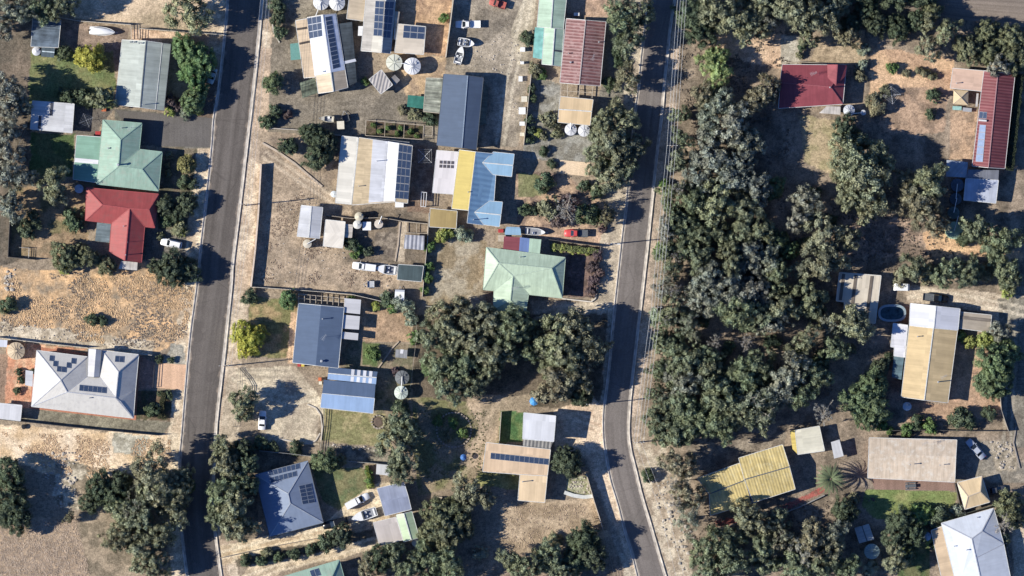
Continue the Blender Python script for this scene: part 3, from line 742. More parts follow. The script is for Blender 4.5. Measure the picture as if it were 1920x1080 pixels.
h = house('red_house', 'red hip roofed house below the mint green one', 'house', 230, 420)
a, b_, c_, d_ = (162, 352, 3.0), (297, 364, 3.0), (290, 427, 3.0), (160, 413, 3.0)
r1, r2 = (192, 384, 4.6), (279, 393, 4.6); v1, v2 = (209, 419, 3.0), (271, 425, 3.0)
s1, s2 = (243, 391, 4.62), (234, 488, 4.5); s3, s4 = (265, 492, 3.0), (205, 472, 3.0)
redm = RM('red1', (168, 76, 74), weather=alb((152, 84, 80)), stain=.14, sheet=.05)
p = roof(h, 'roof', [[a, b_, r2, s1, r1], [a, r1, d_], [b_, c_, r2], [d_, r1, s1, v1], [s1, r2, c_, v2], [v1, s1, s2, s4], [s1, v2, s3, s2]], redm, trim=plain('red_trim', (.32, .07, .07), .6), gutter=plain('red_trim', (.32, .07, .07), .6), wall=wall_brick)
roof(h, 'patio_roof', mono((182, 417), (208, 420), (205, 455), (178, 452), 2.5, 2.8, 2.8, 2.5), RM('smoke', (104, 118, 122), stain=.4), posts=timber)
roof(h, 'porch_roof', mono((227, 489), (258, 492), (257, 507), (222, 504), 2.7, 2.7, 2.4, 2.4), RM('white3', (196, 190, 186)), posts=white_paint)
flue(h, p[5], 232, 424, .5); flue(h, p[6], 240, 454, 2.0, .05, False); flue(h, p[6], 236, 478, .8)

h = house('white_house', 'big white hip roofed house with panels and an orange drive', 'house', 160, 715)
A, B, C = (69, 657, 3.0), (164, 669, 3.0), (114, 713, 5.6); D, E, F = (126, 735, 5.1), (163, 706, 3.7), (59, 762, 3.0)
Gp, H_, I, J = (217, 746, 5.1), (222, 697, 5.1), (260, 665, 3.0), (254, 730, 3.0); K, L, M, N = (225, 752, 4.7), (250, 784, 3.0), (191, 657, 3.0), (187, 707, 3.7)
wht = RM('white4', (208, 205, 200), weather=alb((194, 190, 184)), stain=.07, sheet=.03)
p = roof(h, 'roof', [[A, B, C], [A, C, F], [B, E, D, C], [E, N, Gp, D], [M, H_, Gp, N], [M, I, H_], [I, J, K, Gp, H_], [F, C, D], [F, D, Gp], [F, Gp, L], [Gp, K, L], [K, J, L]], wht, trim=plain('grey_trim', (.36, .37, .40), .6), gutter=G_, wall=wall_cream, capw=.2)
box = [(166, 654), (190, 656), (186, 707), (164, 706)]
roof(h, 'porch_roof', gable((166, 654), (190, 656), (186, 707), (164, 706), 3.75, 3.75, 4.3, (180, 655), (176, 707)), RM('white5', (196, 196, 200), stain=.05), gutter=P_)
for q in ([(93, 666), (102, 667), (101, 678), (92, 677)], [(100, 676), (109, 677), (108, 688), (99, 687)], [(107, 686), (116, 687), (115, 698), (106, 697)], [(116, 687), (125, 688), (124, 699), (115, 698)], [(125, 679), (134, 680), (133, 691), (124, 690)], [(134, 671), (143, 672), (142, 683), (133, 682)]): panels(h, p[0], q, 1, 1)
panels(h, p[5], [(216, 667), (233, 668), (232, 680), (215, 679)], 2, 1); panels(h, p[3], [(149, 721), (200, 726), (199, 738), (148, 733)], 6, 1)
roof(h, 'awning', mono((48, 694), (62, 696), (61, 725), (47, 722), 2.3, 2.6, 2.6, 2.3), RM('lav', (186, 188, 196), stain=.06), posts=white_paint)
flue(h, p[8], 168, 746, .5)
h = house('shed', 'long white flat shed roof beside the white house at the left edge', 'shed', 15, 772)
roof(h, 'roof', mono((-12, 755), (41, 760), (38, 789), (-14, 783), 2.6, 2.6, 2.4, 2.4), RM('white4b', (214, 214, 218), stain=.08), gutter=G_, wall=wall_tin)
h = house('shed', 'tiny white shed beside the cream ribbed tank', 'shed', 5, 644)
roof(h, 'roof', mono((-8, 636), (14, 638), (13, 651), (-9, 650), 2.3, 2.3, 2.1, 2.1), RM('white4c', (214, 216, 226), stain=.05), wall=wall_tin)

# top, between the roads
h = house('weatherboard_house', 'tilted white and tan house with a long row of panels down its shaded side', 'house', 612, 105)
p = roof(h, 'roof', gable((576, 33), (630, 26), (652, 164), (597, 175), 3.1, 3.1, 4.3, (605, 28), (625, 171)), RM('cream1', (206, 186, 156), stain=.16), trim=G_, gutter=G_, wall=wall_cream)
patch(h, 'white_roof_sheets', p[0], [(576.5, 33.5), (604.5, 28.6), (619.5, 136), (590, 142)], RM('white6', (212, 216, 226), stain=.06), .06)
patch(h, 'white_roof_sheets', p[1], [(605.5, 28.6), (629, 26.6), (646.5, 131), (620, 136)], RM('white7', (206, 214, 230), stain=.08), .06)
panels(h, p[0], [(575.5, 34), (602, 29), (605, 68), (580, 73)], 3, 3)
panels(h, p[1], [(609, 32), (622, 29.5), (638, 126), (624, 130)], 1, 12)
p2 = roof(h, 'lean_to_roof', [[(554, 39, 2.5), (576, 35, 3.0), (591, 144, 3.0), (570, 146, 2.5)]], RM('tan1', (202, 178, 146), stain=.14), gutter=G_, wall=wall_cream)
patch(h, 'skylight', p2[0], [(556, 53), (575, 50), (576, 54), (557, 57)], RM('dkstrip2', (70, 62, 56))); patch(h, 'skylight', p2[0], [(561, 80), (580, 76), (581, 80), (562, 84)], RM('dkstrip2', (70, 62, 56)))
p3 = roof(h, 'verandah_roof', [[(632, 45, 3.0), (660, 41, 2.5), (669, 154, 2.5), (651, 163, 3.0)]], RM('char', (78, 86, 90), stain=.4), posts=timber)
patch(h, 'skylight', p3[0], [(644, 115), (666, 110), (668, 115), (646, 120)], RM('white2', (225, 226, 232), stain=.06))
roof(h, 'pergola_roof', mono((562, 155), (590, 146), (597, 174), (567, 184), 2.4, 2.5, 2.5, 2.4), RM('vine', (104, 112, 92), stain=.9), posts=timber_pale)
flue(h, p[0], 606, 134, .5, .1)
roof(h, 'shade_awning', mono((544, 82), (562, 80), (566, 111), (545, 113), 2.2, 2.2, 2.0, 2.0), plain('shade_teal', alb((110, 160, 148)), .9, .1, .15), posts=steel)

h = house('farm_house', 'cream and white roofed house whose panels straddle its ridge at the top edge', 'house', 708, 45)
p = roof(h, 'roof', gable((688, -22), (743, -20), (732, 100), (677, 95), 3.2, 3.0, 4.3, (725, -21), (715, 98)), RM('cream2', (178, 172, 162), stain=.2), trim=G_, gutter=G_, wall=wall_cream)
patch(h, 'white_roof_sheets', p[0], [(699, 67), (717, 69), (714, 97), (696, 96)], RM('cream3', (206, 200, 184), stain=.06), .06)
panels(h, p[0], [(704, 1), (720.5, 2), (716, 68), (700, 67)], 2, 5); panels(h, p[1], [(721.5, 2), (739, 3), (732, 72), (716.5, 70)], 2, 5)
roof(h, 'lean_to_roof', mono((740, 21), (750, 22), (743, 75), (738, 74), 2.7, 2.4, 2.4, 2.7), RM('tan2', (190, 176, 156)))
p2 = roof(h, 'extension_roof', mono((747, 45), (798, 50), (794, 102), (740, 98), 2.7, 2.7, 2.5, 2.5), RM('cream4', (214, 200, 178), stain=.08), gutter=G_, wall=wall_cream)
panels(h, p2[0], [(757, 47), (797, 50.5), (795, 74), (755, 71)], 3, 2)
roof(h, 'awning', mono((672, 49), (681, 49), (680, 67), (671, 67), 2.3, 2.6, 2.6, 2.3), RM('white1', (206, 207, 210)), posts=steel)
h = house('shed', 'tan flat shed roof at the top edge between the twin tanks and the panelled ridge', 'shed', 668, 15)
roof(h, 'roof', mono((657, -20), (689, -18), (681, 39), (650, 35), 2.8, 2.6, 2.6, 2.8), RM('tan3', (210, 190, 158), stain=.12), gutter=G_, wall=wall_tin)
h = house('garden_shed', 'small square grey shed turned at an angle below the twin round tanks', 'shed', 714, 154)
roof(h, 'roof', mono((692, 149), (715, 131), (736, 159), (714, 176), 2.4, 2.6, 2.4, 2.2), RM('grey3', (178, 172, 170), rib=.35, ribw=.8, ribcol=alb((150, 145, 144))), gutter=G_, wall=timber_pale)
roof(h, 'lean_to_roof', mono((732, 147), (740, 140), (750, 150), (741, 160), 2.0, 2.0, 1.8, 1.8), RM('grey4', (150, 146, 146)), wall=wall_tin)

h = house('slate_shed', 'big slate blue gable shed with a clear verandah, tall shadow beside it', 'shed', 866, 210)
p = roof(h, 'roof', gable((832, 139), (906, 146), (893, 281), (819, 272), 3.3, 3.4, 4.5, (877, 142), (866, 277)), RM('slate3', (86, 102, 124), stain=.08, sheet=.05), trim=plain('blue_trim', (.22, .27, .33), .6), gutter=P_, wall=wall_tin)
roof(h, 'verandah_roof', mono((799, 146), (831, 147), (826, 212), (794, 209), 2.5, 3.0, 3.0, 2.5), RM('polycarb', (142, 144, 128), stain=.7, rib=.3, ribw=1.1, ribcol=alb((112, 118, 100))), gutter=timber_pale, posts=timber_pale)
roof(h, 'lean_to_roof', mono((905, 152), (916, 165), (911, 232), (897, 236), 2.6, 2.2, 2.2, 2.6), RM('olive', (112, 110, 92), stain=.5), posts=timber)

# white shed with big roof
h = house('farm_shed', 'very wide cream, tan and white striped roof with panels down its shaded edge', 'shed', 700, 320)
p1_ = roof(h, 'carport_roof', mono((641, 255), (671, 258), (659, 383), (629, 380), 3.0, 3.2, 3.2, 3.0), RM('cream5', (224, 218, 202), stain=.07), gutter=G_, wall=wall_cream)
p = roof(h, 'roof', gable((673, 258), (773, 273), (764, 381), (660, 384), 3.2, 3.7, 3.95, (748.5, 269), (740.5, 378)), RM('tan4', (200, 178, 140), stain=.2), gutter=G_, wall=wall_cream, trim=G_)
patch(h, 'white_roof_sheets', p[0], [(699, 262), (727, 265), (718, 378), (691, 380)], RM('lav2', (200, 202, 210), stain=.1), .06)
patch(h, 'white_roof_sheets', p[0], [(727.5, 265), (748, 268.5), (740, 377), (718.5, 378)], RM('white8', (238, 240, 244), stain=.05), .06)
panels(h, p[1], [(748, 270), (772, 274), (764.5, 374), (740, 372)], 3, 7)
roof(h, 'verandah_roof', mono((690, 258), (768, 266), (767, 273), (689, 263), 2.9, 2.9, 3.0, 3.0), RM('grey5', (118, 120, 122), stain=.4))
flue(h, p[0], 707, 302, 1.6, .08); flue(h, p[0], 673, 349, 1.0, .08)

h = house('blue_house', 'house roofed half yellow and half sky blue with two blue gabled bays', 'house', 885, 350)
yl = RM('yellow1', (200, 178, 92), stain=.08, sheet=.05); bl = RM('blue1', (110, 148, 182), stain=.09, sheet=.06, rib=.25, ribw=1.3, ribcol=alb((98, 136, 172)))
py_ = roof(h, 'yellow_roof', [[(861, 281, 2.9), (892, 285, 3.9), (878, 394, 3.9), (847, 391, 2.9)]], yl, gutter=G_, wall=wall_cream)
pb_ = roof(h, 'blue_roof', [[(892, 285, 3.95), (932, 289, 2.95), (926, 376, 2.95), (907, 422, 2.95), (876, 418, 3.95)]], bl, trim=G_, gutter=G_, wall=wall_cream)
for nm, g in (('bay_roof', gable((926, 284), (964, 288), (960, 331), (922, 327), 3.0, 3.0, 3.0)), ):
    pass
roof(h, 'bay_roof', [[(925, 285, 3.0), (964, 289, 3.0), (961.5, 310, 3.75), (905, 305, 3.75)], [(905, 305, 3.75), (961.5, 310, 3.75), (959, 331, 3.0), (924, 327, 3.0)]], RM('blue2', (142, 180, 206), stain=.08, sheet=.06), trim=G_, gutter=G_, wall=wall_cream)
roof(h, 'bay_roof', [[(918, 377, 3.0), (942, 379, 3.0), (939, 403, 3.75), (890, 398, 3.75)], [(890, 398, 3.75), (939, 403, 3.75), (936, 425, 3.0), (907, 421, 3.0)]], RM('blue2', (142, 180, 206)), trim=G_, gutter=G_, wall=wall_cream)
p = roof(h, 'carport_roof', mono((819, 282), (859, 285), (850, 364), (811, 361), 2.7, 2.8, 2.8, 2.7), RM('white9', (222, 216, 216), stain=.05), gutter=G_, posts=steel)
for i in range(4):
    for j in range(2):
        x = 824.5 + 7.2 * i - j * .6; y = 301 + 7.5 * j + .35 * i
        if True: patch(h, 'skylight', p[0], [(x, y), (x + 5.2, y + .3), (x + 4.8, y + 6), (x - .4, y + 5.7)], RM('dkstrip3', (92, 88, 92)))
roof(h, 'annex_roof', mono((807, 391), (857, 396), (855, 428), (805, 425), 2.6, 2.6, 2.4, 2.4), RM('ochre', (172, 148, 92), stain=.1), gutter=G_, wall=wall_cream)
flue(h, pb_[0], 888, 412, 1.8, .09); flue(h, py_[0], 878, 360, .5)

h = house('shed', 'light grey gable shed nearest the long dark fence', 'shed', 581, 416)
roof(h, 'roof', gable((565, 385), (605, 389), (599, 447), (557, 443), 2.8, 2.8, 3.25, (584, 387), (579, 445)), RM('grey6', (196, 198, 204), stain=.1), trim=G_, gutter=G_, wall=wall_tin)
h = house('shed', 'cream square shed with a small side awning beside the light grey gable shed', 'shed', 626, 438)
roof(h, 'roof', gable((611, 412), (647, 416), (642, 465), (606, 461), 2.8, 2.8, 3.1, (647, 416), (642, 465)) if False else [[(611, 412, 2.6), (647, 416, 2.8), (645, 440, 3.0), (608.5, 436, 2.8)], [(608.5, 436, 2.8), (645, 440, 3.0), (642, 465, 2.8), (606, 461, 2.6)]], RM('cream6', (228, 219, 203), stain=.08), gutter=G_, wall=wall_cream)
roof(h, 'awning', mono((648, 420), (662, 421), (660, 446), (646, 445), 2.5, 2.3, 2.3, 2.5), RM('cream7', (216, 204, 186)), posts=steel)
h = house('greenhouse', 'small translucent grey greenhouse roof beside the pale brick path', 'greenhouse', 776, 454)
roof(h, 'roof', mono((759, 440), (796, 442), (795, 469), (757, 466), 2.3, 2.3, 2.0, 2.0), RM('poly2', (166, 168, 178), stain=.4, rib=.3, ribw=1.0, ribcol=alb((140, 142, 152))), wall=wall_tin, posts=None)
h = house('garden_shed', 'dark green grey flat shed roof beside the white runabout', 'shed', 769, 512)
roof(h, 'roof', mono((747, 496), (794, 499), (790, 528), (745, 524), 2.3, 2.3, 2.1, 2.1), RM('dkteal', (76, 92, 94), stain=.2), gutter=G_, wall=wall_tin)

# mint sheds, rust roof, tan roof
h = house('green_shed', 'pale mint gable shed in two stepped halves with a teal shade cloth', 'shed', 1036, 60)
mint = RM('mint', (176, 200, 174), stain=.16)
roof(h, 'roof', gable((1012, -8), (1062, -3), (1056, 54), (1007, 50), 2.9, 2.9, 3.7, (1037, -6), (1033, 52)), mint, trim=G_, gutter=G_, wall=wall_tin)
p = roof(h, 'rear_roof', gable((1021, 52), (1057, 54), (1052, 124), (1016, 120), 2.7, 2.7, 3.4, (1040, 53), (1035, 122)), mint, trim=G_, gutter=G_, wall=wall_tin)
patch(h, 'skylight', p[1], [(1038, 93), (1053, 95), (1053, 98), (1038, 96)], RM('dkstrip', (78, 82, 92)))
roof(h, 'shade_roof', mono((1003, 51), (1020, 52), (1016, 111), (999, 108), 2.1, 2.5, 2.5, 2.1), plain('shade_cloth', alb((120, 178, 170)), .9, .1, .3, .8), posts=timber)
h = house('rusty_house', 'long house under a rusty red ribbed gable roof', 'house', 1093, 100)
p = roof(h, 'roof', gable((1062, 35), (1136, 41), (1125, 161), (1050, 155), 3.0, 3.0, 4.2, (1098, 38), (1086, 158)), roofmat('roof_rust', alb((132, 88, 85)), rib=.7, ribw=.78, ribcol=alb((184, 150, 144)), weather=alb((172, 140, 134)), stain=.35, sheet=.2), trim=plain('pale_cap', (.42, .36, .33), .7), gutter=G_, wall=wall_cream)
flue(h, p[1], 1123, 79, .7, .12); flue(h, p[0], 1066, 100, .7); aerial(h, p[1], 1112, 108, 1.6, 1.2); flue(h, p[0], 1070, 117, .4, .15)
mb = MB()
for a, b_ in (((1052, 157), (1051, 181)), ((1064, 158), (1064, 183)), ((1111, 163), (1110, 184)), ((1087, 160), (1085, 184))): mb.beam(W(*a, 2.6), W(*b_, 2.6), .15, .18)
mb.beam(W(1051, 170, 2.52), W(1110, 174, 2.52), .1, .12)
mb.build('pergola_frame', timber_pale, h)
h = house('carport', 'small tan roofed carport below the rusty red roof with two white tanks behind it', 'carport', 1078, 210)
roof(h, 'roof', [[(1051, 181, 2.8), (1112, 187, 2.8), (1109, 209, 3.15), (1048, 205, 3.15)], [(1048, 205, 3.15), (1109, 209, 3.15), (1106, 235, 2.7), (1046, 229, 2.7)]], RM('tan5', (226, 196, 150), stain=.08), trim=G_, gutter=G_, wall=wall_cream)

# centre green house
h = house('green_house', 'pale green hip roofed house at the corner of the curved white edging', 'house', 985, 520)
A, B, C, D = (912, 464, 3.0), (1060, 483, 3.0), (1054, 559, 3.0), (906, 543, 3.0); r1, r2 = (935, 493, 4.5), (1034, 503, 4.5)
va, vb = (926, 545, 3.0), (991, 552, 3.0); ap = (962, 517, 4.1); re = (957, 563, 4.1); ea, eb = (925, 582, 3.0), (985, 590, 3.0)
pg = RM('palegreen', (186, 206, 178), stain=.16, sheet=.08); gt = plain('pgreen_trim', (.34, .42, .33), .6)
p = roof(h, 'roof', [[A, B, r2, r1], [A, r1, D], [B, C, r2], [D, r1, ap, va], [r1, r2, ap], [r2, C, vb, ap], [va, ap, re, ea], [ap, vb, eb, re], [re, eb, ea]], pg, trim=gt, gutter=gt, wall=wall_brick)
flue(h, p[0], 975, 482, .5); aerial(h, p[7], 966, 540, 1.4, .2)
h = house('carport', 'carport roofed in red, blue and pale green stripes above the pale green house', 'carport', 980, 460)
roof(h, 'red_roof', mono((945, 443), (975, 445), (973, 473), (943, 471), 2.7, 2.8, 2.8, 2.7), RM('maroon', (138, 70, 78), stain=.12), posts=steel)
roof(h, 'blue_roof', mono((975, 445), (993, 447), (991, 475), (973, 473), 2.8, 2.85, 2.85, 2.8), RM('blue3', (110, 134, 184), stain=.1))
roof(h, 'green_roof', mono((993, 447), (1015, 449), (1012, 477), (991, 475), 2.85, 2.9, 2.9, 2.85), RM('green4', (176, 202, 176), stain=.1), posts=steel)
h = house('boat_shelter', 'small sky blue rounded canopy next to the grey dinghy', 'canopy', 962, 433)
roof(h, 'canopy', [[(950, 425, 2.0), (974, 426, 2.0), (976, 429, 2.1), (948, 428, 2.1)], [(948, 428, 2.1), (976, 429, 2.1), (977, 441, 2.0), (946, 440, 2.0)]], RM('blue2', (142, 180, 206)), posts=steel)

# slate house and workshop
h = house('slate_house', 'slate blue roofed house with three white awning sheets and a beam pergola', 'house', 600, 625)
sl = RM('slate4', (92, 112, 140), stain=.08, sheet=.05)
p = roof(h, 'roof', gable((560, 569), (645, 577), (634, 690), (549, 680), 3.1, 3.1, 3.9, (602, 573), (592, 685)), RM('slate5', (90, 108, 134), stain=.08, sheet=.05), gutter=G_, wall=wall_cream)
for q in (((646, 559), (677, 562), (675, 589), (645, 586)), ((644, 590), (675, 593), (673, 618), (642, 616)), ((642, 622), (672, 625), (671, 638), (640, 635))): roof(h, 'awning', mono(*q, 2.8, 2.5, 2.5, 2.8), RM('white10', (208, 208, 212), stain=.05), posts=steel)
mb = MB()
for i in range(9): t = i / 8; mb.beam(W(*lerp2((560, 551), (646, 560), t), 2.6), W(*lerp2((560, 569), (645, 577), t), 2.6), .12, .16)
for j in range(3): t = j / 2; mb.beam(W(*lerp2((560, 551), (560, 567), t), 2.46), W(*lerp2((646, 560), (645, 575), t), 2.46), .12, .12)
for a in ((560, 551), (589, 554), (618, 557), (646, 560)): mb.beam(W(*a, 0), W(*a, 2.4), .12, .12)
mb.build('pergola_frame', timber_pale, h)
flue(h, p[0], 605, 598, .8, .1); aerial(h, p[1], 608, 632, 1.8, .9); flue(h, p[1], 603, 677, .5, .2)
h = house('workshop', 'workshop roofed in slate and lavender blue bands joined to the slate house', 'workshop', 655, 730)
p = roof(h, 'roof', [[(616, 688, 3.0), (708, 697, 3.0), (706, 708, 3.5), (615, 700, 3.5)], [(615, 700, 3.5), (706, 708, 3.5), (705, 721, 3.0), (614, 711, 3.0)]], RM('slate4', (92, 112, 140)), trim=G_, wall=wall_cream)
lv = RM('lavblue', (146, 174, 210), stain=.07, sheet=.08)
patch(h, 'lavender_sheets', p[1], [(615, 701), (706, 709), (705, 720), (614, 711)], lv, .05)
for i in range(4):
    x = 659 + 11.2 * i; y = 692.5 + 1.1 * i
    patch(h, 'skylight', p[0], [(x, y), (x + 6, y + .6), (x + 5, y + 12), (x - 1, y + 11.4)], RM('white2', (225, 226, 232)))
    patch(h, 'skylight', p[1], [(x - 1, y + 13), (x + 5, y + 13.6), (x + 4, y + 23), (x - 2, y + 22.4)], RM('white2', (225, 226, 232)))
roof(h, 'main_roof', [[(607, 712, 3.0), (704, 721, 3.0), (702, 747, 3.9), (604, 738, 3.9)]], RM('slate4', (92, 112, 140)), wall=wall_tin)
roof(h, 'main_roof', [[(604, 738, 3.9), (702, 747, 3.9), (699, 775, 3.0), (601, 764, 3.0)]], lv, gutter=G_, wall=wall_tin)
h = house('chicken_coop', 'small grey coop roof with a white square in the vegetable patch', 'coop', 752, 663)
p = roof(h, 'roof', mono((742, 655), (764, 656), (763, 672), (741, 670), 1.9, 1.9, 1.6, 1.6), RM('grey7', (148, 150, 156)), wall=timber)
patch(h, 'skylight', p[0], [(751, 655), (757, 655.4), (756, 663), (750, 662.6)], RM('white2', (225, 226, 232)))

# bottom, between the roads
h = house('slate_house', 'slate grey hip roofed house with two banks of panels', 'house', 542, 935)
A, B, C, D = (478, 890, 3.0), (577, 864, 3.0), (606, 980, 3.0), (506, 1006, 3.0); r1, r2 = (540, 926, 5.0), (544, 944, 5.0)
p = roof(h, 'roof', [[A, B, r1], [B, C, r2, r1], [C, D, r2], [D, A, r1, r2]], RM('slate6', (132, 146, 168), stain=.09, sheet=.05), trim=plain('slate_trim', (.30, .33, .37), .6), gutter=P_, wall=wall_brick)
panels(h, p[0], [(503, 883), (562, 868), (562.5, 879), (506, 893)], 7, 1); panels(h, p[0], [(505.5, 895.5), (556, 882.5), (557, 893), (508, 906)], 6, 1)
panels(h, p[1], [(560, 911), (583, 906), (591, 942), (567, 946)], 2, 5)
flue(h, p[0], 486, 889, .4)
h = house('shed', 'two toned grey blue gable shed beside the white motorboat', 'shed', 738, 936)
roof(h, 'roof', [[(707, 916, 2.6), (757, 904, 2.6), (765, 930, 3.3), (715, 941, 3.3)], [(715, 941, 3.3), (765, 930, 3.3), (771, 955, 2.6), (722, 967, 2.6)]], RM('bluegrey', (150, 158, 180), stain=.12), gutter=G_, wall=wall_tin)
h = house('carport', 'plain pale grey carport joined to a pale green gable shed', 'carport', 728, 996)
roof(h, 'roof', mono((700, 980), (742, 970), (755, 1012), (712, 1023), 2.5, 2.6, 2.6, 2.5), RM('palegrey', (196, 186, 178), stain=.07), gutter=G_, posts=steel)
h = house('green_shed', 'narrow pale green gable shed between the pale carport and a dense dark tree', 'shed', 765, 988)
roof(h, 'roof', gable((743, 966), (772, 959), (786, 1008), (757, 1016), 2.7, 2.7, 3.3, (757, 963), (771, 1012)), RM('palegreen2', (184, 204, 166), stain=.1), trim=G_, gutter=G_, wall=wall_tin)
h = house('chicken_coop', 'small white coop roof above the two toned grey blue shed', 'coop', 718, 880)
roof(h, 'roof', mono((706, 870), (732, 872), (730, 892), (705, 889), 2.0, 2.0, 1.7, 1.7), RM('white1', (206, 207, 210)), wall=timber)
h = house('green_house', 'mint green hip roofed house cut off by the bottom edge', 'house', 585, 1095)
A, B, C, D = (528, 1082, 3.0), (636, 1050, 3.0), (655, 1118, 3.0), (548, 1150, 3.0); r1, r2 = (562, 1108, 4.7), (618, 1091, 4.7)
p = roof(h, 'roof', [[A, B, r2, r1], [B, C, r2], [C, D, r1, r2], [D, A, r1]], RM('green1', (160, 198, 174)), trim=plain('green_trim', (.25, .36, .29), .6), gutter=plain('green_trim', (.25, .36, .29), .6), wall=wall_brick)
panels(h, p[0], [(580, 1070), (597, 1065), (602, 1079), (585, 1084)], 2, 1)
h = house('tan_house', 'tan skillion roofed house with one row of panels and a white roofed front room', 'house', 975, 870)
p = roof(h, 'white_roof', mono((982, 774), (1042, 780), (1038, 828), (980, 823), 5.2, 5.2, 4.8, 4.8), RM('white11', (214, 216, 222), stain=.06), gutter=G_, wall=wall_cream)
roof(h, 'link_roof', mono((981, 822), (1037, 828), (1031, 844), (980, 839), 3.4, 3.4, 3.2, 3.2), RM('grey8', (142, 140, 136), rib=.3, ribw=.9, ribcol=alb((110, 110, 108))), wall=wall_cream)
p = roof(h, 'roof', mono((912, 830), (1032, 843), (1026, 893), (905, 884), 3.5, 3.5, 3.2, 3.2), RM('tan6', (220, 190, 154), stain=.09), gutter=G_, wall=wall_cream)
panels(h, p[0], [(920, 848.5), (1029, 860), (1028, 872), (919, 860.5)], 12, 1)
p = roof(h, 'rear_roof', mono((975, 890), (1026, 893), (1021, 942), (971, 938), 3.3, 3.3, 3.0, 3.0), RM('tan7', (228, 200, 158), stain=.09), gutter=G_, wall=wall_cream)
flue(h, p[0], 980, 903, 1.4, .1)

# right of the bending road
h = house('red_house', 'crimson hip and gable roofed house with a shaded corner under the gums', 'house', 1525, 165)
A, B, C, D = (1467, 121, 3.0), (1587, 122, 3.0), (1580, 195, 3.0), (1460, 203, 3.0); r1, r2 = (1463, 155, 4.5), (1557, 163, 4.5)
p = roof(h, 'roof', [[A, B, r2, r1], [B, C, r2], [r1, r2, C, D]], RM('crimson', (150, 72, 80), stain=.14, sheet=.06), trim=plain('crim_trim', (.27, .08, .09), .6), gutter=G_, wall=wall_brick)
roof(h, 'porch_roof', [[(1551, 121, 3.2), (1570, 121, 4.5), (1567, 160, 4.6), (1552, 146, 3.95)], [(1570, 121, 4.5), (1588, 122, 3.2), (1585, 143, 3.5), (1567, 160, 4.6)]], RM('crimson', (150, 72, 80)), trim=plain('crim_trim', (.27, .08, .09), .6))
roof(h, 'awning', mono((1550, 199), (1576, 200), (1576, 215), (1536, 212), 2.4, 2.4, 2.2, 2.2), RM('white3', (196, 190, 186)), posts=steel)
aerial(h, p[0], 1525, 138, 1.4, .3); flue(h, p[2], 1556, 164, .7, .12)
h = house('maroon_house', 'long maroon tiled gable house beside a square shade sail at the upper corner', 'house', 1862, 225)
mar = roofmat('roof_maroon', alb((132, 76, 79)), rib=.6, ribw=.75, ribcol=alb((118, 50, 58)), stain=.2)
p = roof(h, 'roof', gable((1845, 133), (1903, 139), (1884, 316), (1823, 311), 3.0, 3.0, 4.3, (1871, 136), (1853, 314)), mar, trim=plain('maroon_cap', (.36, .20, .20), .6), gutter=G_, wall=wall_brick)
p2 = roof(h, 'wing_roof', mono((1787, 128), (1845, 133), (1841, 171), (1782, 165), 2.7, 3.0, 3.0, 2.7), RM('peach', (214, 180, 156), stain=.1), gutter=G_, wall=wall_brick)
flue(h, p2[0], 1793, 156, .9)
panels(h, p[0], [(1837, 233.5), (1849, 234.5), (1843, 304), (1829, 303)], 1, 5, .06, pv_pale)
pw = p[0]; panels(h, pw, [(1837, 209), (1851, 210), (1850, 223), (1835, 222)], 2, 1)
mb = MB(); a = pw.hit(1835, 225) + Vector((0, 0, .35)); b_ = pw.hit(1850, 226.5) + Vector((0, 0, .35)); mb.tube(a, b_, .27, .27, 12); mb.build('hot_water_cylinder', steel, h)
roof(h, 'patio_roof', mono((1831, 175), (1835, 175), (1833, 200), (1829, 200), 2.6, 2.6, 2.6, 2.6), RM('white3', (196, 190, 186)), posts=steel)
h = house('carport', 'pale silver lean-to roofs joined below the long maroon roof', 'carport', 1835, 345)
roof(h, 'roof', mono((1811, 335), (1872, 338), (1867, 381), (1807, 375), 2.7, 2.7, 2.4, 2.4), RM('silver', (184, 190, 204), stain=.15), gutter=G_, wall=wall_tin)
roof(h, 'link_roof', mono((1815, 318), (1873, 319), (1872, 337), (1812, 334), 2.9, 2.9, 2.7, 2.7), RM('silver2', (120, 124, 134), stain=.2), wall=wall_tin)
roof(h, 'side_roof', mono((1775, 300), (1815, 304), (1812, 333), (1774, 331), 2.5, 2.6, 2.5, 2.4), RM('silver3', (168, 176, 186), stain=.2), posts=steel)
h = house('carport', 'cream carport with three dark stripes beside the oval pool', 'carport', 1612, 555)
p = roof(h, 'roof', [[(1574, 511, 2.8), (1652, 517, 2.8), (1641, 606, 2.6), (1583, 602, 2.6), (1583, 566, 2.67), (1568, 564, 2.67)]], RM('cream8', (212, 200, 178), stain=.1), gutter=G_, wall=wall_cream)
for x in (1579, 1602, 1632): 
    x2 = x - 8.5
    patch(h, 'skylight', p[0], [(x, 513 + (x - 1574) * .077), (x + 6, 513.4 + (x - 1574) * .077), (x2 + 4 + (0 if x > 1590 else 4), 602 if x > 1590 else 563), (x2 - 2 + (0 if x > 1590 else 4), 601.5 if x > 1590 else 562.5)], RM('brownstrip', (112, 102, 92), stain=.3))
h = house('tan_house', 'long gable house roofed tan with one white end beside the oval pool', 'house', 1742, 665)
p = roof(h, 'roof', gable((1705, 611), (1795, 620), (1777, 755), (1690, 744), 3.1, 3.1, 4.3, (1750, 616), (1733, 750)), RM('tan8', (208, 182, 134), stain=.1), gutter=G_, wall=wall_brick, trim=G_)
roof(h, 'white_roof', gable((1707, 569), (1800, 579), (1796, 619), (1705, 610), 3.15, 3.15, 4.35, (1755, 574), (1751, 615)), RM('white12', (214, 216, 226), stain=.05), gutter=G_, wall=wall_brick, trim=G_)
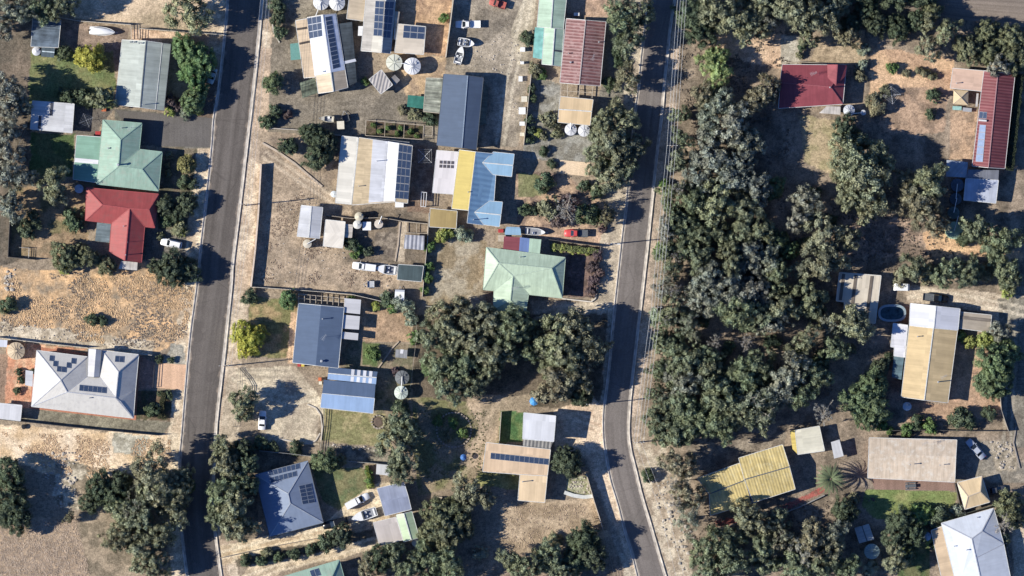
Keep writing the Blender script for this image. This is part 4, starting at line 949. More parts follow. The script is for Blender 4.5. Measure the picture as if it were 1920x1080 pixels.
roof(h, 'side_roof', [[(1675, 606, 2.5), (1702, 610, 2.9), (1696, 670, 2.9), (1676, 667, 2.55), (1677, 651, 2.5), (1670, 650, 2.45)]], RM('white13', (208, 208, 216), stain=.12), gutter=G_, posts=steel)
roof(h, 'glass_roof', mono((1676, 668), (1695, 671), (1690, 712), (1672, 707), 2.4, 2.8, 2.8, 2.4), RM('tealglass', (88, 112, 120), stain=.3), posts=steel)
p2 = roof(h, 'carport_roof', mono((1800, 585), (1859, 591), (1856, 623), (1796, 615), 2.6, 2.5, 2.5, 2.6), RM('taupe', (170, 158, 140), stain=.15), gutter=G_, posts=steel)
patch(h, 'skylight', p2[0], [(1800, 592), (1858, 598), (1857, 604), (1799, 598)], RM('taupe2', (130, 120, 108)))
flue(h, p[1], 1758, 716, 2.2, .13); flue(h, p[0], 1720, 631, 1.0, .1); aerial(h, p[1], 1769, 706, 1.5, .5)
h = house('cream_shed', 'long rectangular cream gable shed roof above the striped green lawn', 'shed', 1710, 862)
p = roof(h, 'roof', gable((1794, 825), (1790, 904), (1627, 896), (1630, 821), 3.0, 3.0, 3.9, (1792, 856), (1629, 851)), RM('cream9', (212, 192, 166), stain=.2, sheet=.06, weather=alb((224, 214, 196))), gutter=G_, wall=wall_brick)
flue(h, p[0], 1706, 871, .8, .1); flue(h, p[0], 1762, 872, .6); aerial(h, p[1], 1734, 831, 1.2)
h = house('yellow_house', 'ribbed yellow roofed house partly under the gum shade', 'house', 1410, 895)
yel = roofmat('roof_yellow', alb((206, 184, 116)), rib=.28, ribw=.70, bump=.03, ribcol=alb((184, 160, 100)), stain=.34, sheet=.14, weather=alb((206, 192, 142)))
p = roof(h, 'roof', [[(1385, 859, 3.1), (1467, 834, 3.1), (1480, 875, 4.0), (1396, 899, 4.0)], [(1396, 899, 4.0), (1480, 875, 4.0), (1491, 917, 3.1), (1413, 942, 3.1)]], yel, trim=P_, gutter=G_, wall=wall_cream)
wg = roof(h, 'wing_roof', [[(1308, 897, 2.9), (1388, 868, 2.9), (1398, 900, 3.6), (1330, 926, 3.6)], [(1330, 926, 3.6), (1398, 900, 3.6), (1410, 943, 2.9), (1332, 966, 2.9)]], yel, trim=P_, gutter=G_, wall=wall_cream)
patch(h, 'roof_gap_strip', wg[1], [(1398, 903), (1402, 902), (1412, 937), (1407, 940)], RM('dkstrip3', (92, 88, 92)))
h = house('carport', 'pale cream carport with one yellow edge above the ribbed yellow roof', 'carport', 1516, 825)
roof(h, 'roof', mono((1491, 807), (1536, 799), (1546, 845), (1496, 852), 2.7, 2.6, 2.6, 2.7), RM('cream10', (222, 216, 192), stain=.1), gutter=G_, wall=wall_tin)
roof(h, 'yellow_roof', mono((1481, 808), (1491, 807), (1496, 852), (1486, 842), 2.5, 2.7, 2.7, 2.5), RM('yellow2', (204, 180, 88)))
h = house('garden_shed', 'narrow white shed roof beside the yellow edged carport', 'shed', 1570, 842)
roof(h, 'roof', mono((1558, 829), (1574, 824), (1582, 855), (1564, 860), 2.3, 2.3, 2.1, 2.1), RM('white1', (206, 207, 210)), wall=wall_tin)
h = house('garden_shed', 'small shiny grey shed next to the ribbed silver tank below the gums', 'shed', 1620, 1000)
roof(h, 'roof', gable((1602, 990), (1629, 982), (1639, 1011), (1611, 1019), 2.1, 2.1, 2.5, (1616, 986), (1626, 1015)), RM('silver4', (174, 182, 184), stain=.2), trim=P_, wall=wall_tin)
h = house('garage', 'small tan hip roofed garage beside the dark parked car', 'garage', 1825, 925)
A, B, C, D = (1795, 905, 2.7), (1841, 893, 2.7), (1856, 941, 2.7), (1809, 955, 2.7); r1, r2 = (1815, 931, 3.7), (1838, 922, 3.7)
roof(h, 'roof', [[A, B, r2, r1], [B, C, r2], [C, D, r1, r2], [D, A, r1]], RM('tan9', (224, 196, 150), stain=.09), trim=plain('tan_cap', (.46, .38, .28), .7), gutter=G_, wall=wall_brick)
h = house('white_house', 'white hip roofed house at the bottom corner with a tan deck along it', 'house', 1830, 1040)
A, B, C = (1765, 981, 3.0), (1863, 953, 3.0), (1822, 1010, 5.0); D, E = (1882, 1020, 3.0), (1841, 996, 4.6)
p = roof(h, 'roof', [[A, B, E, C], [B, D, E], [C, E, D, (1830, 1046, 4.6)], [A, C, (1830, 1046, 4.6), (1842, 1100, 4.6), (1796, 1108, 3.0)], [(1830, 1046, 4.6), D, (1896, 1090, 3.0), (1842, 1100, 4.6)]], RM('white14', (204, 210, 218), stain=.08, sheet=.05), trim=plain('grey_trim', (.36, .37, .40), .6), gutter=G_, wall=wall_cream)
roof(h, 'deck_roof', mono((1746, 995), (1766, 987), (1797, 1106), (1772, 1112), 2.5, 2.9, 2.9, 2.5), RM('tan10', (202, 176, 142), stain=.1), gutter=G_, posts=timber)
flue(h, p[3], 1789, 1024, .5); flue(h, p[3], 1812, 1031, .8, .1); flue(h, p[0], 1832, 970, .4)
mb = MB()
for i in range(5): y = 1020 + i * 8; mb.beam(W(1876 + i * 1.6, y, 2.6), W(1888 + i * 1.6, y - 1, 2.6), .1, .12)
mb.beam(W(1875, 1018, 2.48), W(1884, 1056, 2.48), .1, .1); mb.beam(W(1887, 1017, 2.48), W(1895, 1054, 2.48), .1, .1)
for a in ((1875, 1018), (1884, 1056), (1887, 1017), (1895, 1054)): mb.beam(W(*a, 0), W(*a, 2.45), .1, .1)
mb.build('pergola_frame', trim_dark, h)
# ------------------------------------------------------------------ water tanks, pool
def tank(label, px, py, r, h=2.3, col=(206, 204, 196), ribs=16, rise=.35, pipe=None, cat='water tank', dark=None):
    """ribbed cone top rain tank: wall, lid with radial ribs, hatch"""
    rm = r * S; c = W(px, py, h); t = thing('water_tank', label, cat, (c.x, c.y, 0), 0, 'rain water tanks')
    key = 'tank_%d_%d_%d' % col
    m = plain(key, alb(col), .55, .3, .14, 1.2); m2 = plain(key + '_rib', alb(dark or tuple(int(v * .86) for v in col)), .6, .3, .1)
    mb = MB(); prof = []
    for i in range(8): z = h * i / 8; prof += [(rm * .985, z), (rm, z + h / 16)]
    prof += [(rm, h)]
    mb.lathe(prof, 28, (c.x, c.y, 0)); mb.build('tank_wall', m, t)
    mb = MB(); ribs = 0 if r < 9 else ribs; n = max(24, ribs * 3); rise_ = rise * rm
    mb.lathe([(rm * 1.03, h - .05), (rm * 1.03, h + .02), (rm * .5, h + .02 + rise_ * .55), (rm * .12, h + .02 + rise_)], n, (c.x, c.y, 0))
    lid = mb.build('lid', m, t)
    mb = MB()
    for k in range(ribs):
        a = 2 * math.pi * k / ribs; d = Vector((math.cos(a), math.sin(a), 0))
        mb.beam(Vector((c.x, c.y, h + .05 + rise_)) + d * rm * .14, Vector((c.x, c.y, h + .05)) + d * rm * 1.0, .07, .05)
    if ribs: mb.build('rib', m2, lid)
    mb = MB(); mb.lathe([(.24, 0), (.24, .12), (.18, .16)], 12, (c.x + rm * .45, c.y + rm * .35, h + rise_ * .5)); mb.build('hatch', m2, t)
    if pipe:
        p = W(*pipe, h + .5); mb = MB(); mb.tube((c.x, c.y, h + rise_ + .1), p, .09, .09, 8); mb.tube(p, (p.x, p.y, h + .2), .07, .07, 8); mb.build('inlet_pipe', white_paint, t)
    return t
tank('white ribbed twin tank at the top edge nearer the tilted house', 602, 4, 14.5, 2.4, (222, 222, 220), 12, .3, (592, 30))
tank('white ribbed twin tank at the top edge nearer the tan flat shed', 632, 5, 14.5, 2.4, (222, 222, 220), 12, .3)
tank('cream flat topped tank with dark lid marks beside the bright white conical tank', 739, 117, 15, 2.3, (216, 216, 196), 8, .12, dark=(140, 140, 120))
tank('bright white conical ribbed tank casting a round shadow on bare soil', 773, 124, 15.5, 2.5, (228, 228, 228), 14, .3, (752, 118))
tank('big cream ribbed tank in the terracotta yard of the white house', 30, 658, 16, 2.3, (206, 184, 150), 14, .25)
tank('small white tank tucked beside the flat grey corner shed', 68, 96, 8, 1.8, (206, 208, 212), 8)
tank('small white tank between the mint green roof and the red hip roof', 148, 354, 8, 1.9, (190, 196, 206), 8)
tank('cream tank, upper one of the touching pair beside the cream square shed', 673, 406, 8, 2.2, (206, 196, 168), 8)
tank('white tank, lower one of the touching pair beside the cream square shed', 670, 421, 8, 2.2, (222, 218, 204), 8)
tank('lone pale pinkish tank at the end of the yard fence', 710, 420, 8, 2.2, (212, 198, 180), 8, .1, (716, 405))
tank('cream tank at the foot of the light grey gable shed', 576, 457, 8, 2.0, (208, 198, 176), 8, .2, (592, 448))
tank('dark grey tank joined by a pipe to the pale green ribbed one', 754, 708, 13, 2.2, (118, 122, 122), 10, .2)
tank('pale green ribbed tank beside the lavender banded workshop', 752, 736, 12.5, 2.2, (206, 216, 200), 12, .25, (754, 706))
tank('white round tank at the tip of the pale green gable shed', 780, 1017, 8, 2.0, (218, 214, 204), 8)
tank('white ribbed tank below the tan carport, the one nearer the dirt lane', 1070, 243, 11, 2.2, (220, 220, 222), 8, .2, (1070, 230))
tank('white ribbed tank below the tan carport, the one nearer the road', 1095, 245, 11, 2.2, (220, 220, 222), 8, .2)
tank('white domed tank touching the corner of the crimson roof', 1592, 207, 10.5, 2.2, (196, 200, 206), 10, .3)
tank('tiny white tank piped to the domed tank at the crimson roof', 1619, 211, 5, 1.8, (206, 208, 210), 6, .2, (1600, 213))
tank('dark blue grey tank squeezed beside the silver lean-to roofs', 1795, 347, 12, 2.2, (92, 104, 118), 10, .2)
tank('dark tank, second from the top in the row under the big olive gum', 1792, 373, 11, 2.2, (80, 92, 100), 10, .2, (1795, 345))
tank('green black tank, third from the top in the row under the big olive gum', 1788, 399, 11, 2.2, (92, 112, 108), 10, .2, (1794, 372))
tank('large pale green ribbed tank on the orange sandy clearing', 1789, 432, 16, 2.3, (164, 192, 162), 18, .28, (1797, 405))
tank('small pale tank at the foot of the tan gable house', 1701, 762, 8, 1.9, (196, 200, 200), 8, .2)
tank('silver ribbed tank below the small shiny shed under the gums', 1635, 1034, 14, 2.3, (150, 172, 168), 16, .28)
tank('pale blue grey tank beside the tan deck of the corner white house', 1738, 1006, 8, 2.0, (170, 184, 196), 8, .2)
tank('small white tank at the wall of the cream striped shed', 626, 364, 6, 1.8, (214, 222, 226), 6)

c = W(1672, 587, .0); t = thing('swimming_pool', 'oval above ground swimming pool with dark water beside the tan house', 'swimming pool', c)
mb = MB(); ring = []
def oval(rx, ry, z, n=40): return [(c.x + math.copysign(abs(math.cos(a)) ** .7, math.cos(a)) * rx, c.y + math.copysign(abs(math.sin(a)) ** .8, math.sin(a)) * ry, z) for a in [2 * math.pi * i / n for i in range(n)]]
rs = [oval(3.35, 2.05, 0), oval(3.35, 2.05, 1.2), oval(3.42, 2.12, 1.22), oval(3.42, 2.12, 1.28), oval(2.85, 1.58, 1.28), oval(2.85, 1.58, .3)]
n_ = 40; mb.v = [p for r_ in rs for p in r_]
for k in range(5):
    for i in range(n_): j = (i + 1) % n_; mb.f.append((k * n_ + i, k * n_ + j, (k + 1) * n_ + j, (k + 1) * n_ + i)); mb.m.append(0); mb.uv.append(None)
mb.build('pool_wall', plain('pool_rim', alb((150, 170, 178)), .5, .3, .2), t)
wat = plain('pool_water', (.025, .060, .075), .08, .5, .7, .9)
mb = MB(); mb.add(oval(2.86, 1.59, 1.05), [tuple(range(40))]); mb.build('water', wat, t)

# ------------------------------------------------------------------ vehicles
def loft(mb, secs, n_mi=0, cap=True):
    k = len(secs[0]); b = len(mb.v)
    for s_ in secs: mb.v += [tuple(v) for v in s_]
    def F(f, mi): mb.f.append(f); mb.m.append(mi); mb.uv.append(None)
    for i in range(len(secs) - 1):
        for j in range(k):
            q = (j + 1) % k; F((b + i * k + j, b + i * k + q, b + (i + 1) * k + q, b + (i + 1) * k + j), n_mi)
    if cap:
        F(tuple(b + j for j in range(k - 1, -1, -1)), n_mi); F(tuple(b + (len(secs) - 1) * k + j for j in range(k)), n_mi)
def car_paint(name, col, rough=.25): return plain('paint_' + name, col, rough, .5, .04, .8)
def wheel(root, x, y, r=.33, w=.22):
    mb = MB(); mb.tube((x, y - w / 2, r), (x, y + w / 2, r), r, r, 16); wo = mb.build('wheel', rubber, root, (0, 0, 0))
    mb = MB(); s_ = 1 if y > 0 else -1; mb.tube((x, y + s_ * w / 2, r), (x, y + s_ * (w / 2 + .02), r), r * .6, r * .55, 12); mb.build('rim', steel, wo, (0, 0, 0))
def vehicle(name, label, cat, nose, tail, kind, paint, group='cars parked on the blocks', cover=None):
    """kind: sedan, suv, ute (open tray), canopy (ute with box canopy), truck"""
    a = W(*nose, 0); b = W(*tail, 0); mid = (a + b) / 2; L = (a - b).length; rz = math.atan2(a.y - b.y, a.x - b.x)
    t = thing(name, label, cat, (mid.x, mid.y, .03), rz, group)
    hl = L / 2; w = .92; zb = .28
    top = {'sedan': .86, 'suv': 1.0, 'ute': .98, 'canopy': .98, 'truck': 1.0}[kind]
    def sec(x, hw, zt, ed=.12):
        return [(x, -hw * .94, zb), (x, -hw, zb + .25), (x, -hw, zt - ed), (x, -hw * .88, zt), (x, hw * .88, zt), (x, hw, zt - ed), (x, hw, zb + .25), (x, hw * .94, zb)]
    tray = kind in ('ute', 'truck')
    x0 = -hl if not tray else -hl * .12
    xs = [(x0, w * .82, top - .08), (x0 + .12, w * .95, top), (x0 + (hl - x0) * .35, w, top + .03), (hl * .35, w, top), (hl * .72, w * .97, top - .10), (hl - .15, w * .88, top - .18), (hl, w * .68, top - .26)]
    mb = MB(); loft(mb, [sec(*q) for q in xs]); mb.build('body', paint, t, (0, 0, 0), True)
    if kind == 'sedan': c0, c1, r0, r1, rt = -hl * .62, hl * .42, -hl * .38, hl * .08, 1.42
    elif kind == 'suv': c0, c1, r0, r1, rt = -hl * .93, hl * .40, -hl * .85, hl * .10, 1.72
    else: c0, c1, r0, r1, rt = -hl * .12, hl * .45, -hl * .08, hl * .18, 1.68
    if kind == 'canopy': c0, r0 = -hl * .05, 0.0
    mb = MB(); q = w * .86; q2 = w * .68
    loft(mb, [[(c0, -q, top), (c1, -q, top), (c1, q, top), (c0, q, top)], [(r0, -q2, rt), (r1, -q2, rt), (r1, q2, rt), (r0, q2, rt)]]); mb.build('window', glass_dark, t, (0, 0, 0))
    mb = MB(); mb.box(((r0 + r1) / 2, 0, rt + .02), (r1 - r0 + .06, q2 * 2 + .06, .06), 0, 0, .93)
    for sx, cx in ((r0, c0), (r1, c1)):
        for s_ in (-1, 1): mb.beam((sx, s_ * q2, rt), (cx, s_ * q, top), .07, .07)
    mb.beam(((r0 + r1) / 2, q2 + .005, rt), ((r0 + r1) / 2, q + .005, top), .07, .05); mb.beam(((r0 + r1) / 2, -q2 - .005, rt), ((r0 + r1) / 2, -q - .005, top), .07, .05)
    mb.build('cabin_roof', paint, t, (0, 0, 0))
    if tray:
        tm = cover or steel; mb = MB(); xa, xb = -hl, -hl * .15
        mb.box(((xa + xb) / 2, 0, .92), (xb - xa, 1.8, .08))
        for s_ in (-1, 1): mb.box(((xa + xb) / 2, s_ * .88, 1.08), (xb - xa, .05, .26))
        mb.box((xa + .03, 0, 1.08), (.05, 1.7, .26)); mb.box((xb - .03, 0, 1.2), (.06, 1.75, .5))
        mb.box(((xa + xb) / 2, 0, .6), (xb - xa, .8, .4)); mb.build('tray', tm, t, (0, 0, 0))
    if kind == 'canopy':
        mb = MB(); xa, xb = -hl, -hl * .08
        loft(mb, [[(xa, -w * .93, top - .02), (xb, -w * .93, top - .02), (xb, w * .93, top - .02), (xa, w * .93, top - .02)], [(xa + .03, -w * .86, 1.75), (xb - .03, -w * .86, 1.75), (xb - .03, w * .86, 1.75), (xa + .03, w * .86, 1.75)]]); mb.build('canopy', white_paint, t, (0, 0, 0))
    for x in (-hl * .58, hl * .60):
        for y in (-w + .08, w - .08): wheel(t, x, y)
    for s_ in (-1, 1):
        mb = MB(); mb.box((hl - .10, s_ * w * .62, top - .34), (.16, .3, .14)); mb.build('headlight', lamp_glass, t, (0, 0, 0))
        mb = MB(); mb.box((-hl + .02, s_ * w * .72, .8), (.06, .24, .16)); mb.build('tail_light', red_paint, t, (0, 0, 0))
        mb = MB(); mb.box((c1 - .25, s_ * (w + .08), top + .08), (.14, .2, .14)); mb.build('wing_mirror', paint, t, (0, 0, 0))
    return t
wp = car_paint('white', (.74, .74, .73)); sp_ = car_paint('silver', (.38, .41, .46)); bp_ = car_paint('black', (.010, .011, .013)); rp = car_paint('red', (.50, .06, .06), .4)
vehicle('parked_car', 'white wagon parked on the asphalt drive of the red hip roofed house', 'car', (302, 452), (341, 461), 'suv', wp)
vehicle('parked_car', 'white sedan alone on the wide gravel forecourt', 'car', (493, 770), (491, 806), 'sedan', wp)
vehicle('parked_ute', 'white utility with a white canopy parked behind the white runabout', 'utility vehicle', (661, 497), (705, 503), 'canopy', wp)
vehicle('parked_ute', 'white utility with a white canopy facing the two toned grey blue shed', 'utility vehicle', (692, 928), (649, 950), 'canopy', wp)
vehicle('parked_car', 'black car in the shade at the corner of the slate grey hip roof', 'car', (606, 987), (652, 974), 'suv', bp_)
vehicle('parked_ute', 'white tray utility on the dirt lot, uppermost vehicle along the dark fence', 'utility vehicle', (854, 46), (901, 46), 'ute', wp, cover=white_paint)
vehicle('parked_ute', 'red utility with a grey tray beside the dinghy', 'utility vehicle', (1058, 437), (1102, 438), 'ute', rp, cover=trim_dark)
vehicle('parked_car', 'silver car slanting in the shadow of the long cream shed', 'car', (1814, 825), (1844, 859), 'sedan', sp_)
vehicle('parked_car', 'dark grey car half in shadow beside the small tan garage', 'car', (1886, 916), (1848, 922), 'sedan', car_paint('charcoal', (.06, .065, .075)))
vehicle('parked_car', 'pale blue green car under the edge of the bright green roadside tree', 'car', (393, 157), (402, 128), 'sedan', car_paint('aqua', (.42, .50, .48)))
vehicle('parked_ute', 'dark utility with an open tray above the white roofed end of the tan house', 'utility vehicle', (1778, 561), (1730, 556), 'ute', bp_, cover=trim_dark)
vehicle('farm_truck', 'small old red truck cut off at the top edge', 'truck', (918, 2), (948, 12), 'truck', plain('faded_red', (.36, .10, .08), .7), cover=plain('faded_red', (.36, .10, .08), .7))

def trailer(label, front, back, w=1.5, bed=steel, cat='trailer', sides=.35):
    a = W(*front, 0); b = W(*back, 0); L = (a - b).length; m = (a + b) / 2
    t = thing('trailer', label, cat, (m.x, m.y, 0), math.atan2(a.y - b.y, a.x - b.x), 'trailers')
    hl = L / 2; f = hl - 1.0; mb = MB(); mb.box(((f - hl) / 2, 0, .55), (f + hl, w, .08))
    for s_ in (-1, 1): mb.box(((f - hl) / 2, s_ * (w / 2 - .03), .55 + sides / 2), (f + hl, .05, sides))
    mb.box((f - .03, 0, .55 + sides / 2), (.05, w - .12, sides)); mb.box((-hl + .03, 0, .55 + sides / 2), (.05, w - .12, sides)); mb.build('tray', bed, t, (0, 0, 0))
    mb = MB(); mb.beam((f, w * .4, .5), (hl, 0, .5), .08, .08); mb.beam((f, -w * .4, .5), (hl, 0, .5), .08, .08); mb.tube((hl - .15, 0, 0), (hl - .15, 0, .6), .03); mb.build('drawbar', steel, t, (0, 0, 0))
    for y in (-w / 2 - .14, w / 2 + .14): wheel(t, -hl * .25, y, .3, .2)
    return t
trailer('small grey box trailer on the dry lot below the white runabout', (681, 533), (702, 533), 1.6, plain('galv', (.40, .41, .42), .5))
trailer('dark cage trailer beside the square white tank on the gravel yard', (645, 208), (650, 228), 1.7, trim_dark, sides=.9)
def boat(label, bow, stern, w=2.1, hull=None, deck=None, cover=False, cat='boat', fore=.38, console=True, motor=True):
    """hull lofted bow to stern, foredeck, cockpit floor, screen, seats, outboard; it sits on its own road trailer"""
    hull = hull or white_paint; deck = deck or white_paint
    a = W(*bow, 0); b = W(*stern, 0); L = (a - b).length; m = (a + b) / 2; rz = math.atan2(a.y - b.y, a.x - b.x)
    t = thing('boat', label, cat, (m.x, m.y, .42), rz, 'boats on the blocks'); hl = L / 2
    st = [(-1, .90, 0), (-.6, .98, 0), (-.1, 1.0, 0), (.3, .92, .02), (.6, .70, .08), (.82, .42, .16), (.96, .14, .26), (1.0, .03, .30)]
    secs = []; h_ = .85
    for x, f, r in st: ww = w / 2 * f; secs.append([(x * hl, 0, r), (x * hl, -ww * .8, .25 + r), (x * hl, -ww, h_ + r * .5), (x * hl, ww, h_ + r * .5), (x * hl, ww * .8, .25 + r)])
    mb = MB(); k = 5
    for s_ in secs: mb.v += s_
    for i in range(len(secs) - 1):
        for j in (0, 1, 3, 4):
            q = (j + 1) % k; mb.f.append((i * k + j, i * k + q, (i + 1) * k + q, (i + 1) * k + j)); mb.m.append(0); mb.uv.append(None)
    mb.add(secs[0], [(4, 3, 2, 1, 0)])
    for s_ in (2, 3):
        for i in range(len(secs) - 1): mb.beam(secs[i][s_], secs[i + 1][s_], .10, .07)
    mb.beam(secs[0][2], secs[0][3], .1, .07)
    mb.build('hull', hull, t, (0, 0, 0))
    if cover:
        mb = MB(); cs = []
        for x, f, r in st: ww = w / 2 * f; hh = .5 * (1 - abs(x) ** 2.2) * (1 + .2 * math.sin(x * 7)); z = h_ + r * .5 + .05; cs.append([(x * hl, -ww, z - .1), (x * hl, -ww * .6, z + hh * .7), (x * hl, 0, z + hh), (x * hl, ww * .6, z + hh * .7), (x * hl, ww, z - .1)])
        loft(mb, cs); mb.build('boat_cover', white_paint, t, (0, 0, 0), True)
    else:
        fl = [(x * hl, w / 2 * f * .86) for x, f, r in st]
        mb = MB(); top = [(x, -y, .42) for x, y in fl] + [(x, y, .42) for x, y in reversed(fl)]; mb.add(top, [tuple(range(len(top)))]); mb.build('cockpit_floor', plain('boat_floor', (.22, .23, .25), .8), t, (0, 0, 0))
        fx0 = 1 - 2 * fore; P2 = [(fx0, np.interp(fx0, [s_[0] for s_ in st], [s_[1] for s_ in st]), 0)] + [s_ for s_ in st if s_[0] > fx0]
        mb = MB(); tp = [(x * hl, -w / 2 * f * .97, h_ + r * .5 + .02) for x, f, r in P2] + [(x * hl, w / 2 * f * .97, h_ + r * .5 + .02) for x, f, r in reversed(P2)]
        mb.add(tp, [tuple(range(len(tp)))]); x = fx0 * hl; ww = w / 2 * P2[0][1] * .97; mb.add([(x, -ww, .42), (x, ww, .42), (x, ww, h_), (x, -ww, h_)], [(0, 1, 2, 3)]); mb.build('foredeck', deck, t, (0, 0, 0))
        if console:
            mb = MB(); x = fx0 * hl - .05
            mb.add([(x, -ww * .9, h_), (x, ww * .9, h_), (x - .25, ww * .8, h_ + .45), (x - .25, -ww * .8, h_ + .45), (x - .04, -ww * .9, h_), (x - .04, ww * .9, h_), (x - .29, ww * .8, h_ + .45), (x - .29, -ww * .8, h_ + .45)], [(0, 1, 2, 3), (7, 6, 5, 4), (3, 2, 6, 7), (0, 3, 7, 4), (2, 1, 5, 6)]); mb.build('windscreen', glass_dark, t, (0, 0, 0))
        for s_ in ((-.45,) if not console else (-.45, .45)):
            mb = MB(); mb.box((-.15 * hl, s_ * w * .5, .62), (.5, .5, .3)); mb.box((-.15 * hl - .25, s_ * w * .5, .85), (.1, .5, .35)); mb.build('seat', white_paint, t, (0, 0, 0))
        mb = MB(); mb.box((-.8 * hl, 0, .62), (.4, w * .75, .22)); mb.build('thwart', deck, t, (0, 0, 0))
    if motor:
        mb = MB(); mb.box((-hl - .22, 0, 1.0), (.45, .34, .5), 0, 0, .8); mb.box((-hl - .2, 0, .5), (.16, .12, .7)); mb.build('outboard_motor', black_plastic, t, (0, 0, 0))
    tr = thing('boat_trailer', 'galvanised road trailer under the ' + label, 'boat trailer', (m.x, m.y, 0), rz, 'boat trailers')
    mb = MB()
    for s_ in (-1, 1): mb.beam((-hl * .9, s_ * .6, .40), (hl * .45, s_ * .6, .40), .1, .1); mb.beam((hl * .45, s_ * .6, .40), (hl + .7, 0, .40), .1, .1)
    for x in (-.8, -.2, .3): mb.beam((x * hl, -.6, .40), (x * hl, .6, .40), .08, .08)
    mb.tube((hl + .6, 0, .02), (hl + .6, 0, .5), .03); mb.build('trailer_frame', steel, tr, (0, 0, 0))
    for y in (-w / 2 - .02, w / 2 + .02): wheel(tr, -hl * .3, y, .28, .18)
    return t
boat('white runabout with dark cockpit behind the canopy utility', (706, 503), (744, 508), 2.2)
boat('big white motorboat beside the two toned grey blue shed', (660, 973), (706, 958), 2.3, fore=.42)
boat('white covered boat on the brown paving of the top block', (216, 61), (169, 57), 2.0, cover=True)
boat('white boat slanting across the dirt lot', (889, 83), (859, 78), 2.0, fore=.3)
boat('narrow white boat standing upright along the dark fence', (866, 88), (857, 120), 1.9, fore=.35)
boat('grey aluminium dinghy with bench seats', (1022, 436), (985, 433), 1.7, plain('alloy', (.58, .58, .57), .4, .4), plain('alloy', (.58, .58, .57), .4, .4), console=False, fore=.2, motor=False)
boat('small cream rowing boat on the gravel yard', (603, 222), (626, 224), 1.5, cream_paint, cream_paint, console=False, fore=.25, motor=False)
def caravan(label, front, back, w=2.2, h=2.3, cat='caravan', mat=white_paint):
    a = W(*front, 0); b = W(*back, 0); L = (a - b).length; m = (a + b) / 2
    t = thing('caravan', label, cat, (m.x, m.y, 0), math.atan2(a.y - b.y, a.x - b.x), 'trailers'); hl = L / 2
    mb = MB(); pr = [(-hl, .55), (-hl + .05, h - .35), (-hl + .45, h), (hl - .5, h), (hl - .05, h - .5), (hl, .55)]
    loft(mb, [[(x, -w / 2, z) for x, z in pr], [(x, w / 2, z) for x, z in pr]]); mb.build('body', mat, t, (0, 0, 0))
    mb = MB(); mb.box((0, 0, h + .04), (.5, .5, .08)); mb.build('roof_vent', cream_paint, t, (0, 0, 0))
    for y in (-w / 2 - .004, w / 2 + .004): mb = MB(); mb.box((0, y, 1.6), (hl * .8, .02, .5)); mb.build('window', glass_dark, t, (0, 0, 0))
    mb = MB(); mb.beam((hl, .4, .5), (hl + .8, 0, .5), .08, .08); mb.beam((hl, -.4, .5), (hl + .8, 0, .5), .08, .08); mb.build('drawbar', steel, t, (0, 0, 0))
    for y in (-w / 2 + .05, w / 2 - .05): wheel(t, -.1 * hl, y, .32, .2)
    return t
caravan('small white caravan by the blue grey shrub at the lot corner', (750, 543), (749, 564), 2.3)
caravan('white box van trailer on the drive above the tan gable house', (1705, 539), (1675, 538), 1.7, 1.9)

# ------------------------------------------------------------------ fences and walls
def fence(label, pts, kind='sheet', h=1.8, col=(170, 165, 155), name=None, cat=None, w=.07, grp='fences and low walls'):
    P = [W(*p, 0) for p in pts]; o = W(*pts[0], 0)
    nm = name or {'sheet': 'steel_fence', 'wire': 'wire_fence', 'wall': 'garden_wall', 'edge': 'garden_edging', 'rail': 'rail_fence'}[kind]
    t = thing(nm, label, cat or {'wall': 'wall', 'edge': 'edging'}.get(kind, 'fence'), o, 0, grp)
    m = plain('fence_%d_%d_%d' % col, alb(col), .7, .2, .18, 1.0); mb = MB()
    if kind in ('wall', 'edge'):
        for i in range(len(P) - 1): mb.beam(P[i] + Vector((0, 0, h / 2)), P[i + 1] + Vector((0, 0, h / 2)), w, h + i * .002)
        mb.build('wall' if kind == 'wall' else 'edging', m, t); return t
    post = None
    for i in range(len(P) - 1):
        a, b = P[i], P[i + 1]; up = Vector((0, 0, 1))
        if kind == 'sheet': mb.beam(a + up * (h / 2), b + up * (h / 2), .05, h); mb.beam(a + up * h, b + up * h, w + .05, .05)
        elif kind == 'rail':
            for z in (.35, .7, 1.0): mb.beam(a + up * (h * z), b + up * (h * z), .05, .1)
        else:
            for z in (.3, .6, .95): mb.beam(a + up * (h * z), b + up * (h * z), .03, .03)
        n_ = max(1, int((b - a).length / 3.2))
        for k in range(n_ + (1 if i == len(P) - 2 else 0)):
            q = a + (b - a) * (k / n_)
            if post is None:
                pm = MB(); pm.box((0, 0, h / 2 + .04), (.1, .1, h + .08)); post = pm.build('post', m if kind != 'wire' else timber, t, (0, 0, 0)); post.location = q - o
            else:
                c_ = post.copy(); COL.objects.link(c_); c_.parent = t; c_.location = q - o
    mb.build('panel' if kind == 'sheet' else 'rails', m, t); return t
pale = (205, 196, 180); grey_ = (150, 150, 146); dk = (96, 92, 88)
fence('pale steel fence sloping above the white covered boat to the straight street', [(100, 31), (150, 40), (246, 47)], 'sheet', 1.8, pale)
fence('pale steel fence along the sandy strip above the long grey gable house', [(262, 54), (340, 60), (421, 66)], 'sheet', 1.8, pale)
fence('low pale gate across the sandy strip above the long grey gable house', [(246, 47), (247, 74)], 'rail', 1.3, pale, 'gate', 'gate')
fence('second low pale gate across the sandy strip beside the first', [(262, 54), (261, 75)], 'rail', 1.3, pale, 'gate', 'gate')
fence('weathered wire fence behind the trees left of the mint green house', [(58, 195), (50, 240), (36, 270), (32, 322)], 'wire', 1.2, grey_)
fence('grey steel fence down the left side of the red house block', [(20, 405), (18, 440), (16, 482), (67, 487)], 'sheet', 1.8, dk)
